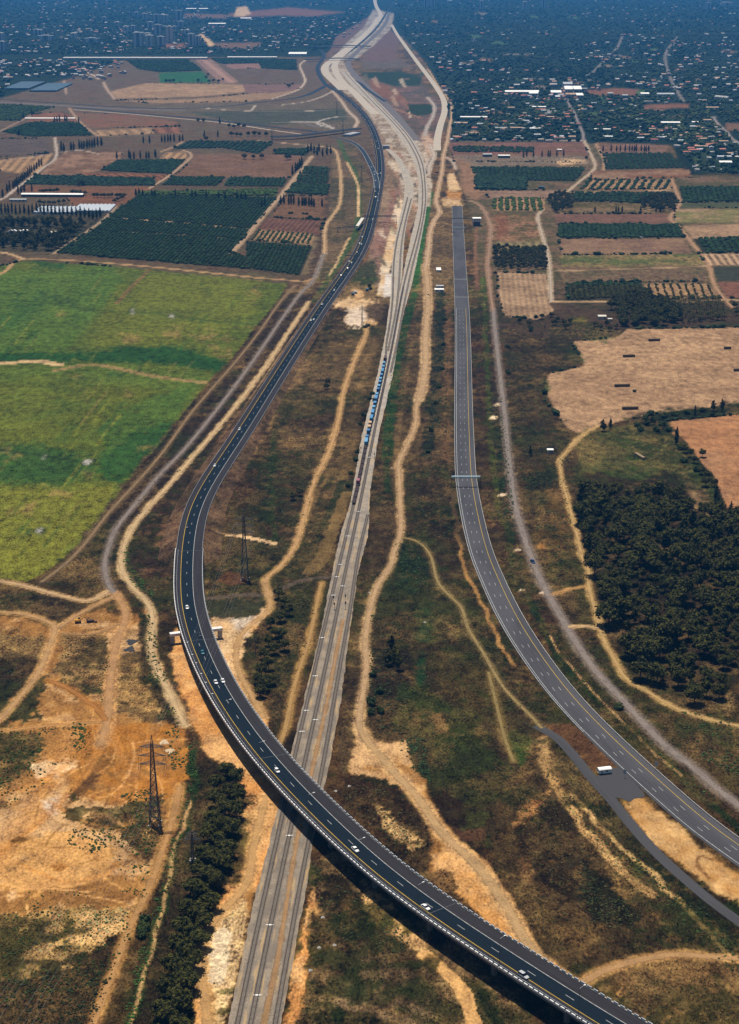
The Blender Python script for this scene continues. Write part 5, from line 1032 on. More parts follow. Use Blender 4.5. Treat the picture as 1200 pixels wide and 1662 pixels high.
# ------------------------------------------------------------------ train
def wagon_mesh(L_=12.6):
    r = empty('flat_wagon'); mb = MB(); mb.box((0, 0, 1.05), (L_, 2.5, .28))
    for s in (-1, 1): mb.box((0, s*.9, .85), (L_*.6, .15, .4))
    for x in np.linspace(-L_/2+.4, L_/2-.4, 7): mb.box((x, 0, 1.26), (.25, 2.6, .14))
    mb.build('wagon_bed', M['wagon'], r)
    for s in (-1, 1):
        b_ = MB(); b_.box((s*(L_/2-2.0), 0, .75), (2.4, 2.0, .3))
        for x in (-.9, .9):
            for y in (-.75, .75): b_.cyl((s*(L_/2-2.0)+x, y-.06, .5), (s*(L_/2-2.0)+x, y+.06, .5), .46, n=10)
        b_.build('bogie', M['wagon'], r)
    return r
M['wagon'] = plain('wagon_brown', (.055, .035, .032), .8, amt=.4)
cont_mats = {}
def container(px, py, ln, col, label, path):
    key = (ln, col)
    p, a = path.at(path.nearest(at(px, py, 1.5)), 0, .34+1.2)
    if key not in cont_mats:
        r = empty('shipping_container'); mt = plain('container_paint', col, .5, .3, 1.2, .2); tp = plain('container_roof_paint', tuple(min(.8, x*1.1+.03) for x in col), .5, .3, 1.2, .25)
        mb = MB(); mb.box((0, 0, 1.3), (ln, 2.44, 2.56))
        for x in np.arange(-ln/2+.3, ln/2-.2, .6):
            for s in (-1, 1): mb.box((x, s*1.235, 1.3), (.3, .05, 2.3))
        mb.build('container_body', mt, r)
        t = MB(); t.box((0, 0, 2.60), (ln-.1, 2.3, .04))
        for x in np.arange(-ln/2+.5, ln/2-.3, 1.0): t.box((x, 0, 2.63), (.4, 2.1, .03))
        t.build('container_roof', tp, r)
        d = MB(); d.box((ln/2+.03, -.6, 1.3), (.06, 1.15, 2.3)); d.box((ln/2+.03, .6, 1.3), (.06, 1.15, 2.3)); d.build('container_door', mt, r)
        tag(r, label, 'container', 'containers on the freight train'); cont_mats[key] = r
        r.location = p; r.rotation_euler = (0, 0, a); return r
    return copy_tree(cont_mats[key], p, a, label)
ORD = lambda i: '%d%s' % (i, 'th' if 10 <= i % 100 <= 20 else {1: 'st', 2: 'nd', 3: 'rd'}.get(i % 10, 'th'))
TP = TRK['left']; wg = wagon_mesh(); tag(wg, 'flat wagon of the freight train under the blue containers', 'wagon', 'flat wagons under the containers')
u0, u1 = TP.nearest(at(627, 586)), TP.nearest(at(573.5, 823)); first = True
us = np.arange(u0+24, u1-5, 14.0)
uC = TP.nearest(at(595, 728))
for iw_, u in enumerate(us):
    p, a = TP.at(u, 0, .34)
    if first: wg['label'] = 'flat wagon under the containers, 1st behind the locomotive'; wg.location = p; wg.rotation_euler = (0, 0, a); first = False
    elif u < uC: copy_tree(wg, p, a, 'flat wagon under the containers, %s behind the locomotive' % ORD(iw_+1))
    else: copy_tree(wg, p, a, 'empty dark flat wagon, %s behind the locomotive' % ORD(iw_+1), 'empty flat wagons')
BL, BM, BD, TN, PK = (.06, .22, .42), (.11, .31, .50), (.03, .15, .35), (.50, .34, .20), (.30, .10, .13)
for ic_, (px, py, ln, c) in enumerate(((625.2, 592.5, 6.1, BM), (623.5, 598.5, 6.1, BM), (622, 605, 12.2, BL), (620.5, 611.5, 6.1, BL), (618.8, 618, 6.1, BM), (617.5, 623, 6.1, BL), (616, 630.5, 6.1, BM), (614.5, 635, 6.1, BD), (613, 643.5, 6.1, BM), (612, 649, 12.2, BL), (610, 657, 6.1, BL), (608.3, 664.5, 6.1, BM), (606.5, 671.5, 12.2, BL), (604.5, 681, 12.2, BL),
                      (602.3, 690, 6.1, TN), (600.3, 697, 6.1, TN), (599.3, 703.5, 6.1, BD), (597.2, 713, 6.1, BD), (595.6, 719, 12.2, BM))):
    container(px, py, ln, c, {TN: 'tan', BM: 'pale blue', BL: 'sky blue', BD: 'deep blue'}[c]+' shipping container on the freight train, %s from its far end' % ORD(ic_+1), TP)
container(582, 784, 6.1, PK, 'single pinkish red container among the empty near wagons', TP)
# locomotive at the far end
lr = tag(empty('locomotive'), 'dark brown locomotive at the far end of the freight train', 'locomotive'); lp, la = TP.at(u0, 0, .34); lr.location = lp; lr.rotation_euler = (0, 0, la)
M['loco'] = plain('loco_brown', (.09, .045, .04), .6, .4, amt=.3)
mb = MB(); mb.box((0, 0, 1.2), (19, 2.7, .5)); mb.box((-2, 0, 2.4), (12, 1.9, 1.9)); mb.box((-2, 0, 3.45), (8, 1.4, .25)); mb.build('hood', M['loco'], lr)
mb = MB(); mb.box((6, 0, 2.6), (3.6, 2.7, 2.4)); mb.build('cab', M['loco'], lr); mb = MB(); mb.box((6, 0, 3.1), (3.66, 2.2, .7)); mb.build('cab_window', M['glass'], lr)
for s in (-6, 6):
    mb = MB(); mb.box((s, 0, .8), (4, 2.2, .4))
    for x in (-1.4, 0, 1.4):
        for y in (-.8, .8): mb.cyl((s+x, y-.08, .5), (s+x, y+.08, .5), .5, n=10)
    mb.build('bogie', M['wagon'], lr)

# signals and white sleeper plates along the tracks
sg = None
for i, (x, y) in enumerate(((541.7, 979), (543, 990), (561, 977), (561, 989), (586, 735), (608, 745), (607, 645))):
    lb_ = 'slim black signal post on the ballast, %s counted from the camera' % ORD((2, 1, 4, 3, 6, 5, 7)[i])
    if sg is None:
        sg = tag(empty('signal_post', at(x, y, .3)), lb_, 'signal', 'signal posts on the ballast'); mb = MB(); mb.cyl((0, 0, 0), (0, 0, 4.2), .10); mb.build('post', M['darksteel'], sg); mb = MB(); mb.box((0, 0, 4.0), (.7, .35, 1.4)); mb.build('signal_head', M['rubber'], sg); mb = MB(); mb.box((0, 0, .3), (.7, .7, .6)); mb.build('base', M['concrete'], sg)
    else: copy_tree(sg, at(x, y, .3), 0, lb_)
mk = None
for x, y in ((565, 870), (553, 916), (547, 936), (556, 951), (541, 966), (523, 1035), (512, 1097), (497, 1153), (512, 1168), (490, 1187), (438, 1501), (470, 1356), (418, 1615), (600, 742), (582, 830)):
    if mk is None:
        mb = MB(); mb.box((0, 0, 0), (3.0, .5, .10)); mb.box((0, 0, .02), (.8, .9, .12)); mk = mb.build('track_plate', M['roof_white']); mk.location = at(x, y, .56); tag(mk, 'small white plate lying across a railway track', 'track plate', 'white plates across the tracks')
    else: c_ = mk.copy(); COL.objects.link(c_); c_.location = at(x, y, .56)
# ------------------------------------------------------------------ cars
def car_proto(kind, paint):
    r = empty('car'); L_, W_, H_ = {'sedan': (4.6, 1.8, 1.45), 'hatch': (4.1, 1.75, 1.5), 'suv': (4.7, 1.9, 1.75), 'van': (5.2, 2.0, 2.2)}[kind]
    h = L_/2; wl = .92 if kind != 'van' else 1.1
    def ring(x, w_, z0, z1): return [(x, -w_/2, z0), (x, w_/2, z0), (x, w_/2*1.02, (z0+z1)/2), (x, w_/2*.9, z1), (x, -w_/2*.9, z1), (x, -w_/2*1.02, (z0+z1)/2)]
    b_ = MB(); b_.loft([ring(-h, W_*.80, .40, .78), ring(-h+.15, W_*.94, .28, wl), ring(-h*.5, W_, .24, wl+.04), ring(h*.45, W_, .24, wl), ring(h-.35, W_*.94, .26, wl-.14), ring(h, W_*.78, .36, .62)])
    x0, x1, x2, x3 = {'sedan': (-h+.55, -h+1.15, .35, 1.05), 'hatch': (-h+.1, -h+.5, .3, 1.0), 'suv': (-h+.1, -h+.4, .4, 1.05), 'van': (-h+.05, -h+.15, 1.1, 1.8)}[kind]
    wr = W_*.78
    b_.loft([[(x1, -wr/2, H_-.06), (x1, wr/2, H_-.06), (x1, wr/2*.9, H_), (x1, -wr/2*.9, H_)], [(x2, -wr/2, H_-.05), (x2, wr/2, H_-.05), (x2, wr/2*.9, H_), (x2, -wr/2*.9, H_)]])
    b_.build('body', paint, r)
    g = MB(); w0 = W_*.93
    g.loft([[(x0, -w0/2, wl), (x3, -w0/2, wl-.02), (x3, w0/2, wl-.02), (x0, w0/2, wl)], [(x1, -wr/2, H_-.05), (x2, -wr/2, H_-.05), (x2, wr/2, H_-.05), (x1, wr/2, H_-.05)]])
    g.build('windows', M['glass'], r)
    for sx in (-h*.6, h*.62):
        for sy in (-1, 1):
            wm = MB(); wm.cyl((sx, sy*(W_/2-.18), .31), (sx, sy*(W_/2+.01), .31), .31, n=12); wo = wm.build('wheel', M['rubber'], r)
            hm = MB(); hm.cyl((sx, sy*(W_/2+.005), .31), (sx, sy*(W_/2+.02), .31), .18, n=8); hm.build('hub', M['hub'], wo)
    for sy in (-1, 1):
        lm = MB(); lm.box((h-.10, sy*W_*.32, .60), (.12, .32, .14)); lm.build('headlight', M['hub'], r)
    return r
PAINT = {'white': plain('white_car_paint', (.80, .80, .80), .25, .5, 2, .05), 'silver': plain('silver_car_paint', (.45, .46, .47), .3, .5, 2, .05), 'dark': plain('black_car_paint', (.012, .014, .018), .2, .5, 2, .05), 'teal': plain('teal_car_paint', (.03, .17, .22), .25, .5, 2, .05), 'blue': plain('blue_car_paint', (.04, .07, .16), .25, .5, 2, .05)}
PROT = {}
def car(kind, col, loc, rz, label, group=None):
    k_ = (kind, col)
    if k_ not in PROT:
        r = car_proto(kind, PAINT[col]); PROT[k_] = r; tag(r, label, 'car', group); r.location = loc; r.rotation_euler = (0, 0, rz); return r
    c = copy_tree(PROT[k_], loc, rz, label); c['category'] = 'car'
    if group: c['group'] = group
    elif 'group' in c: del c['group']
    return c
def on_hw(px, py, path=HW, z=None):
    z = zhw(py) if z is None else z; p = at(px, py-1.5, z); u = path.nearest(p); q, a = path.at(u, 0, .02); return Vector((p.x, p.y, q.z)), a
for px, py, kd, c, lab in ((850, 1587, 'suv', 'silver', 'silver estate car with pale roof, nearest the camera on the viaduct'), (691, 1476, 'sedan', 'white', 'white saloon on the viaduct, second nearest the camera'), (577, 1382, 'sedan', 'white', 'white saloon just past the railway crossing on the viaduct'), (450, 1254, 'hatch', 'white', 'white hatchback alone above the railway on the viaduct'),
                           (350.5, 1110, 'sedan', 'white', 'white saloon in the left lane beside another white car on the curve'), (362, 1108, 'sedan', 'white', 'white saloon in the right lane overtaking on the curve'), (329, 1062, 'hatch', 'teal', 'teal blue hatchback behind the black car on the viaduct'), (324.5, 1033, 'sedan', 'dark', 'black saloon level with the concrete straddle beam'), (304, 989, 'hatch', 'white', 'white hatchback on the viaduct just before the straddle beam'),
                           (304, 857, 'sedan', 'dark', 'black saloon approaching the start of the viaduct'), (349, 758, 'sedan', 'white', 'white saloon alone on the bend beside the green field'), (389, 699, 'hatch', 'white', 'white hatchback on the straight below the lay-by')):
    car(kd, c, *on_hw(px, py), lab)
FARC = [(509.5, 521, 'w'), (505, 522, 'w'), (517, 513, 'd'), (523, 496, 'w'), (535, 486, 'd'), (543, 473, 'w'), (554, 449, 'w'), (564.5, 437.5, 'w'), (571, 428.5, 'w'), (567, 426.5, 'w'), (574, 418, 'd'), (580, 412, 'd'), (587, 398.5, 'w'), (584, 397, 'w'), (588.6, 386.5, 'w'), (605, 358, 'w'), (614.6, 316.5, 's'), (613.6, 327.5, 's'), (609, 312.5, 'w'), (608.6, 305, 's'), (610, 295, 'w'), (614, 284, 'w'), (618, 283, 'w'), (607.5, 281, 'w'), (607.5, 285.5, 'w'), (603, 273, 'w'), (614, 243, 'w'), (610, 239.5, 'w'), (611, 231, 'w'), (606.6, 226.5, 'd'), (603, 218.5, 's'), (601, 206, 's'), (593, 196.5, 'w'), (585, 187.5, 's'), (580, 177.5, 'w'), (570.5, 170.5, 'w'), (560, 157.5, 'w'), (550, 149.5, 'w')]
for i_, (px, py, k_) in enumerate(FARC):
    c = {'w': 'white', 's': 'silver', 'd': 'dark'}[k_]
    car(('sedan', 'hatch')[int(px) % 2], c, *on_hw(px, py), c.replace('dark', 'black')+' car in the far highway traffic, %s counted from the camera' % ORD(i_+1), 'cars far down the highway')
for px, py, nm in ((865, 913, 'dark blue car parked on the brown gravel road by the culvert'),): car('suv', 'blue', at(px, py, .1), math.radians(-70), nm)
for px, py, k_ in ((367, 197, 'w'), (455, 205, 'w'), (462, 206, 'w'), (509, 213, 'w'), (522, 215, 'w'), (383, 199, 'd'), (580, 130, 'w'), (560, 88, 'w')): car('hatch', 'white' if k_ == 'w' else 'dark', at(px, py, .3), .1, ('white' if k_ == 'w' else 'black')+' car on the interchange link roads', 'cars on the link roads')
car('suv', 'white', at(1041, 386, .1), 0.0, 'white pickup parked at the near edge of the dark orchard block')
car('van', 'blue', at(709, 281, .1), .2, 'blue van on the pale dirt road near the railway works')
# the lorry among them
tr = tag(empty('truck'), 'white box truck in the far traffic before the footbridge', 'truck'); p, a = on_hw(609.8, 324); tr.location = p; tr.rotation_euler = (0, 0, a)
mb = MB(); mb.box((0.5, 0, 2.3), (6, 2.4, 2.6)); mb.build('trailer', M['white'], tr); mb = MB(); mb.box((5.2, 0, 1.9), (2.2, 2.4, 2.8), taper=.92); mb.build('cab', M['white'], tr)
mb = MB(); mb.box((6.25, 0, 2.4), (.2, 2.1, .9)); mb.build('windscreen', M['glass'], tr)
for x in (-1.6, 1.8, 5.2):
    for s in (-1, 1): mb = MB(); mb.cyl((x, s*.95, .5), (x, s*1.25, .5), .5, n=10); mb.build('wheel', M['rubber'], tr)

# ------------------------------------------------------------------ gantries, footbridge, signs, lamps
def truss(mb, a, b, h, d, n, w_=.18):
    a, b = Vector(a), Vector(b); t = (b-a).normalized(); s = Vector((-t.y, t.x, 0))*d/2; up = Vector((0, 0, h))
    for sx in (-1, 1):
        for z in (0, 1): mb.bar(a+s*sx+up*z, b+s*sx+up*z, w_)
    for i in range(n+1):
        p = a+(b-a)*(i/n)
        for sx in (-1, 1):
            mb.bar(p+s*sx, p+s*sx+up, w_*.7)
            if i < n: q = a+(b-a)*((i+1)/n); mb.bar(p+s*sx+up*(i % 2), q+s*sx+up*((i+1) % 2), w_*.7)
        for z in (0, 1): mb.bar(p-s+up*z, p+s+up*z, w_*.7)
def gantry(L_, R_, h, lab, mat, deckw=1.4, plate=True):
    r = tag(empty('sign_gantry', L_), lab, 'gantry'); d = R_-L_; w_ = d.length; r.rotation_euler = (0, 0, math.atan2(d.y, d.x))
    mb = MB(); truss(mb, (0, 0, h-1.2), (w_, 0, h-1.2), 1.2, deckw, 12, .2); mb.build('truss_beam', mat, r)
    if plate:
        mb = MB(); mb.box((w_/2, -.1, h+.04), (w_*.98, deckw*.9, .07)); mb.build('walkway', mat, r)
    for x in (0, w_):
        mb = MB()
        for s in (-.5, .5): mb.box((x, s*deckw, (h-1.2)/2), (.35, .35, h-1.2))
        mb.build('post', M['darksteel'], r)
    return r
gantry(at(733, 790), at(779.5, 790), 8.0, 'pale blue steel gantry spanning the empty grey carriageway', M['bluesteel'])
gantry(at(560.5, 424.5), at(584, 424.5, 0), 8.5, 'dark steel gantry over the left part of the busy dark highway', M['darksteel'])
gantry(at(733, 377), at(755.5, 377), 7.0, 'pale gantry near the far end of the grey carriageway', M['steel'])
g2 = gantry(at(733.5, 363), at(767, 363), 8.5, 'dark service gantry at the far end of the grey carriageway reaching towards a white cabin', M['darksteel'], 2.0)
cb = tag(empty('control_cabin', at(774, 366)), 'white cabin on dark legs beside the far end of the grey carriageway', 'cabin')
mb = MB(); mb.box((0, 0, 8.5), (11.5, 12, 4.4)); mb.build('wall', M['wall_white'], cb); mb = MB(); mb.box((0, 0, 10.8), (12.2, 13, .25)); mb.build('roof', M['roof_white'], cb)
mb = MB(); mb.box((0, 0, 3.1), (9.5, 9.5, 6.2)); mb.build('base', M['dark_wall'], cb)
for x in (-3.4, 0, 3.4): mb = MB(); mb.box((x, -6.03, 8.8), (2.0, .1, 1.4)); mb.build('window', M['win'], cb)
# footbridge over the dark highway
fb = tag(empty('footbridge', at(590, 362)), 'steel footbridge crossing the dark highway with a white stair block on its left', 'footbridge')
iw = at(590, 362)
def loc(x, y, z=0): return at(x, y, z)-iw
mb = MB(); truss(mb, loc(589, 352.5, 8.0), loc(644, 352, 8.0), 2.2, 2.6, 22, .3); mb.bar(loc(589, 352.5, 8.0), loc(644, 352, 8.0), 2.4, .2); mb.build('span', M['darksteel'], fb)
mb = MB(); mb.bar(loc(589, 354, 8.0), loc(580, 367.5, 5.8), 4.5, 1.2); mb.build('stair_block', M['wall_pale'], fb)
mb = MB(); truss(mb, loc(580, 369.5, 5.0), loc(547, 371.5, 5.0), 2.2, 2.6, 12, .3); mb.build('approach_span', M['darksteel'], fb); mb = MB(); mb.bar(loc(582, 369.5, 4.9), loc(547, 371.5, 4.9), 2.4, .25); mb.build('walkway', M['concrete'], fb)
for x, y, h in ((643.5, 364, 8), (588, 362.5, 8), (579, 375.5, 5), (562, 376.5, 5), (548, 377, 5)):
    mb = MB(); q = loc(x, y); mb.box((q.x, q.y, h/2), (.7, .7, h)); mb.build('column', M['darksteel'], fb)
# far overpasses
def overpass(pts, wd, h, lab, piers=()):
    r = tag(empty('overpass'), lab, 'bridge'); P_ = Path(pts, h, step=12, sig=4)
    deck_solid(P_, [(wd/2, 0), (-wd/2, 0), (-wd/2, -2.0), (wd/2, -2.0)], 'deck', M['wall_grey'], r); strip(P_, wd/2-.8, -wd/2+.8, .05, 'road_surface', M['asphalt_far'], r)
    for s in (-1, 1): deck_solid(P_, [(s*wd/2, 1.0), (s*(wd/2-.4), 1.0), (s*(wd/2-.4), .06), (s*wd/2, .06)][::s], 'parapet', M['concrete'], r)
    for q in piers: mb = MB(); c = at(*q); mb.box((c.x, c.y, h/2-1), (q[2] if len(q) > 2 else 2, 8, h-2.0)); mb.build('pier', M['wall_grey'], r)
    return r
overpass([(508, 76), (530, 74.5), (560, 73.5), (600, 75)], 22, 8, 'upper of the two overpasses crossing the pale unfinished roads')
overpass([(496, 96.5), (520, 95.5), (550, 94), (582, 95.5)], 16, 8, 'lower of the two overpasses crossing the pale unfinished roads')
overpass([(440, 221.5), (480, 220), (530, 214), (584, 208)], 13, 7, 'concrete overpass of the link road ending beside the busy dark highway')
mb = MB(); q0, q1 = at(567, 222), at(584, 218)
ab = tag(empty('bridge_abutment', q0), 'solid concrete abutment block under the end of the link road overpass', 'abutment'); d = q1-q0; ab.rotation_euler = (0, 0, math.atan2(d.y, d.x))
mb.box((d.length/2, 6, 2.3), (d.length, 18, 4.6)); mb.build('wall', M['wall_grey'], ab)
ab2 = tag(empty('bridge_abutment', at(627, 241)), 'stub abutment on the railway side waiting for its deck', 'abutment'); mb = MB(); mb.box((0, 0, 3), (13, 16, 6)); mb.build('wall', M['wall_grey'], ab2); mb = MB(); mb.box((0, 0, 6.1), (13.4, 16.4, .3)); mb.build('cap', M['wall_grey'], ab2)
# lamp posts on the viaduct's near parapet
def lamp(loc_, rz, lab, h=13.0):
    r = tag(empty('lamp_post', loc_, rz), lab, 'lamp post', 'tall lamp posts along the viaduct'); mb = MB(); mb.cyl((0, 0, 0), (0, 0, h), .11, .06, 8); mb.build('pole', M['darksteel'], r)
    mb = MB(); mb.bar((0, 0, h), (0, 2.2, h+.35), .09); mb.build('arm', M['steel'], r); mb = MB(); mb.box((0, 2.5, h+.40), (.4, 1.0, .14)); mb.build('lamp_head', M['white'], r)
    mb = MB(); mb.box((0, 0, .3), (.7, .6, .9)); mb.build('bracket', M['concrete'], r); return r
LP = [VI.nearest(at(x, y, zhw(y))) for x, y in ((798, 1580), (672, 1485), (579, 1408), (500, 1333), (421, 1250), (362, 1180))]
uu = LP[0]; u_list = LP+[LP[0]+41, LP[0]+82]
lp0 = None
for il_, u in enumerate([u_list[k] for k in (7, 6, 0, 1, 2, 3, 4, 5)]):
    p, a = VI.at(u, -9.0, .3); lb_ = 'tall slim lamp post on the viaduct parapet, %s from the camera' % ORD(il_+1)
    lp0 = lamp(p, a, lb_) if lp0 is None else (copy_tree(lp0, p, a, lb_), lp0)[1]
mp0 = None
for x, y in ((305, 1056), (312, 1074), (319, 1089), (326.5, 1105), (335, 1121), (345, 1141)):
    u = VI.nearest(at(x, y, zhw(y))); p, a = VI.at(u, -8.8, 1.0)
    if mp0 is None:
        mp0 = tag(empty('marker_post', p, a), 'short post with a white cap on the viaduct parapet past the straddle beam', 'post', 'white capped parapet posts'); mb = MB(); mb.cyl((0, 0, 0), (0, 0, 3.4), .06); mb.build('post', M['darksteel'], mp0); mb = MB(); mb.box((0, .5, 3.5), (.5, .9, .2)); mb.build('cap', M['white'], mp0)
    else: copy_tree(mp0, p, a)
def road_sign(px, py, lab, w_=1.6, h=2.2):
    r = tag(empty('road_sign', at(px, py)), lab, 'sign'); r.rotation_euler = (0, 0, math.radians(-35)); mb = MB(); mb.cyl((0, 0, 0), (0, 0, 3.6), .07); mb.build('post', M['steel'], r)
    mb = MB(); mb.box((0, -.08, 3.4), (w_, .06, h)); mb.build('sign_panel', M['steel'], r); return r
road_sign(1014, 1263, 'grey backed road sign on the gravel apron left of the carriageway'); road_sign(1065, 1250, 'grey backed road sign beyond the right guard rail')
# site caravan
cv = tag(empty('site_trailer', at(981, 1255)), 'white site trailer with a curved roof parked on the dark apron', 'trailer'); cv.rotation_euler = (0, 0, math.radians(14))
L_, W_ = 6.3, 3.0; prof = [(-W_/2, .6), (W_/2, .6), (W_/2, 2.5), (W_/2*.7, 2.9), (0, 3.05), (-W_/2*.7, 2.9), (-W_/2, 2.5)]
mb = MB(); mb.loft([[(x, y, z) for y, z in prof] for x in (-L_/2, L_/2)]); mb.build('body', plain('pale_blue_panel', (.62, .70, .76), .5, amt=.1), cv)
mb = MB(); rp = [(y*1.04, z+.05) for y, z in prof[2:]]+[(-W_/2, 2.45), (0, 2.8), (W_/2, 2.45)]; mb.loft([[(x, y, z) for y, z in rp] for x in (-L_/2-.1, L_/2+.1)]); mb.build('roof', M['roof_white'], cv)
mb = MB(); mb.box((.7, -W_/2-.02, 1.8), (1.2, .06, .7)); mb.build('window', M['win'], cv); mb = MB(); mb.box((-1.8, -W_/2-.02, 1.5), (.8, .06, 1.8)); mb.build('door', M['wall_grey'], cv)
for x in (-1.5, 1.5):
    for y in (-1.2, 1.2): mb = MB(); mb.cyl((x, y-.12, .35), (x, y+.12, .35), .35, n=10); mb.build('wheel', M['rubber'], cv)
mb = MB(); mb.bar((-L_/2, 0, .5), (-L_/2-1.2, 0, .45), .12); mb.build('tow_bar', M['darksteel'], cv)
gn = tag(empty('generator', at(971.5, 1257)), 'small yellow generator at the end of the white site trailer', 'generator'); mb = MB(); mb.box((0, 0, .6), (1.0, .8, .9), .3, taper=.9); mb.build('housing', plain('machine_yellow', (.45, .25, .02), .5), gn); mb = MB(); mb.box((0, 0, .1), (1.2, .9, .15), .3); mb.build('skid', M['darksteel'], gn)

# ------------------------------------------------------------------ pylons and wires
def pylon(px, py, h, lab, base=5.0, arms=((.86, 5.6), (.765, 5.9), (.67, 6.2)), rz=0.0, lat=12, cat='pylon'):
    r = tag(empty('lattice_pylon', at(px, py), rz), lab, cat); wz = lambda z: base*(1-z/h)**1.0*.62+base*.38*(1-min(z/h, .62)/.62)*.3+.55
    lv = [h*.9*(1-(1-i/lat)**1.15) for i in range(lat+1)]
    c = lambda z: [Vector((sx*wz(z)/2, sy*wz(z)/2, z)) for sx, sy in ((-1, -1), (1, -1), (1, 1), (-1, 1))]
    for k_ in range(4):
        mb = MB()
        for i in range(lat): mb.bar(c(lv[i])[k_], c(lv[i+1])[k_], .32*h/48+.06)
        mb.bar(c(lv[-1])[k_], (0, 0, h), .2); mb.build('leg', M['pylon'], r)
        fm = MB(); q = c(0)[k_]; fm.box((q.x, q.y, .35), (1.0, 1.0, .7)); fm.build('footing', M['concrete'], r)
    mb = MB()
    for i in range(lat):
        a, b_ = c(lv[i]), c(lv[i+1])
        for k_ in range(4):
            k2 = (k_+1) % 4; mb.bar(a[k_], b_[k2], .17); mb.bar(a[k2], b_[k_], .17); mb.bar(b_[k_], b_[k2], .15)
    mb.build('bracing', M['pylon'], r)
    tips = []
    for fz, ln in arms:
        z = fz*h
        for s in (-1, 1):
            am = MB(); tip = Vector((s*ln, 0, z+.2)); q = wz(z)/2
            for y in (-q, q):
                for dz in (0, 1.4): am.bar((s*q, y, z+dz), tip, .17)
            for t in (.3, .6): am.bar((s*(q+(ln-q)*t), -q*(1-t), z+.2*t), (s*(q+(ln-q)*t), q*(1-t), z+1.3*(1-t)), .12)
            ao = am.build('crossarm', M['pylon'], r)
            for dx in (0, -s*1.0):
                im = MB(); p0 = tip+Vector((dx, 0, 0)); im.cyl(p0, p0-Vector((0, .8, 2.4)), .10, n=6); im.build('insulator', M['insul'], ao)
            tips.append(tip-Vector((0, .8, 2.4)))
    return r, tips
pyA, tA = pylon(252, 1338, 44, 'big dark lattice pylon standing in orange sand left of the viaduct', 5.4)
pyB, tB = pylon(398, 941, 46, 'big dark lattice pylon inside the bend of the highway', 5.0)
pylon(313, 1397, 14, 'small dark lattice pole with one crossarm beside the tree row', 1.3, ((.90, 2.2), (.72, 3.4)), 0, 8)
pylon(588, 528, 23, 'lattice pylon on the pale clearing beside the railway', 2.0, ((.80, 3.2), (.72, 3.0)), 0, 8)
pylon(587, 296, 30, 'far lattice pylon beside the highway ramp', 4.0, ((.86, 5), (.74, 5)), 0, 7)
pylon(547, 186, 34, 'far lattice pylon on the interchange by the dirt road bend', 4.5, ((.86, 6), (.74, 6)), 0, 7)
pylon(557, 215, 30, 'far lattice pylon beside the link road overpass', 4.0, ((.86, 5), (.74, 5)), 0, 7)
pylon(442, 233, 30, 'far lattice pylon left of the link road overpass', 4.0, ((.86, 5), (.74, 5)), 0, 7)
for x, y, h, lab in ((415, 1066, 11, 'thin dark utility pole at the left of the tree clump by the dirt track'), (523, 730, 11, 'thin utility pole on the dark slope by the middle dirt track'), (505, 785, 10, 'thin utility pole beside the curving dirt track nearer the highway'), (930, 1245, 0, '')):
    if not h: continue
    r = tag(empty('utility_pole', at(x, y)), lab, 'utility pole'); mb = MB(); mb.cyl((0, 0, 0), (0, 0, h), .22, .14); mb.build('pole', M['pylon'], r); mb = MB(); mb.bar((-1.2, 0, h-.6), (1.2, 0, h-.6), .16); mb.build('crossarm', M['pylon'], r)
    for s in (-1, 0, 1): mb = MB(); mb.cyl((s*1.1, 0, h-.5), (s*1.1, 0, h-.1), .08, n=6); mb.build('insulator', M['insul'], r)
M['wire'] = plain('bare_wire', (.25, .25, .26), .4, .5)
wr_ = tag(empty('power_lines'), 'six thin power line wires strung between the two big pylons over the viaduct', 'power line')
la, lb = Vector(pyA.location), Vector(pyB.location)
def wire(a, b_, sag, par):
    mb = MB(); n = 24; pr = None
    for i in range(n+1):
        t = i/n; p = a.lerp(b_, t)-Vector((0, 0, sag*4*t*(1-t)))
        if pr is not None: mb.bar(pr, p, .03)
        pr = p
    mb.build('wire', M['wire'], par)
for a, b_ in zip(tA, tB): wire(la+a, lb+b_, 7.0, wr_)
wr2 = tag(empty('power_lines'), 'thin power line wires running off the bottom left corner from the big pylon', 'power line')
for a in tA: wire(la+a, la+a+(la-lb)*.75+Vector((-20, 0, 0)), 8, wr2)

# ------------------------------------------------------------------ stacks of bales, heaps, sheds and machines
def bales(px, py, n, rows, mat, lab, rz=0.0, ln=2.3):
    r = tag(empty('bale_stack', at(px, py), rz), lab, 'bale stack'); mb = MB(); mb.box((0, 0, 0), (ln*.97, 2.3, 1.15)); pr = None
    for j in range(rows):
        for i in range(n):
            o = mb.build('bale', mat, r) if pr is None else pr.copy()
            if pr is not None: COL.objects.link(o); o.parent = r
            pr = pr or o; o.location = ((i-(n-1)/2)*ln, random.uniform(-.15, .15), .58+j*1.17); o.rotation_euler = (0, 0, random.uniform(-.04, .04))
for x, y, n, lab in ((1062, 552, 5, 'dark bale stack nearest the tree grove on the big stubble field'), (1021, 578, 5, 'dark bale stack second from the top left on the stubble field'), (1181, 565, 3, 'short dark bale stack near the right edge of the stubble field'), (1197, 601, 3, 'dark bale stack cut by the right edge of the photo'), (1010, 626, 6, 'longest dark bale stack beside the lone bush on stubble'), (1023, 663, 6, 'nearest dark bale stack close to the field edge path')):
    bales(x, y+1.5, n, 2, M['straw'], lab, math.radians(4))
bales(1039, 743, 6, 2, M['straw_new'], 'pale straw bale stack lying diagonally on the green meadow', math.radians(-72), 2.4)
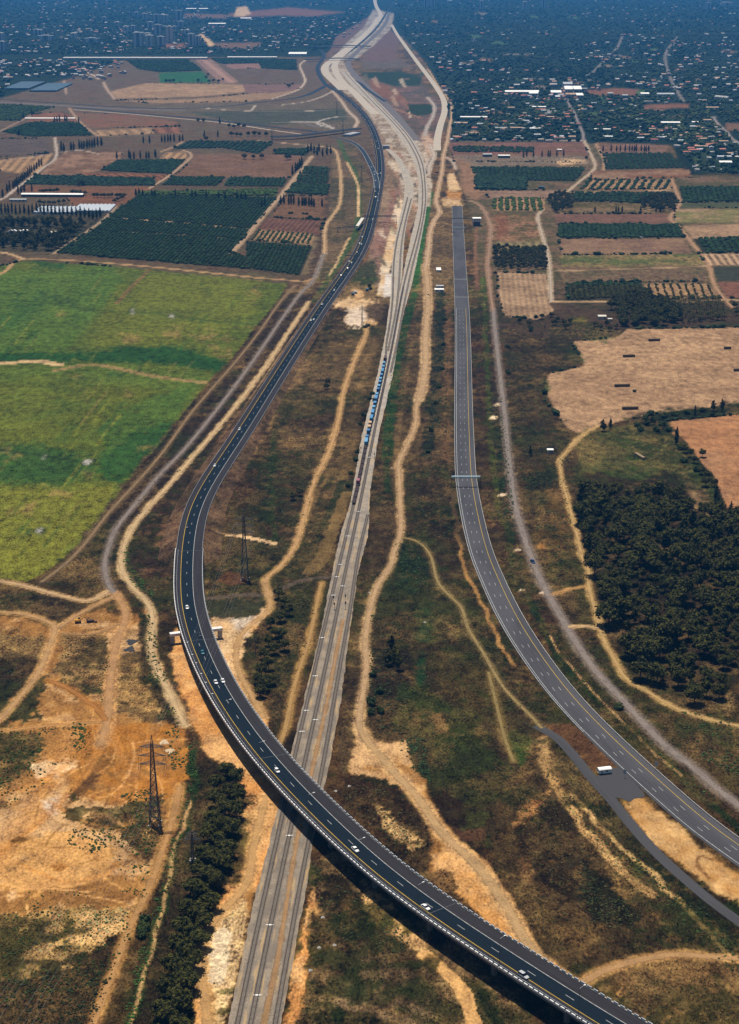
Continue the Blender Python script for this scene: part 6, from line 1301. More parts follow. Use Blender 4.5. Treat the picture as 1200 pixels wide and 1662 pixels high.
def heap(px, py, rx, ry, h, mat, lab, name='sand_heap', cat='heap'):
    n = 26; V = [(0, 0, h)]; Fc = []
    for j, t in enumerate((.3, .55, .8, 1.0)):
        for i in range(n):
            a = 2*math.pi*i/n; w_ = 1+.22*(math.sin(a*3+px)+.6*math.sin(a*7+py)+random.uniform(-.3, .3)); V.append((rx*t*w_*math.cos(a), ry*t*w_*math.sin(a), max(-.05, h*(1-t**1.4)*random.uniform(.85, 1.1)) if t < 1 else -.05))
    for i in range(n): Fc.append((0, 1+i, 1+(i+1) % n))
    for j in range(3):
        for i in range(n): a, b_ = 1+j*n+i, 1+j*n+(i+1) % n; Fc.append((a, a+n, b_+n, b_))
    mb = MB(); mb.add(V, Fc); o = mb.build(name, mat, smooth=True); o.location = at(px, py); tag(o, lab, cat)
M['hsand'] = plain('heaped_sand', (.62, .47, .30), .95, .05, .8, .2); M['hdark'] = plain('heaped_asphalt', (.050, .048, .050), .95, .1, .6, .5)
heap(267, 1205, 2.2, 2.6, 1.3, M['hsand'], 'pale sand heap behind the big pylon, the farther of two'); heap(276, 1219, 2.2, 2.4, 1.2, M['hsand'], 'pale sand heap behind the big pylon, the nearer of two')
heap(214, 1042, 3.2, 4.4, .7, M['hdark'], 'flat heap of dark asphalt scrap, its farther part', 'asphalt_heap'); heap(211, 1054, 3.0, 4.2, .7, M['hdark'], 'flat heap of dark asphalt scrap, its nearer part', 'asphalt_heap')
for i in range(11): heap(346+random.uniform(-2, 20), 1510+i*8.2, 1.8, 1.6, .9, M['hsand'], 'ridge of pale dumped sand beside the curving track by the railway', 'sand_heap')
for o in list(COL.objects):
    if o.get('label', '').startswith('ridge of pale'): o['group'] = 'pale dumped sand ridges'
# yellow digger parked in the scrub
dg = tag(empty('excavator', at(127, 1011)), 'yellow and black excavator parked in the scrub between dirt tracks', 'excavator'); dg.rotation_euler = (0, 0, .2)
M['yel'] = plain('machine_paint', (.50, .26, .02), .5, .3, 1, .3)
for s in (-1, 1): mb = MB(); mb.box((0, s*1.0, .45), (3.6, .6, .9)); mb.build('crawler_track', M['rubber'], dg)
mb = MB(); mb.box((-.3, 0, 1.5), (2.8, 2.3, 1.2)); mb.build('body', M['yel'], dg); mb = MB(); mb.box((.7, .6, 2.3), (1.3, 1.0, 1.3), taper=.85); mb.build('cab', M['glass'], dg)
mb = MB(); mb.bar((.8, -.3, 1.8), (4.0, -.3, 3.6), .45); mb.build('boom', M['yel'], dg); mb = MB(); mb.bar((4.0, -.3, 3.6), (5.6, -.3, 1.2), .35); am = mb.build('dipper_arm', M['darksteel'], dg); mb = MB(); mb.box((5.5, -.3, .7), (.9, 1.0, .9), taper=.7); mb.build('bucket', M['darksteel'], dg)
jk = tag(empty('scrap_frame', at(147, 1010)), 'dark rusty machine frame lying right of the parked excavator', 'scrap'); mb = MB(); mb.box((0, 0, .8), (4.2, 1.8, 1.2), .3); mb.bar((-2, 0, 1.2), (-1, .5, 2.8), .3); mb.bar((2, 0, 1.0), (4.0, -.5, .4), .3); mb.build('frame', M['wagon'], jk); mb = MB(); mb.box((3.2, -.4, .5), (1.6, 1.2, .7), .2); mb.build('box', M['rail'], jk)
def shed(px, py, dx, dy, h, lab, roof='roof_white', wall='wall_white', rz=0.0, pitch=.18, cat='shed', name='shed', wins=0, door=True):
    r = tag(empty(name, at(px, py), rz), lab, cat); mb = MB(); mb.box((0, 0, h/2), (dx, dy, h)); mb.build('wall', M[wall], r)
    e = .4; k = dy/2*pitch; mb = MB(); pr = [(-dy/2-e, h), (dy/2+e, h), (dy/2+e, h+.15), (0, h+k+.15), (-dy/2-e, h+.15)]; mb.loft([[(x, y, z) for y, z in pr] for x in (-dx/2-e, dx/2+e)]); mb.build('roof', M[roof], r)
    if wins:
        wm = MB(); wm.box((0, 0, 0), (dx/wins*.5, .1, h*.32)); p0 = None
        for i in range(wins):
            o = wm.build('window', M['win'], r) if p0 is None else p0.copy()
            if p0 is not None: COL.objects.link(o); o.parent = r
            p0 = p0 or o; o.location = ((i+.5)/wins*dx-dx/2, -dy/2-.03, h*.58)
    if door: mb = MB(); mb.box((dx*.32, -dy/2-.05, h*.38), (min(1.4, dx*.2), .08, h*.74)); mb.build('door', M['dark_wall'], r)
    return r
shed(893, 735, 4.2, 4, 2.8, 'small pale square hut beside the path junction right of the gravel road', wall='wall_pale', wins=1)
shed(712, 440, 5, 17, 2.8, 'long white cabin beside the dirt road, farther of two', wins=2); shed(713, 473, 10, 8, 2.8, 'white cabin with clutter beside the dirt road, nearer of two', wins=2); shed(714, 467, 8, 6, 2.5, 'grey flat cabin behind the nearer white cabin', 'roof_grey', 'wall_grey')
for x, y, c in ((596, 472, 'net'), (577, 476, 'roof_grey'), (573, 479, 'net')): shed(x, y, 3, 5, 2.4, {596: 'blue container box by the pale clearing', 577: 'grey scrap box at the pale clearing edge', 573: 'dark blue box left of the pale clearing'}[x], c, c, name='site_box', cat='box')
shed(86, 319, 98, 13, 4.0, 'very long poultry house with a pale roof at left', 'roof_white', 'dark_wall', math.radians(-2.5), .22, 'poultry house', 'poultry_house', 14)
shed(30, 327, 26, 9, 3.5, 'pale low farm shed left of the dirt yard', 'roof_grey', 'wall_pale', 0, .2, 'shed', 'farm_shed', 4)
for i, x in enumerate((18, 24, 31, 38, 44)): shed(x, 379.5, 4.6, 9, 3.0, 'small white peaked shed among dark trees at left', 'roof_white', 'wall_white', math.radians(90), .6, 'shed', 'garden_shed')['group'] = 'row of small white peaked sheds'
shed(80, 381, 22, 9, 3.2, 'white roofed farm building among dark trees, left one', 'roof_white', 'wall_pale', 0, .3, 'farm building', 'farm_building', 4); shed(97, 380, 12, 8, 3, 'small white roofed farm building among dark trees, right one', 'roof_white', 'wall_pale', 0, .3, 'farm building', 'farm_building', 3)
def greenhouse(px, py, w_, d_, n, lab, mat='greenhouse', h=4.0):
    r = tag(empty('greenhouse', at(px, py)), lab, 'greenhouse'); sw = w_/n; mb = MB(); ring = lambda y: [(x_*sw/2, y, h*.7+h*.3*math.cos(x_*math.pi/2)) for x_ in (-1, -.5, 0, .5, 1)]+[(sw/2, y, 0), (-sw/2, y, 0)]
    mb.loft([ring(-d_/2), ring(d_/2)]); p0 = None
    for i in range(n):
        o = mb.build('bay', M[mat], r) if p0 is None else p0.copy()
        if p0 is not None: COL.objects.link(o); o.parent = r
        p0 = p0 or o; o.location = ((i-(n-1)/2)*sw, 0, 0)
greenhouse(153, 340, 56, 70, 9, 'white plastic greenhouse by the orchard corner'); greenhouse(93, 343, 62, 60, 10, 'white plastic greenhouse half hidden behind the cypress row')
greenhouse(40, 140, 70, 260, 10, 'blue grey netted growing house, left one', 'net', 5); greenhouse(84, 143, 74, 280, 10, 'blue grey netted growing house, right one', 'net', 5)
shed(791, 254, 17, 12, 4.5, 'dark flat shed in the scrub right of the grey road works', 'roof_grey', 'dark_wall'); shed(818, 256, 22, 12, 4.5, 'pale roofed shed in the scrub right of the dark shed', 'roof_white', 'dark_wall'); shed(908, 245, 0.1+9, 9, 3, 'small white house by the field corner', 'roof_white', 'wall_white')
shed(879, 306, 9, 8, 3.5, 'small bright blue shed by the dirt yard', 'net', 'net'); shed(977, 517, 8, 8, 3, 'ruined pale block hut by the big tree grove', 'wall_pale', 'wall_pale'); shed(990, 521, 4, 4, 2.5, 'small pale block hut right of the ruin', 'wall_pale', 'wall_pale')
# white crop cover strip and pale retaining wall
shed(82, 193, 116, 9, 1.6, 'low white plastic crop tunnel across the red field', 'roof_white', 'roof_white', 0, .3, 'crop tunnel', 'crop_tunnel', 0, False)
shed(221, 95.5, 520, 60, 5, 'very long pale bare earth wall in front of the town', 'roof_pale', 'roof_pale', math.radians(-.4), .05, 'earth wall', 'earth_wall', 0, False); shed(410, 94.5, 180, 40, 5, 'pale building front left of the interchange', 'wall_white', 'wall_white', 0, .05, 'warehouse', 'warehouse', 8)
shed(484, 90, 66, 120, 9, 'white flat warehouse beside the interchange', 'roof_white', 'wall_white', 0, .05, 'warehouse', 'warehouse', 6)
# litter boulders beside the railway verge
for k_, (x, y) in enumerate(((518, 1538), (543, 1534), (504, 1575), (524, 1489), (545, 1284), (567, 1276), (600, 962), (636, 760), (800, 405), (690, 1010))):
    heap(x, y, .8, .8, .6, M['concrete'], 'pale concrete lump lying in rough ground near the railway', 'boulder', 'boulder')
for o in list(COL.objects):
    if o.name.startswith('boulder'): o['group'] = 'pale lumps in the rough ground'
# ------------------------------------------------------------------ trees
def leaf_mat(name, c1, c2, c3):
    k = NB(name); oi = k.n('ObjectInfo'); p = k.pos()
    n = k.noise(p, .55, 3); c = k.mix(oi.outputs['Random'], c1, c2); c = k.mix(k.rng(n, .42, .62, 0, .95), c, c3)
    k.fin(c, .85, .10); return k.m
M['leaf'] = leaf_mat('tree_leaves', (.007, .010, .003), (.024, .028, .007), (.078, .072, .013))
M['leaf_cyp'] = leaf_mat('cypress_leaves', (.011, .020, .010), (.016, .027, .012), (.028, .040, .016))
M['leaf_bush'] = leaf_mat('bush_leaves', (.020, .034, .011), (.03, .048, .014), (.045, .06, .017))
M['leaf_dry'] = leaf_mat('dry_bush_leaves', (.05, .04, .02), (.07, .052, .025), (.10, .075, .035))
def leaves(blobs, per, size, seed, name, mat, parent=None, up=.25):
    """leaf clumps spread over and through a set of ellipsoid masses, with an uneven dark core behind them"""
    r = np.random.default_rng(seed); Vs, Fs, b = [], [], 0
    for (cx, cy, cz, rx, ry, rz) in blobs:
        m = int(per*max(.3, (rx*ry+rx*rz+ry*rz)/3)); d = r.normal(size=(m, 3)); d /= np.linalg.norm(d, axis=1)[:, None]; rad = r.uniform(.62, 1.12, m)[:, None]
        c = np.array([cx, cy, cz])+d*rad*np.array([rx, ry, rz]); nrm = d+r.normal(size=(m, 3))*.55; nrm[:, 2] += up; nrm /= np.linalg.norm(nrm, axis=1)[:, None]
        t = np.cross(nrm, r.normal(size=(m, 3))); t /= np.linalg.norm(t, axis=1)[:, None]; s = np.cross(nrm, t); sz = size*r.uniform(.6, 1.3, m)[:, None]
        q = np.stack([c-t*sz, c+s*sz*.7+nrm*sz*.2, c+t*sz, c-s*sz*.7+nrm*sz*.1], 1); Vs.append(q.reshape(-1, 3)); Fs.append(np.arange(m*4).reshape(-1, 4)+b); b += m*4
        # core
        ico = ICO_V*np.array([rx, ry, rz])*.72*r.uniform(.85, 1.1, (len(ICO_V), 1))+np.array([cx, cy, cz]); Vs.append(ico); fq = np.column_stack([ICO_F, ICO_F[:, 2]]); Fs.append(fq+b); b += len(ICO_V)
    V, Fq = np.vstack(Vs), np.vstack(Fs)
    me = bpy.data.meshes.new(name); me.from_pydata(V.tolist(), [], [tuple(f) if f[2] != f[3] else tuple(f[:3]) for f in Fq.tolist()]); me.materials.append(mat)
    o = bpy.data.objects.new(name, me); COL.objects.link(o); o.parent = parent; return o
t_ = (1+5**.5)/2
ICO_V = np.array([(-1, t_, 0), (1, t_, 0), (-1, -t_, 0), (1, -t_, 0), (0, -1, t_), (0, 1, t_), (0, -1, -t_), (0, 1, -t_), (t_, 0, -1), (t_, 0, 1), (-t_, 0, -1), (-t_, 0, 1)])/math.hypot(1, t_)
ICO_F = np.array([(0, 11, 5), (0, 5, 1), (0, 1, 7), (0, 7, 10), (0, 10, 11), (1, 5, 9), (5, 11, 4), (11, 10, 2), (10, 7, 6), (7, 1, 8), (3, 9, 4), (3, 4, 2), (3, 2, 6), (3, 6, 8), (3, 8, 9), (4, 9, 5), (2, 4, 11), (6, 2, 10), (8, 6, 7), (9, 8, 1)])
def trunk(h, r0, parent, limbs=3, seed=0):
    r = random.Random(seed); mb = MB(); mb.cyl((0, 0, -.2), (r.uniform(-.2, .2), r.uniform(-.2, .2), h), r0, r0*.55, 7)
    for i in range(limbs):
        a = 2*math.pi*(i+r.random()*.6)/limbs; mb.cyl((0, 0, h*.6), (math.cos(a)*h*.45, math.sin(a)*h*.45, h*1.15), r0*.45, r0*.2, 5)
    mb.build('trunk', M['bark'], parent)
PT = {}
def tree_proto(kind, seed):
    r = empty('tree'); q = random.Random(seed)
    if kind == 'round':      # broad wood tree, crown about 12 m
        bl = [(0, 0, 7.2, 3.6, 3.6, 3.0)]+[(math.cos(a)*q.uniform(2.2, 3.9), math.sin(a)*q.uniform(2.2, 3.9), q.uniform(5.2, 8.6), q.uniform(1.7, 2.7), q.uniform(1.7, 2.7), q.uniform(1.5, 2.3)) for a in np.arange(0, 6.28, .78)]+[(q.uniform(-1.5, 1.5), q.uniform(-1.5, 1.5), 9.6, 1.9, 1.9, 1.5)]
        trunk(5.0, .35, r, 4, seed); leaves(bl, 12, .60, seed, 'crown', M['leaf'], r, .9)
    elif kind == 'tall':     # irregular upright tree
        bl = [(q.uniform(-.9, .9), q.uniform(-.9, .9), z, w_*q.uniform(.8, 1.15), w_*q.uniform(.8, 1.15), 1.6) for z, w_ in ((3.0, 1.7), (4.6, 2.3), (6.2, 2.5), (7.8, 2.2), (9.4, 1.6), (10.6, 1.0))]+[(math.cos(a)*2.2, math.sin(a)*2.2, q.uniform(4, 7.5), 1.3, 1.3, 1.1) for a in np.arange(0, 6.28, 1.25)]
        trunk(4.0, .28, r, 3, seed); leaves(bl, 13, .55, seed, 'crown', M['leaf'], r, .7)
    elif kind == 'cypress':
        bl = [(q.uniform(-.12, .12), q.uniform(-.12, .12), z, w_, w_, 1.5) for z, w_ in ((1.8, 1.15), (3.6, 1.4), (5.6, 1.35), (7.6, 1.15), (9.4, .8), (10.8, .42))]
        trunk(2.0, .2, r, 0, seed); leaves(bl, 20, .42, seed, 'crown', M['leaf_cyp'], r, .6)
    elif kind == 'bush':
        bl = [(math.cos(a)*q.uniform(.3, 1.1), math.sin(a)*q.uniform(.3, 1.1), q.uniform(.6, 1.3), q.uniform(.7, 1.2), q.uniform(.7, 1.2), q.uniform(.6, 1.0)) for a in np.arange(0, 6.28, 1.05)]
        trunk(.7, .09, r, 3, seed); leaves(bl, 26, .34, seed, 'crown', M['leaf_bush'], r)
    elif kind == 'palm':
        trunk(4.2, .22, r, 0, seed); mb = MB()
        for i in range(16):
            a = 2*math.pi*i/16+q.uniform(-.1, .1); el = q.uniform(.1, .9); pr = Vector((0, 0, 4.2)); w0 = .5
            for j in range(4):
                el2 = el-j*.42; p = pr+Vector((math.cos(a)*math.cos(el2), math.sin(a)*math.cos(el2), math.sin(el2)))*.85; mb.bar(pr, p, w0*(1-j*.18), .04); pr = p
        mb.build('crown', M['leaf'], r)
    return r
LBL = {}
def tree(kind, x, y, label, sc=1.0, group=None, cat='tree', v=None, z=0.0, name=None):
    v = random.randrange(4) if v is None else v; rz = random.uniform(0, 6.28); s = (sc*random.uniform(.88, 1.12),)*2+(sc*random.uniform(.88, 1.15),)
    key = (kind, v, name)
    p = Vector((x, y, z))
    if key not in PT:
        r = tree_proto(kind, hash((kind, v)) % 999 if False else {'round': 10, 'tall': 20, 'cypress': 30, 'bush': 40, 'palm': 50}[kind]+v); r.name = name or {'cypress': 'cypress', 'bush': 'bush', 'palm': 'palm'}.get(kind, 'tree'); PT[key] = r; o = r
    else: o = copy_tree(PT[key])
    if kind == 'cypress': s = (s[0]*1.45, s[1]*1.45, s[2])
    o.location = p; o.rotation_euler = (0, 0, rz); o.scale = s
    for q in ('label', 'group', 'category'):
        if q in o: del o[q]
    return tag(o, label, 'cypress' if kind == 'cypress' else ('palm' if kind == 'palm' else cat), group)
def scatter(pts, gap, ymin=None, seed=0, keep=1.0):
    """jittered points on the ground inside an outline"""
    r = np.random.default_rng(seed); X, Y = G([p[0] for p in pts], [p[1] for p in pts]); P_ = list(zip(X, Y)); x = np.arange(min(X), max(X), gap); y = np.arange(min(Y), max(Y), gap*.87); gx, gy = np.meshgrid(x, y)
    gx = gx+(np.arange(len(y)) % 2)[:, None]*gap/2; gx = gx+r.uniform(-.34, .34, gx.shape)*gap; gy = gy+r.uniform(-.34, .34, gx.shape)*gap; gx, gy = gx.ravel(), gy.ravel()
    k = sdf(gx, gy, P_) > 0; k &= r.random(len(gx)) < keep; return gx[k], gy[k]
def pxlist(kind, L, label, sc, group, cat='tree', name=None):
    xs = [q[0] for q in L]; ys = [q[1] for q in L]; hor = max(xs)-min(xs) >= max(ys)-min(ys); od = sorted(range(len(L)), key=lambda i: xs[i] if hor else -ys[i])
    for k, i in enumerate(od):
        q = L[i]; p = at(q[0], q[1]); lb = label+(', %s from left' if hor else ', %s nearest') % ORD(k+1) if len(L) > 1 else label
        tree(kind, p.x, p.y, lb, sc*(q[2] if len(q) > 2 else 1), group, cat, name=name)
# the wood on the right
wx, wy = scatter([(min(p[0], 1222), p[1]) for p in WOOD], 10.8, seed=3, keep=.94)
o_ = np.argsort(wy)
for i in o_[:280]: tree('round' if random.random() < .8 else 'tall', wx[i], wy[i], 'dark leafy tree crowded in the big wood on the right', random.choice((.62, .8, .95, 1.05, 1.2, 1.38))*random.uniform(.9, 1.1), 'trees of the right-hand wood', 'woodland tree', name='woodland_tree')
# row below the viaduct on the left
row = [(368, 1262), (384, 1275), (352, 1285), (372, 1296), (387, 1305), (350, 1312), (366, 1325), (384, 1330), (345, 1343), (362, 1352), (378, 1358), (338, 1368), (355, 1378), (370, 1390), (330, 1398), (346, 1405), (362, 1412), (322, 1425), (340, 1435), (354, 1445), (313, 1455), (330, 1465), (343, 1478), (303, 1488), (320, 1495), (333, 1508), (296, 1520), (312, 1528), (325, 1540), (288, 1552), (303, 1562), (315, 1575), (280, 1585), (296, 1595), (308, 1610), (270, 1622), (285, 1632), (298, 1645), (262, 1655), (276, 1668), (290, 1680), (255, 1700), (272, 1715)]
pxlist('round', row, 'dark tree in the dense row left of the track below the viaduct', .80, 'tree row below the viaduct')
pxlist('round', [(462, 985), (452, 972), (470, 1000), (455, 1010), (440, 1020), (448, 1035), (458, 1040), (462, 1056), (436, 1048), (445, 1062), (430, 1070), (436, 1088), (425, 1098), (418, 1110), (430, 1122), (440, 1112), (422, 1132)], 'dark tree in the clump between the dirt track and the railway', .68, 'tree clump beside the railway')
pxlist('tall', [(635, 1060), (642, 1075), (648, 1088), (630, 1080)], 'nearly black tree in the scrub right of the railway', .85, 'dark clump right of the railway')
pxlist('round', [(487, 805), (476, 812), (532, 625), (530, 632)], 'dark round tree on the slope between highway and railway', .55, 'round trees on the slope')
# right-hand scattered trees
tree('tall', *at(979, 700)[:2], 'tall broad dark tree at the corner of the stubble field', 1.0); tree('cypress', *at(991, 696)[:2], 'small dark cypress right of the tall field corner tree', .8)
tree('cypress', *at(1098, 721)[:2], 'single pointed cypress at the corner of the orange field', 1.1); tree('bush', *at(1030, 636)[:2], 'lone round bush on the stubble field', 1.3, cat='bush')
tree('tall', *at(861, 740)[:2], 'dark square clump left of the small hut', .62)
tree('cypress', *at(1128, 674)[:2], 'dark cypress on the green bank above the orange field', .75); pxlist('tall', [(1158, 668), (1172, 668)], 'thin tall tree on the bank between the two fields', .85, 'thin pair on the bank'); pxlist('cypress', [(1165, 830), (1162, 812), (1183, 845), (1170, 850), (1186, 838), (1176, 858)], 'dark cypress beside the lower edge of the orange field', 1.0, 'cypresses by the orange field')
pxlist('round', [(1112, 735), (1120, 742), (1150, 778), (1138, 770), (1145, 790), (1160, 790), (1128, 752), (1140, 742)], 'bushy tree on the bank along the orange field', .62, 'bushy trees by the orange field')
pxlist('bush', [(1035, 692), (1050, 690), (1060, 685), (1075, 690), (1085, 700), (1040, 700), (1065, 700), (1048, 680), (1078, 678), (1095, 675), (1115, 672), (1140, 668), (1110, 750), (1130, 765), (1105, 730)], 'dark bush on the green bank between the fields', 2.0, 'bushes between the fields', 'bush')
grove = scatter([(990, 500), (1000, 485), (1045, 478), (1075, 490), (1105, 505), (1103, 525), (1060, 530), (1010, 530)], 12, seed=5)
for x, y in zip(*grove): tree('round', x, y, 'dark tree in the grove above the stubble field', .98, 'grove above the stubble field', 'grove tree', name='grove_tree')
gp = scatter([(1075, 500), (1095, 486), (1175, 487), (1180, 520), (1110, 525)], 7.5, seed=6)
for x, y in zip(*gp): tree('palm', x, y, 'palm in the plantation beside the dark grove', 1.15, 'palms beside the grove')
pxlist('round', [(1188, 488), (1192, 500), (1196, 512), (1150, 515), (1165, 520), (899, 528), (905, 522), (919, 535), (915, 528), (860, 530), (843, 525), (870, 520), (895, 515), (880, 518), (966, 530), (975, 536), (985, 530), (990, 538), (1000, 534), (925, 527)], 'dark bushy tree along the edge above the stubble field', .6, 'trees above the stubble field edge')
pxlist('bush', [(824, 564), (824, 604), (826, 607), (804, 444), (808, 482), (862, 538), (862, 534)], 'round dark bush in the scrub right of the gravel road', 1.6, 'round bushes by the gravel road', 'bush')
b3 = scatter([(803, 403), (885, 405), (888, 438), (803, 437)], 9, seed=8)
for x, y in zip(*b3): tree('round', x, y, 'green tree in the block beside the white lane', .62, 'tree block beside the white lane', 'grove tree', name='grove_tree')
for pl, gp_, lb in (([(889, 322), (910, 316), (930, 320), (930, 340), (905, 346), (890, 342)], 'clump by the lane end', 'dark tree in the clump at the end of the white lane'), ([(1040, 328), (1060, 318), (1095, 320), (1097, 345), (1045, 343)], 'clump above the brown field', 'dark tree in the clump at the end of the sparse orchard')):
    for x, y in zip(*scatter(pl, 13, seed=9)): tree('round', x, y, lb, .8, gp_, 'grove tree', name='grove_tree')
pxlist('cypress', [(966, 345), (1000, 345), (1004, 345), (1010, 345), (1040, 345), (1065, 345), (1072, 345)], 'dark narrow tree standing in the brown field below the clump', .9, 'narrow trees in the brown field')
pxlist('cypress', [(979, 246), (992, 246), (1001, 246), (1007, 246), (1015, 246), (1022, 246), (1026, 246), (1030, 246), (1033, 246), (1041, 246), (1046, 246), (1049, 246), (1053, 246), (855, 254), (880, 255), (890, 255), (893, 255), (904, 254), (915, 254), (850, 256), (866, 255)], 'dark narrow tree in the row before the far right town', 1.1, 'narrow tree rows before the town')
# left: farmstead grove, cypress rows
fg = scatter([(-30, 385), (-30, 342), (20, 338), (60, 345), (110, 345), (165, 345), (150, 362), (120, 385), (95, 408), (40, 406), (-30, 404)], 15, seed=12)
n_ = 0
for x, y in zip(*fg):
    px, py = toPix(x, y, 0)
    if 10 < px < 108 and 372 < py < 386: continue
    tree('tall' if n_ % 3 else 'round', x, y, 'dark tree in the farmstead grove at left', random.uniform(1.0, 1.4), 'farmstead grove', 'farm tree', name='farm_tree'); n_ += 1
    if n_ > 110: break
pxlist('cypress', [(3, 347), (9, 346), (14, 347), (20, 346), (26, 348), (33, 347), (40, 347), (47, 348), (53, 347), (60, 346), (66, 347), (72, 348), (78, 347), (84, 348), (90, 348), (97, 349), (103, 349), (110, 350), (117, 350), (124, 351), (131, 352), (138, 353), (145, 354), (151, 356), (157, 355), (163, 353)], 'tall cypress in the row behind the farmstead grove', 1.25, 'cypress row at the farmstead')
pxlist('cypress', [(12, 312), (16, 309), (22, 306), (25, 303), (28, 302), (31, 299), (34, 296), (37, 294), (40, 291), (43, 288), (46, 286), (49, 283), (52, 280), (56, 277), (60, 274), (64, 271), (68, 269), (5, 321), (30, 315), (35, 313), (40, 312), (52, 311)], 'dark cypress in the diagonal row along the pale farm road', 1.2, 'cypresses along the farm road')
pxlist('cypress', [(100, 245), (104, 246), (116, 244), (120, 244), (129, 242), (133, 242), (137, 241), (142, 241), (146, 240), (150, 240), (154, 239), (159, 238), (165, 237)], 'dark broad cypress in the row by the young orchard', 1.55, 'cypress row by the young orchard')
pxlist('cypress', [(89, 199), (93, 199), (97, 198), (106, 198), (109, 198), (128, 200), (38, 191), (52, 188), (31, 221), (233, 233), (243, 233), (263, 231), (268, 231), (273, 230), (277, 230), (283, 230), (292, 230), (297, 230), (210, 257), (212, 258), (218, 258), (228, 258), (238, 258), (242, 258), (252, 254), (253, 256), (332, 224), (354, 223), (357, 201), (190, 258)], 'dark cypress standing among the left-hand fields', 1.3, 'cypresses among the left fields')
pxlist('cypress', [(500, 248), (505, 246), (510, 250), (515, 252), (518, 246), (524, 254), (531, 252), (537, 250), (480, 280), (484, 277), (487, 274), (490, 270), (475, 284)], 'dark cypress in the clumps beside the diagonal farm road', 1.5, 'cypresses by the diagonal farm road')
pxlist('cypress', [(456, 332), (461, 331), (469, 332), (473, 332), (477, 332), (485, 334), (491, 334), (494, 334), (497, 334), (502, 335), (506, 335), (510, 336), (523, 336)], 'dark cypress in the row on brown earth above the ploughed field', 1.25, 'cypress row above the ploughed field')
pxlist('cypress', [(221, 318), (226, 317), (232, 319), (247, 319), (252, 319), (285, 320), (312, 321), (318, 321), (335, 322), (355, 322), (366, 324), (385, 324), (392, 324), (399, 325), (425, 338), (430, 335)], 'cypress along the top edge of the big orchard', 1.1, 'cypresses above the big orchard')
pxlist('round', [(131, 300), (128, 302), (135, 301), (118, 316), (125, 316), (131, 317), (138, 317), (152, 321), (158, 321), (164, 321), (170, 321), (176, 321), (182, 320), (190, 321), (196, 321), (202, 321), (186, 330), (192, 327), (198, 325), (66, 314), (71, 314), (76, 314), (82, 314), (88, 314), (93, 313), (65, 332), (72, 333), (80, 333), (88, 333), (96, 332), (104, 331)], 'dark round tree beside the poultry house and its fields', .72, 'round trees by the poultry house')
pxlist('round', [(372, 208), (380, 209), (388, 208), (396, 208), (322, 200), (330, 200), (376, 222), (384, 222), (391, 223), (403, 221), (413, 221), (421, 222), (432, 222), (335, 96+134), (340, 135), (347, 134), (355, 134), (362, 132), (335, 128), (338, 124), (270, 134), (276, 134), (282, 134), (322, 134), (470, 143), (468, 142), (397, 259), (411, 259), (425, 258), (466, 260), (470, 259)], 'dark tree in the middle distance left of the highway', 1.0, 'scattered trees left of the highway')
pxlist('bush', [(470, 347), (474, 347), (493, 348), (498, 348), (601, 470), (600, 465), (720, 560), (718, 600), (712, 630), (708, 655), (700, 700), (695, 735), (722, 520)], 'round dark bush on bare earth or roadside scrub', 1.7, 'scattered round bushes', 'bush')
pxlist('bush', [(605, 640), (600, 648), (608, 652), (590, 675), (585, 690), (580, 735), (577, 748), (570, 770), (565, 790), (598, 530), (593, 532)], 'dark bush beside the freight train and the ballast', 1.5, 'bushes beside the ballast', 'bush')
pxlist('bush', [(1005, 1150), (604, 1145), (602, 1160), (618, 1157), (615, 1125), (606, 1098), (601, 1140), (235, 1497), (230, 1520), (233, 1508)], 'round grey green bush in dry grass', 1.7, 'round bushes in dry grass', 'bush')
# verge shrubs
def strip_pts(pts, wm, n, seed):
    r = np.random.default_rng(seed); A = np.array(smooth_px(pts, 8)); X, Y = G(A[:, 0], A[:, 1]); d = np.r_[0, np.cumsum(np.hypot(np.diff(X), np.diff(Y)))]; u = r.uniform(0, d[-1], n); return np.interp(u, d, X)+r.normal(0, wm/3, n), np.interp(u, d, Y)+r.normal(0, wm/3, n)
# --- uncounted growth: low scrub as joined clumps
def lump_mesh(name, X, Y, R, Hh, C, mat, kind='stuff', parent=None, cone=False, base=0.0, seed=1):
    r = np.random.default_rng(seed); n = len(X); X = np.asarray(X); Y = np.asarray(Y)
    tv = ICO_V.copy(); k = len(tv); a = r.uniform(0, 6.28, n); ca, sa = np.cos(a)[:, None], np.sin(a)[:, None]; j = r.uniform(.65, 1.25, (n, k))
    vx, vy, vz = tv[:, 0][None]*j, tv[:, 1][None]*j, tv[:, 2][None]*r.uniform(.8, 1.15, (n, k))
    if cone: w_ = np.clip(1-(vz+1)/2.1, .12, 1); vx, vy = vx*w_*1.3, vy*w_*1.3
    R = np.broadcast_to(R, n)[:, None]; Hh = np.broadcast_to(Hh, n)[:, None]
    V = np.stack([X[:, None]+(vx*ca-vy*sa)*R, Y[:, None]+(vx*sa+vy*ca)*R, base+(vz*.5+.46)*Hh], -1).reshape(-1, 3)
    Fq = (ICO_F[None]+(np.arange(n)*k)[:, None, None]).reshape(-1, 3)
    o = mesh_np(name, V, Fq, mat, parent, attrs={'tint': ('FLOAT_COLOR', 'FACE', np.column_stack([np.repeat(C, 20, 0)*r.uniform(.75, 1.3, (n*20, 1)), np.ones(n*20)]))})
    if kind: o['kind'] = kind
    return o
def tint_mat(name, rough=.9):
    k = NB(name); a = k.attr('tint'); n = k.noise(k.pos(), 1.3, 3); c = k.mix(k.rng(n, .35, .7, 0, .3), a.outputs['Color'], (.006, .010, .005)); return k.fin(c, rough, .06)
M['tint'] = tint_mat('scrub_leaves')
SC = []
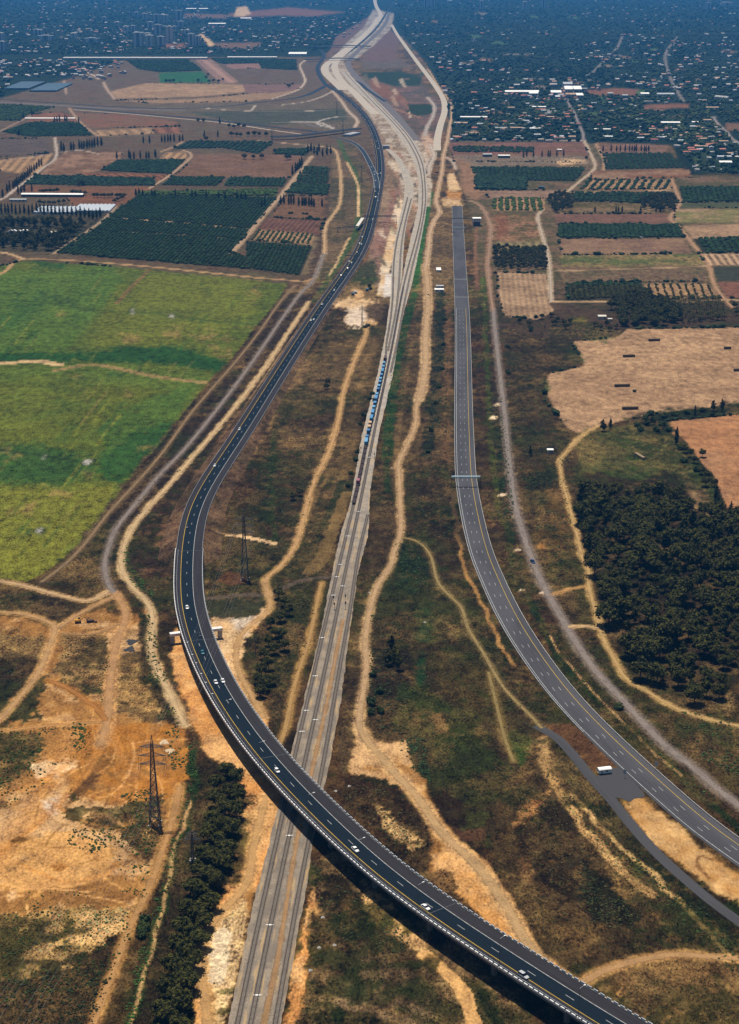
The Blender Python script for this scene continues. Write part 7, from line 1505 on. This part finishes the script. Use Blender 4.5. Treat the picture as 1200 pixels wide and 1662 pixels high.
def scrub(pts, n, r0, r1, c, seed, dens=None, clump=12.0, thr=.5):
    r = np.random.default_rng(seed); xs, ys = [p[0] for p in pts], [p[1] for p in pts]; px = r.uniform(min(xs), max(xs), n*6); py = r.uniform(min(ys), max(ys), n*6)
    k = sdf(px, py, pts) > 0; px, py = px[k], py[k]; X, Y = G(px, py); k = (fbm(X, Y, clump, seed)+r.normal(0, .06, len(X))) > thr; X, Y = X[k][:int(n*1.35)], Y[k][:int(n*1.35)]; m = len(X)
    R = r.uniform(r0, r1, m)*r.uniform(.4, 1.0, m)*.82; cc = np.array(c)[None]*r.uniform(.6, 1.5, (m, 1)); SC.append((X, Y, R, R*r.uniform(.65, 1.1, m), cc*1.5))
GB, DB, YB = (.026, .042, .010), (.042, .038, .015), (.045, .06, .015)
scrub([(-60, 1490), (60, 1470), (210, 1480), (215, 1520), (160, 1600), (60, 1620), (-60, 1640)], 620, .35, .85, GB, 1, clump=8, thr=.48)
scrub([(-60, 1420), (40, 1440), (140, 1450), (215, 1440), (210, 1500), (60, 1500), (-60, 1560)], 160, .3, .8, GB, 2, clump=9, thr=.58)
scrub([(105, 1345), (185, 1345), (190, 1370), (150, 1385), (108, 1370)], 120, .5, 1.1, GB, 3, clump=7, thr=.40)
scrub([(195, 1330), (265, 1350), (255, 1410), (235, 1460), (200, 1450), (190, 1380)], 170, .35, 1.0, GB, 4, clump=7, thr=.48)
scrub([(195, 1290), (245, 1280), (265, 1330), (240, 1340), (205, 1320)], 120, .5, 1.1, GB, 5, clump=8, thr=.38)
scrub([(-60, 1190), (75, 1185), (60, 1240), (-60, 1330)], 320, .4, 1.1, GB, 6, clump=14, thr=.46)
scrub([(-60, 1250), (75, 1245), (70, 1275), (20, 1310), (-60, 1330)], 190, .4, 1.0, GB, 7, clump=8, thr=.46)
scrub([(60, 1180), (150, 1180), (145, 1235), (60, 1245)], 150, .25, .8, GB, 8, clump=8, thr=.53)
scrub([(118, 1172), (140, 1172), (140, 1215), (120, 1215)], 60, .6, 1.2, (.02, .045, .012), 9, clump=6, thr=.42)
scrub([(100, 1030), (180, 1025), (178, 1100), (150, 1130), (100, 1100)], 300, .3, .9, DB, 10, clump=10, thr=.48)
scrub([(160, 1120), (178, 1060), (165, 1150)], 60, .3, .8, GB, 11, thr=.4)
scrub([(225, 990), (245, 1000), (285, 1150), (300, 1250), (280, 1250), (245, 1120)], 420, .4, 1.1, GB, 12, clump=10, thr=.46)
scrub([(300, 1200), (320, 1200), (325, 1240), (300, 1330), (270, 1450), (225, 1640), (195, 1690), (215, 1580), (270, 1400), (295, 1300)], 650, .4, 1.1, (.03, .062, .014), 13, clump=9, thr=.45)
scrub([(205, 880), (215, 920), (250, 960), (250, 975), (215, 950), (200, 910)], 150, .5, 1.1, (.03, .07, .016), 14, clump=8, thr=.35)
scrub([(455, 950), (520, 945), (500, 1040), (470, 1150), (450, 1200), (435, 1150)], 260, .35, 1.0, DB, 15, clump=10, thr=.5)
scrub([(500, 850), (535, 690), (470, 640), (430, 780), (440, 860)], 420, .5, 1.2, (.03, .04, .014), 16, clump=18, thr=.5)
scrub([(340, 900), (420, 740), (500, 580), (560, 500), (540, 640), (480, 800), (440, 920), (345, 960)], 700, .4, 1.0, DB, 17, clump=14, thr=.5)
scrub([(510, 1400), (560, 1400), (640, 1470), (690, 1545), (620, 1560), (560, 1530), (520, 1480)], 280, .3, .9, (.03, .036, .013), 18, clump=9, thr=.5)
scrub([(545, 1280), (600, 1265), (690, 1330), (700, 1380), (660, 1385), (560, 1310)], 320, .3, .9, DB, 19, clump=9, thr=.46)
scrub([(600, 1000), (660, 985), (690, 1260), (640, 1210), (598, 1170)], 460, .4, 1.1, (.022, .03, .012), 20, clump=14, thr=.48)
scrub([(655, 1180), (690, 1200), (700, 1270), (665, 1245)], 170, .5, 1.2, (.02, .034, .012), 21, clump=10, thr=.38)
scrub([(680, 900), (760, 980), (840, 1100), (890, 1160), (830, 1260), (700, 1240), (690, 1000)], 620, .3, .8, (.04, .042, .015), 22, clump=16, thr=.5)
scrub([(655, 790), (720, 750), (740, 860), (700, 900), (660, 860)], 330, .4, 1.0, (.024, .032, .012), 23, clump=14, thr=.46)
scrub([(640, 880), (690, 880), (700, 960), (650, 970)], 200, .5, 1.2, (.022, .042, .013), 24, clump=12, thr=.42)
scrub([(830, 1280), (900, 1240), (960, 1400), (1040, 1490), (1000, 1510), (900, 1480), (835, 1350)], 620, .3, .8, DB, 25, clump=12, thr=.46)
scrub([(940, 1400), (1045, 1480), (1030, 1510), (950, 1490)], 200, .4, 1.0, (.022, .028, .010), 26, clump=10, thr=.42)
scrub([(895, 1240), (915, 1250), (1000, 1360), (1100, 1450), (1220, 1570), (1200, 1590), (1090, 1480), (980, 1380), (900, 1280)], 620, .4, 1.0, (.026, .040, .012), 27, clump=10, thr=.45)
scrub([(930, 1240), (990, 1340), (1100, 1440), (1230, 1560), (1215, 1575), (1090, 1455), (970, 1340), (925, 1270)], 420, .4, 1.0, (.026, .038, .012), 28, clump=9, thr=.47)
scrub([(1000, 1600), (1200, 1570), (1240, 1662), (1010, 1662)], 180, .25, .7, DB, 29, clump=10, thr=.52)
scrub([(840, 920), (860, 960), (900, 1040), (960, 1130), (1060, 1220), (1200, 1350), (1200, 1330), (1060, 1200), (970, 1110), (910, 1030), (865, 950)], 620, .4, 1.1, (.028, .050, .014), 30, clump=10, thr=.42)
scrub([(800, 640), (815, 640), (838, 860), (822, 850)], 300, .5, 1.2, (.022, .042, .014), 31, clump=12, thr=.42)
scrub([(830, 690), (930, 700), (920, 770), (850, 780)], 330, .5, 1.3, (.024, .034, .012), 32, clump=14, thr=.47)
scrub([(845, 770), (915, 770), (940, 930), (890, 930)], 420, .4, 1.2, (.026, .040, .013), 33, clump=12, thr=.5)
scrub([(1080, 1150), (1290, 1185), (1290, 1290), (1150, 1240)], 330, .5, 1.3, (.024, .042, .012), 34, clump=14, thr=.48)
scrub([(1010, 1120), (1090, 1150), (1200, 1260), (1150, 1250), (1040, 1160)], 260, .3, .9, DB, 35, clump=10, thr=.5)
scrub([(820, 545), (900, 540), (890, 640), (830, 690)], 330, .5, 1.3, (.028, .034, .013), 36, clump=14, thr=.5)
scrub([(690, 470), (728, 470), (725, 740), (690, 745), (705, 620)], 420, .5, 1.5, (.022, .032, .013), 37, clump=14, thr=.48)
scrub([(632, 620), (655, 545), (668, 560), (640, 720), (628, 760), (622, 740)], 330, .5, 1.2, (.034, .07, .018), 38, clump=12, thr=.42)
scrub([(200, 830), (345, 600), (420, 530), (470, 480), (480, 480), (300, 760), (205, 860)], 420, .4, 1.2, DB, 39, clump=14, thr=.5)
scrub([(860, 520), (1000, 530), (950, 550), (880, 545)], 200, .7, 1.6, (.022, .034, .012), 40, clump=14, thr=.42)
scrub([(0, 1600), (190, 1560), (150, 1680), (0, 1690)], 420, .4, 1.1, (.014, .018, .007), 41, clump=12, thr=.42)
for _i, _n in ((0, 'low_scrub'),):
    lump_mesh(_n, *[np.concatenate([s[k] for s in SC]) for k in range(5)], M['tint'], seed=77)

# dry grass, thistles and herbs standing over the rough ground: tufts following the cover beneath them
r_ = np.random.default_rng(101); n_ = 150000
px_ = r_.uniform(-40, 1240, n_); py_ = 470+1230*r_.power(1.25, n_); j_ = np.clip(np.searchsorted(GX_, px_), 0, len(GX_)-1); i_ = np.clip(np.searchsorted(GY_, py_), 0, len(GY_)-1)
X, Y = G(px_, py_); k_ = (FUZ[i_, j_] > .72) & (REG[i_, j_] == 0) & ~(sdf(px_, py_, [(965, 1265), (980, 1240), (1016, 1240), (1060, 1290), (1030, 1305), (985, 1292)]) > 0) & (fbm(X, Y, 9, 61)*.6+fbm(X, Y, 38, 66)*.4+r_.normal(0, .06, n_) > .485)
for pa_, wd_ in ((HW, 12.5), (RR, 9.2), (TRK['mid'], 16), (SVC, 4)):
    d_ = np.full(n_, 1e9); q_ = pa_.P[::(1 if wd_ < 5 else 3)]
    for c_ in np.array_split(np.arange(n_), 12): d_[c_] = np.sqrt(((X[c_, None]-q_[None, :, 0])**2+(Y[c_, None]-q_[None, :, 1])**2).min(1))
    k_ &= d_ > wd_
for i2, (nm2, wd2, c2, pts2) in enumerate(TRACKS):
    if max(p[1] for p in pts2) < 470: continue
    A_ = np.array(smooth_px(pts2, 6)); a_, b2_ = G(A_[:, 0], A_[:, 1]); m_ = np.nonzero(k_)[0]
    for c_ in np.array_split(m_, 6): k_[c_] &= np.sqrt(((X[c_, None]-a_[None])**2+(Y[c_, None]-b2_[None])**2).min(1)) > wd2*.75
X, Y, i_, j_, py_ = X[k_][:62000], Y[k_][:62000], i_[k_][:62000], j_[k_][:62000], py_[k_][:62000]; n_ = len(X)
R_ = np.maximum(r_.uniform(.22, .6, n_), r_.uniform(.35, .8, n_)/ppm(py_)); Hh = R_*r_.uniform(.55, 1.3, n_)
C_ = RGB[i_, j_]*r_.uniform(.45, 2.1, (n_, 1)); g_ = r_.random(n_) < .22; C_[g_] = C_[g_]*.4+np.array((.014, .022, .006)); C_ = np.clip(C_, .004, .35)
a_ = r_.uniform(0, 6.28, (n_, 1))+np.arange(5)[None]*1.2566; rr_ = R_[:, None]*r_.uniform(.6, 1.3, (n_, 5)); V_ = np.zeros((n_, 6, 3)); V_[:, :5, 0] = X[:, None]+np.cos(a_)*rr_; V_[:, :5, 1] = Y[:, None]+np.sin(a_)*rr_; V_[:, :5, 2] = -.02
V_[:, 5, 0] = X+r_.normal(0, .25, n_)*R_; V_[:, 5, 1] = Y+r_.normal(0, .25, n_)*R_; V_[:, 5, 2] = Hh
f_ = np.array([(k, (k+1) % 5, 5) for k in range(5)]); F_ = (f_[None]+(np.arange(n_)*6)[:, None, None]).reshape(-1, 3)
k2 = NB('dry_herbs'); M['herb'] = k2.fin(k2.attr('tint').outputs['Color'], .95, .05)
tag(mesh_np('dry_grass_tufts', V_.reshape(-1, 3), F_, M['herb'], attrs={'tint': ('FLOAT_COLOR', 'FACE', np.column_stack([np.repeat(C_, 5, 0)*r_.uniform(.8, 1.25, (n_*5, 1)), np.ones(n_*5)]))}), kind='stuff')

# rank growth along field borders in the middle distance
r_ = np.random.default_rng(55); hx_, hy_ = [], []
for q_ in FLD:
    for a_, b2_ in zip(q_, q_[1:]+q_[:1]):
        if r_.random() < .45 or max(a_[1], b2_[1]) > 700 or (max(a_[1], b2_[1]) > 440 and a_[0] < 520): continue
        n_ = int(math.hypot(a_[0]-b2_[0], (a_[1]-b2_[1]))*r_.uniform(.15, .55)); t_2 = np.clip(r_.random(n_)*.8+r_.normal(0, .12), 0, 1); hx_ += list(a_[0]+(b2_[0]-a_[0])*t_2+r_.normal(0, .5, n_)); hy_ += list(a_[1]+(b2_[1]-a_[1])*t_2+r_.normal(0, .35, n_))
hx_, hy_ = np.array(hx_), np.array(hy_); k_ = (hx_ > -60) & (hx_ < 1260); hx_, hy_ = hx_[k_], hy_[k_]; X, Y = G(hx_, hy_); R_ = np.clip(r_.gamma(2.0, .7, len(X)), .5, 4.0)
lump_mesh('border_growth', X, Y, R_, R_*r_.uniform(.8, 1.5, len(X)), np.array((.020, .032, .012))[None]*r_.uniform(.5, 1.9, (len(X), 1)), M['tint'], seed=56)

# --- orchards: the 300 nearest trees as things, the rest one mass
OT = []
TINT = ((.017, .035, .012), (.030, .050, .014), (.018, .036, .017), (.042, .068, .014))
for k_, (pts, p0, p1, gap, tg, cr, ti) in enumerate(ORCHARDS):
    X, Y = G([p[0] for p in pts], [p[1] for p in pts]); PL = list(zip(X, Y)); a, b_ = at(*p0), at(*p1); d = (b_-a).normalized(); n = Vector((-d.y, d.x)); c = np.array([(np.array(X)-a.x)*d.x+(np.array(Y)-a.y)*d.y, (np.array(X)-a.x)*n.x+(np.array(Y)-a.y)*n.y])
    u = np.arange(c[0].min(), c[0].max(), tg); v = np.arange(c[1].min(), c[1].max(), gap); U, Vv = np.meshgrid(u, v); r = np.random.default_rng(k_); U = U+r.uniform(-.25, .25, U.shape)*tg; Vv = Vv+r.uniform(-.1, .1, U.shape)*gap
    x = a.x+U*d.x+Vv*n.x; y = a.y+U*d.y+Vv*n.y; x, y = x.ravel(), y.ravel(); q = sdf(x, y, PL) > 1.0
    if k_ == 0:
        pxx, pyy = toPix(x, y, 0); l1 = np.interp(pxx, [175, 240, 300, 400], [353, 358, 362, 372]); l2 = np.interp(pxx, [185, 287, 380], [375, 381, 388]); q &= ~((np.abs(pyy-l1) < 1.0) | ((np.abs(pyy-l2) < .8) & (r.random(len(x)) < .7)))
    q &= r.random(len(x)) < .94
    x, y = x[q], y[q]; m = len(x); OT.append(np.column_stack([x, y, cr*r.uniform(.8, 1.2, m)/2*(1.7 if cr < 3.1 else 2.15), cr*r.uniform(.65, 1.0, m), np.tile(TINT[ti], (m, 1))*r.uniform(.7, 1.35, (m, 1))]))
OT = np.vstack(OT); OT = OT[np.argsort(OT[:, 1])]
op = None
bl_ = [(0, 0, 1.5, 1.3, 1.3, 1.2), (.6, .3, 1.2, .9, .9, .8), (-.5, .5, 1.4, .9, .9, .8), (.1, -.7, 1.2, .9, .9, .9)]
for k_ in range(300):
    x, y, R_, H_ = OT[k_, :4]
    if op is None:
        op = tag(empty('orchard_tree'), 'low round orchard tree in the front rows of the orchards nearest the camera', 'orchard tree', 'front row orchard trees'); trunk(.8, .12, op, 0, 1); leaves(bl_, 20, .42, 4, 'crown', M['leaf'], op); o = op
    else: o = copy_tree(op)
    o.location = (x, y, 0); o.rotation_euler = (0, 0, k_*1.3); s = R_/1.7; o.scale = (s, s, H_/2.7)
E = OT[300:]
lump_mesh('orchard_rows', E[:, 0], E[:, 1], E[:, 2], E[:, 3], E[:, 4:7], M['tint'], seed=5)
# ------------------------------------------------------------------ the town on the plain
def in_any(px, py, polys): 
    k = np.zeros(len(px), bool)
    for p in polys: k |= sdf(px, py, p) > 0
    return k
TOWN_R = [[(735, 232), (727, 170), (700, 100), (655, 60), (640, 25), (625, 0), (620, -14), (1420, -14), (1420, 215), (1195, 218), (1135, 280), (1090, 230)], [(1115, 240), (1150, 230), (1420, 225), (1420, 300), (1130, 278)]]
TOWN_L = [[(-260, -14), (600, -14), (595, 35), (560, 62), (530, 80), (500, 84), (345, 88), (215, 89), (108, 89), (-260, 92)], [(-260, 96), (108, 97), (108, 100), (205, 102), (215, 112), (190, 128), (140, 132), (110, 127), (60, 126), (20, 126), (12, 160), (-260, 158)]]
HOLES = [[(370, 12), (560, 10), (560, 28), (370, 30)], [(323, 54), (355, 75), (340, 76)], [(948, 229), (939, 200), (925, 172), (930, 172), (945, 200), (956, 229)], [(1000, 143), (1037, 145), (1037, 155), (960, 155)], [(1155, 185), (1165, 185), (1200, 228), (1190, 232)], [(1178, 200), (1290, 198), (1290, 212), (1180, 212)], [(1045, 170), (1118, 168), (1120, 180), (1045, 182)], [(480, 80), (505, 80), (505, 95), (478, 95)],
         [(575, 60), (610, 20), (604, -10), (640, -10), (640, 30), (655, 60), (700, 120), (690, 120), (620, 60), (560, 90), (540, 90)]]
r = np.random.default_rng(21)
def rain(polys, n, x0, x1, y0, y1):
    px, py = r.uniform(x0, x1, n), r.uniform(y0, y1, n); k = in_any(px, py, polys) & ~in_any(px, py, HOLES); return px[k], py[k]
tx, ty = rain(TOWN_R, 21000, 600, 1420, -14, 300); tx2, ty2 = rain(TOWN_L, 14000, -260, 610, -14, 170)
px, py = np.r_[tx, tx2], np.r_[ty, ty2]; X, Y = G(px, py)
_i2, _j2 = np.clip(np.searchsorted(GY_, py), 0, len(GY_)-1), np.clip(np.searchsorted(GX_, px), 0, len(GX_)-1); k = (fbm(X, Y*.35, 90, 3)+r.normal(0, .08, len(X)) > .30) & (RGB[_i2, _j2].mean(-1) < .05); X, Y, py = X[k], Y[k], py[k]
s = ppm(py); R_ = np.maximum(r.uniform(3.2, 5.6, len(X)), r.uniform(1.2, 2.4, len(X))/s); Hh = np.clip(R_*r.uniform(1.2, 1.9, len(X)), 5, 15)
tt = fbm(X, Y*.4, 220, 8)[:, None]; tt = sstep(.35, .65, tt); cc = (np.array((.014, .028, .012))*(1-tt)+np.array((.048, .066, .024))*tt)*r.uniform(.55, 1.7, (len(X), 1))
lump_mesh('town_trees', X, Y, R_, Hh, cc, M['tint'], seed=9)
# houses: the 300 nearest as things with walls and roof, the farther ones as one mass
hx, hy = rain(TOWN_R, 2300, 640, 1400, 0, 290); hx2, hy2 = rain(TOWN_L, 2600, -200, 600, 2, 150)
px, py = np.r_[hx, hx2], np.r_[hy, hy2]; X, Y = G(px, py); k = fbm(X, Y*.5, 160, 31)+r.normal(0, .07, len(X)) > .47; X, Y, px, py = X[k], Y[k], px[k], py[k]
o_ = np.argsort(-py); X, Y, px, py = X[o_], Y[o_], px[o_], py[o_]
roofs = ['roof_red', 'roof_tan', 'roof_pale', 'roof_grey', 'wall_pale']; rw = [.22, .16, .22, .22, .18]
HP = {}
def house_proto(rf, gable, wl):
    r_ = empty('house'); mb = MB(); mb.box((0, 0, 2.9), (11, 9, 5.8)); mb.build('wall', M[wl], r_); e = .5; mb = MB()
    if gable: pr = [(-4.5-e, 5.7), (4.5+e, 5.7), (4.5+e, 5.9), (0, 7.9), (-4.5-e, 5.9)]; mb.loft([[(x, y, z) for y, z in pr] for x in (-5.5-e, 5.5+e)])
    else: mb.box((0, 0, 5.95), (11.6, 9.6, .35)); mb.box((2, 1, 6.8), (3, 3, 1.5))
    mb.build('roof', M[rf], r_)
    wm = MB(); wm.box((0, 0, 0), (1.5, .1, 1.3)); p0 = None
    for x in (-3.6, 0, 3.6):
        for z in (1.6, 4.3):
            o = wm.build('window', M['win'], r_) if p0 is None else p0.copy()
            if p0 is not None: COL.objects.link(o); o.parent = r_
            p0 = p0 or o; o.location = (x, -4.53, z)
    return r_
cn = {'roof_red': 'red roofed', 'roof_tan': 'tan roofed', 'roof_pale': 'pale roofed', 'roof_grey': 'grey roofed', 'wall_pale': 'flat pale roofed'}
for i in range(min(290, len(X))):
    rf = random.choices(roofs, rw)[0]; gb = rf in ('roof_red', 'roof_tan', 'roof_grey'); key = (rf, gb); side = 'right-hand town' if px[i] > 600 else 'left-hand village'
    lb = 'small %s house among the dark trees of the %s' % (cn[rf], side); sc = (random.uniform(.75, 1.3), random.uniform(.8, 1.2), random.uniform(.6, .9)); rz = random.choice((0, math.pi/2))+random.uniform(-.25, .25)
    if key not in HP: o = house_proto(rf, gb, random.choice(('wall_pale', 'wall_grey'))); HP[key] = o
    else: o = copy_tree(HP[key])
    tag(o, lb, 'house', '%s houses of the %s' % (cn[rf], side)); o.location = (X[i], Y[i], 0); o.rotation_euler = (0, 0, rz); o.scale = sc
def house_mass(name, X, Y, py, big=1.0):
    Vs, Fs, Cs, b = [], [], [], 0; RC = np.array([(.42, .15, .10), (.45, .30, .20), (.50, .48, .46), (.32, .34, .36), (.42, .40, .38)])
    n = len(X); rz = r.uniform(-.3, .3, n)+r.choice([0, 1.57], n); sc = np.maximum(r.uniform(.8, 1.5, n), 2.6/(11*ppm(py)))*big; hh = r.uniform(5, 8, n); ci = r.choice(5, n, p=rw)
    bx = np.array([(-5.5, -4.5, 0), (5.5, -4.5, 0), (5.5, 4.5, 0), (-5.5, 4.5, 0), (-5.5, -4.5, 1), (5.5, -4.5, 1), (5.5, 4.5, 1), (-5.5, 4.5, 1), (-5.8, 0, 1.35), (5.8, 0, 1.35)]); fc = np.array([(0, 1, 5, 4), (1, 2, 6, 5), (2, 3, 7, 6), (3, 0, 4, 7), (4, 5, 9, 8), (6, 7, 8, 9)])
    c, s_ = np.cos(rz)[:, None], np.sin(rz)[:, None]; x = bx[:, 0][None]*sc[:, None]; y = bx[:, 1][None]*sc[:, None]
    V = np.stack([X[:, None]+x*c-y*s_, Y[:, None]+x*s_+y*c, bx[:, 2][None]*hh[:, None]], -1).reshape(-1, 3); Fq = (fc[None]+(np.arange(n)*10)[:, None, None]).reshape(-1, 4)
    C = np.zeros((n, 6, 4)); C[..., 3] = 1; C[:, :4, :3] = np.array((.40, .38, .35)); C[:, 4:, :3] = RC[ci][:, None]
    tag(mesh_np(name, V, Fq, M['massing'], attrs={'tint': ('FLOAT_COLOR', 'FACE', C.reshape(-1, 4))}), kind='stuff')
k_ = NB('house_surfaces'); M['massing'] = k_.fin(k_.mix(k_.rng(k_.noise(k_.pos(), .2, 3), .3, .7, 0, .35), k_.attr('tint').outputs['Color'], (.25, .23, .22)), .85, .1)
house_mass('far_houses', X[290:], Y[290:], py[290:])
# named larger buildings of the right-hand town
for x, y, wd, dp, h, lb, rf, wl in ((769, 194, 62, 14, 6, 'long white roofed warehouse beside the pale railway formation', 'roof_white', 'wall_grey'), (750, 203, 24, 14, 5, 'tan roofed shed in front of the long white warehouse', 'roof_tan', 'wall_pale'), (847, 152, 92, 30, 6, 'long low white greenhouse hall in the town', 'roof_white', 'wall_white'), (866, 154.5, 24, 30, 6, 'short white hall right of the long greenhouse hall', 'roof_white', 'wall_white'), (902, 154, 28, 40, 8, 'white factory hall left of the village street head', 'roof_white', 'wall_white'), (905, 160, 12, 16, 6, 'small white shed below the factory hall', 'roof_white', 'wall_white'),
                                    (922, 150, 22, 60, 11, 'left big white gabled factory hall at the village street head', 'roof_white', 'wall_white'), (936, 150, 22, 60, 11, 'right big white gabled factory hall at the village street head', 'roof_white', 'wall_white'), (921, 142, 26, 40, 11, 'grey roofed hall behind the big white factory halls', 'roof_grey', 'wall_grey'), (927, 157, 28, 30, 7, 'tan fronted hall below the big white factory halls', 'roof_tan', 'wall_pale'), (940, 158, 18, 40, 7, 'pale hall at the right end of the factory', 'roof_white', 'wall_pale'),
                                    (875, 176.5, 34, 12, 5, 'narrow white roofed shed in mid town trees', 'roof_white', 'wall_grey'), (827, 177, 26, 12, 4, 'tan shed left of the narrow white shed', 'roof_tan', 'wall_pale'), (838, 210, 26, 12, 4, 'tan roofed row house above the field road', 'roof_tan', 'wall_white'), (872, 211, 32, 12, 4, 'white and tan row house above the field road', 'roof_white', 'wall_pale'), (812, 210, 30, 10, 4, 'grey white row shed above the field road', 'roof_grey', 'wall_white'), (893, 193, 18, 12, 5, 'tan roofed house by the village street', 'roof_tan', 'wall_pale'),
                                    (1088, 203, 42, 18, 6, 'blue grey warehouse with a white roof in the right town', 'roof_white', 'net'), (1080, 156, 46, 24, 6, 'long pale roofed hall in the right town', 'roof_grey', 'wall_white'), (1046, 156, 22, 24, 7, 'white villa with lawn in the right town', 'roof_white', 'wall_white'), (1156, 177.5, 30, 14, 5, 'tan roofed long house near the right edge', 'roof_tan', 'wall_pale'), (1128, 201.5, 14, 12, 5, 'white roofed house right of the blue warehouse', 'roof_white', 'wall_white'), (1148, 198, 18, 12, 5, 'tan roofed house above the right village road', 'roof_tan', 'wall_white'), (1168, 232, 34, 10, 4, 'long tan row building near the right edge', 'roof_tan', 'wall_pale'), (1126, 247, 22, 12, 5, 'red tiled house at the field corner on the right', 'roof_red', 'wall_white'), (1177, 268, 22, 18, 6, 'big white house near the right edge beyond the orchard', 'roof_white', 'wall_white'), (1175, 258, 26, 14, 5, 'grey roofed house at the right edge', 'roof_grey', 'wall_white'), (985, 214, 16, 10, 6, 'white two storey villa right of the village street', 'roof_white', 'wall_white'), (988, 226, 16, 10, 6, 'white villa with open terrace right of the village street', 'wall_white', 'wall_white'), (1062, 230, 14, 10, 5, 'white house with red roof above the cypress field', 'roof_red', 'wall_white'), (919, 209, 16, 10, 5, 'bright red roofed house left of the village street', 'roof_red', 'wall_white'), (968, 213, 9, 8, 5, 'small bright white house right of the village street', 'roof_white', 'wall_white')):
    shed(x, y, wd, dp, h, lb, rf, wl, random.uniform(-.06, .06), .22, 'building', 'building', max(2, int(wd/7)))
for i in range(9): shed(1163+i*2.4, 160+i*.25, 4.2, 9, 5, 'small white gabled cottage in the terrace near the right edge', 'roof_white', 'wall_white', math.pi/2, .9, 'cottage', 'cottage')['group'] = 'terrace of white cottages'
# towers
def tower(px, py, wpx, hpx, lb, wl):
    s = ppm(py); w_, h = wpx/s, hpx/s*1.02; r_ = tag(empty('apartment_tower', at(px, py)), lb, 'apartment tower', 'apartment towers of the far left town' if px < 600 else 'apartment towers of the far right town'); d_ = min(w_, 26)
    mb = MB(); mb.box((0, 0, h/2), (w_, d_, h)); mb.build('wall', M[wl], r_); mb = MB(); mb.box((0, 0, h+1.2), (w_*.4, d_*.5, 2.4)); mb.build('roof_house', M['wall_white'], r_)
    for t in (-.28, .28): mb = MB(); mb.box((w_*t, -d_/2-.6, h*.5), (w_*.22, 1.2, h*.94)); mb.build('balcony_stack', M['wall_white'], r_)
    fl = max(3, int(h/6)); wm = MB(); wm.box((0, 0, 0), (w_*.14, .2, h/fl*.5)); p0 = None
    for i in range(fl):
        o = wm.build('window', M['win'], r_) if p0 is None else p0.copy()
        if p0 is not None: COL.objects.link(o); o.parent = r_
        p0 = p0 or o; o.location = (0, -d_/2-.12, (i+.5)*h/fl)
TW = ((225, 76, 17, 22), (243, 76, 13, 18), (257, 58, 13, 17), (262, 76, 14, 16), (276, 70, 11, 26), (311, 76, 12, 20), (321, 74, 9, 15), (270, 37, 9, 12), (291, 36, 13, 18), (255, 37, 12, 13), (236, 32, 10, 10), (222, 28, 9, 8), (245, 46, 12, 10), (205, 54, 10, 11), (217, 52, 9, 10), (294, 46, 11, 11), (240, 62, 11, 8), (304, 57, 10, 8), (284, 52, 8, 9), (264, 32, 9, 8), (5, 84, 11, 16), (-8, 80, 12, 18), (2, 66, 10, 12), (60, 56, 12, 8), (66, 58, 10, 9), (120, 62, 10, 8), (150, 70, 26, 8), (75, 66, 26, 8), (190, 44, 9, 8), (170, 36, 9, 8), (691, 13, 8, 16), (697, 11, 7, 12), (703, 12, 7, 13), (782, 16, 8, 14), (852, 15, 8, 12), (882, 14, 8, 14), (1150, 14, 8, 9), (1180, 10, 20, 6))
TWX = [q[0] for q in TW]
for i, (x, y, w_, h) in enumerate(TW):
    tower(x, y, w_, h, 'hazy slab tower of the far %s town, %s from left in its town' % (('left', ORD(1+sum(q < x for q in TWX if q < 600))) if x < 600 else ('right', ORD(1+sum(600 < q < x for q in TWX)))), ('wall_grey', 'wall_pale', 'wall_grey')[i % 3])
for x, y, w_, lb in ((311, 17, 66, 'white industrial hall far left beyond the green, left one'), (331, 17, 60, 'white industrial hall far left beyond the green, right one'), (700, 3, 40, 'bright white far hall at the top edge, left'), (730, 2.5, 36, 'bright white far hall at the top edge, middle'), (400, 33, 60, 'white far hall left of the interchange'), (353, 42, 90, 'long white far hall in the left town')): shed(x, y, w_, 60, 12, lb, 'roof_white', 'wall_white', 0, .1, 'hall', 'far_hall', 4)
# ------------------------------------------------------------------ air
hb = MB(); hb.box((0, 12800, 187), (25800, 26400, 377))
hz = hb.build('haze'); hz['kind'] = 'stuff'
hm = bpy.data.materials.new('haze_air'); hm.use_nodes = True; t = hm.node_tree; t.nodes.remove(t.nodes['Principled BSDF'])
pv = t.nodes.new('ShaderNodeVolumePrincipled'); pv.inputs['Color'].default_value = (.07, .40, 1.0, 1); pv.inputs['Density'].default_value = HAZE_D; pv.inputs['Anisotropy'].default_value = .1
t.links.new(pv.outputs[0], t.nodes['Material Output'].inputs['Volume']); hz.data.materials.clear(); hz.data.materials.append(hm)
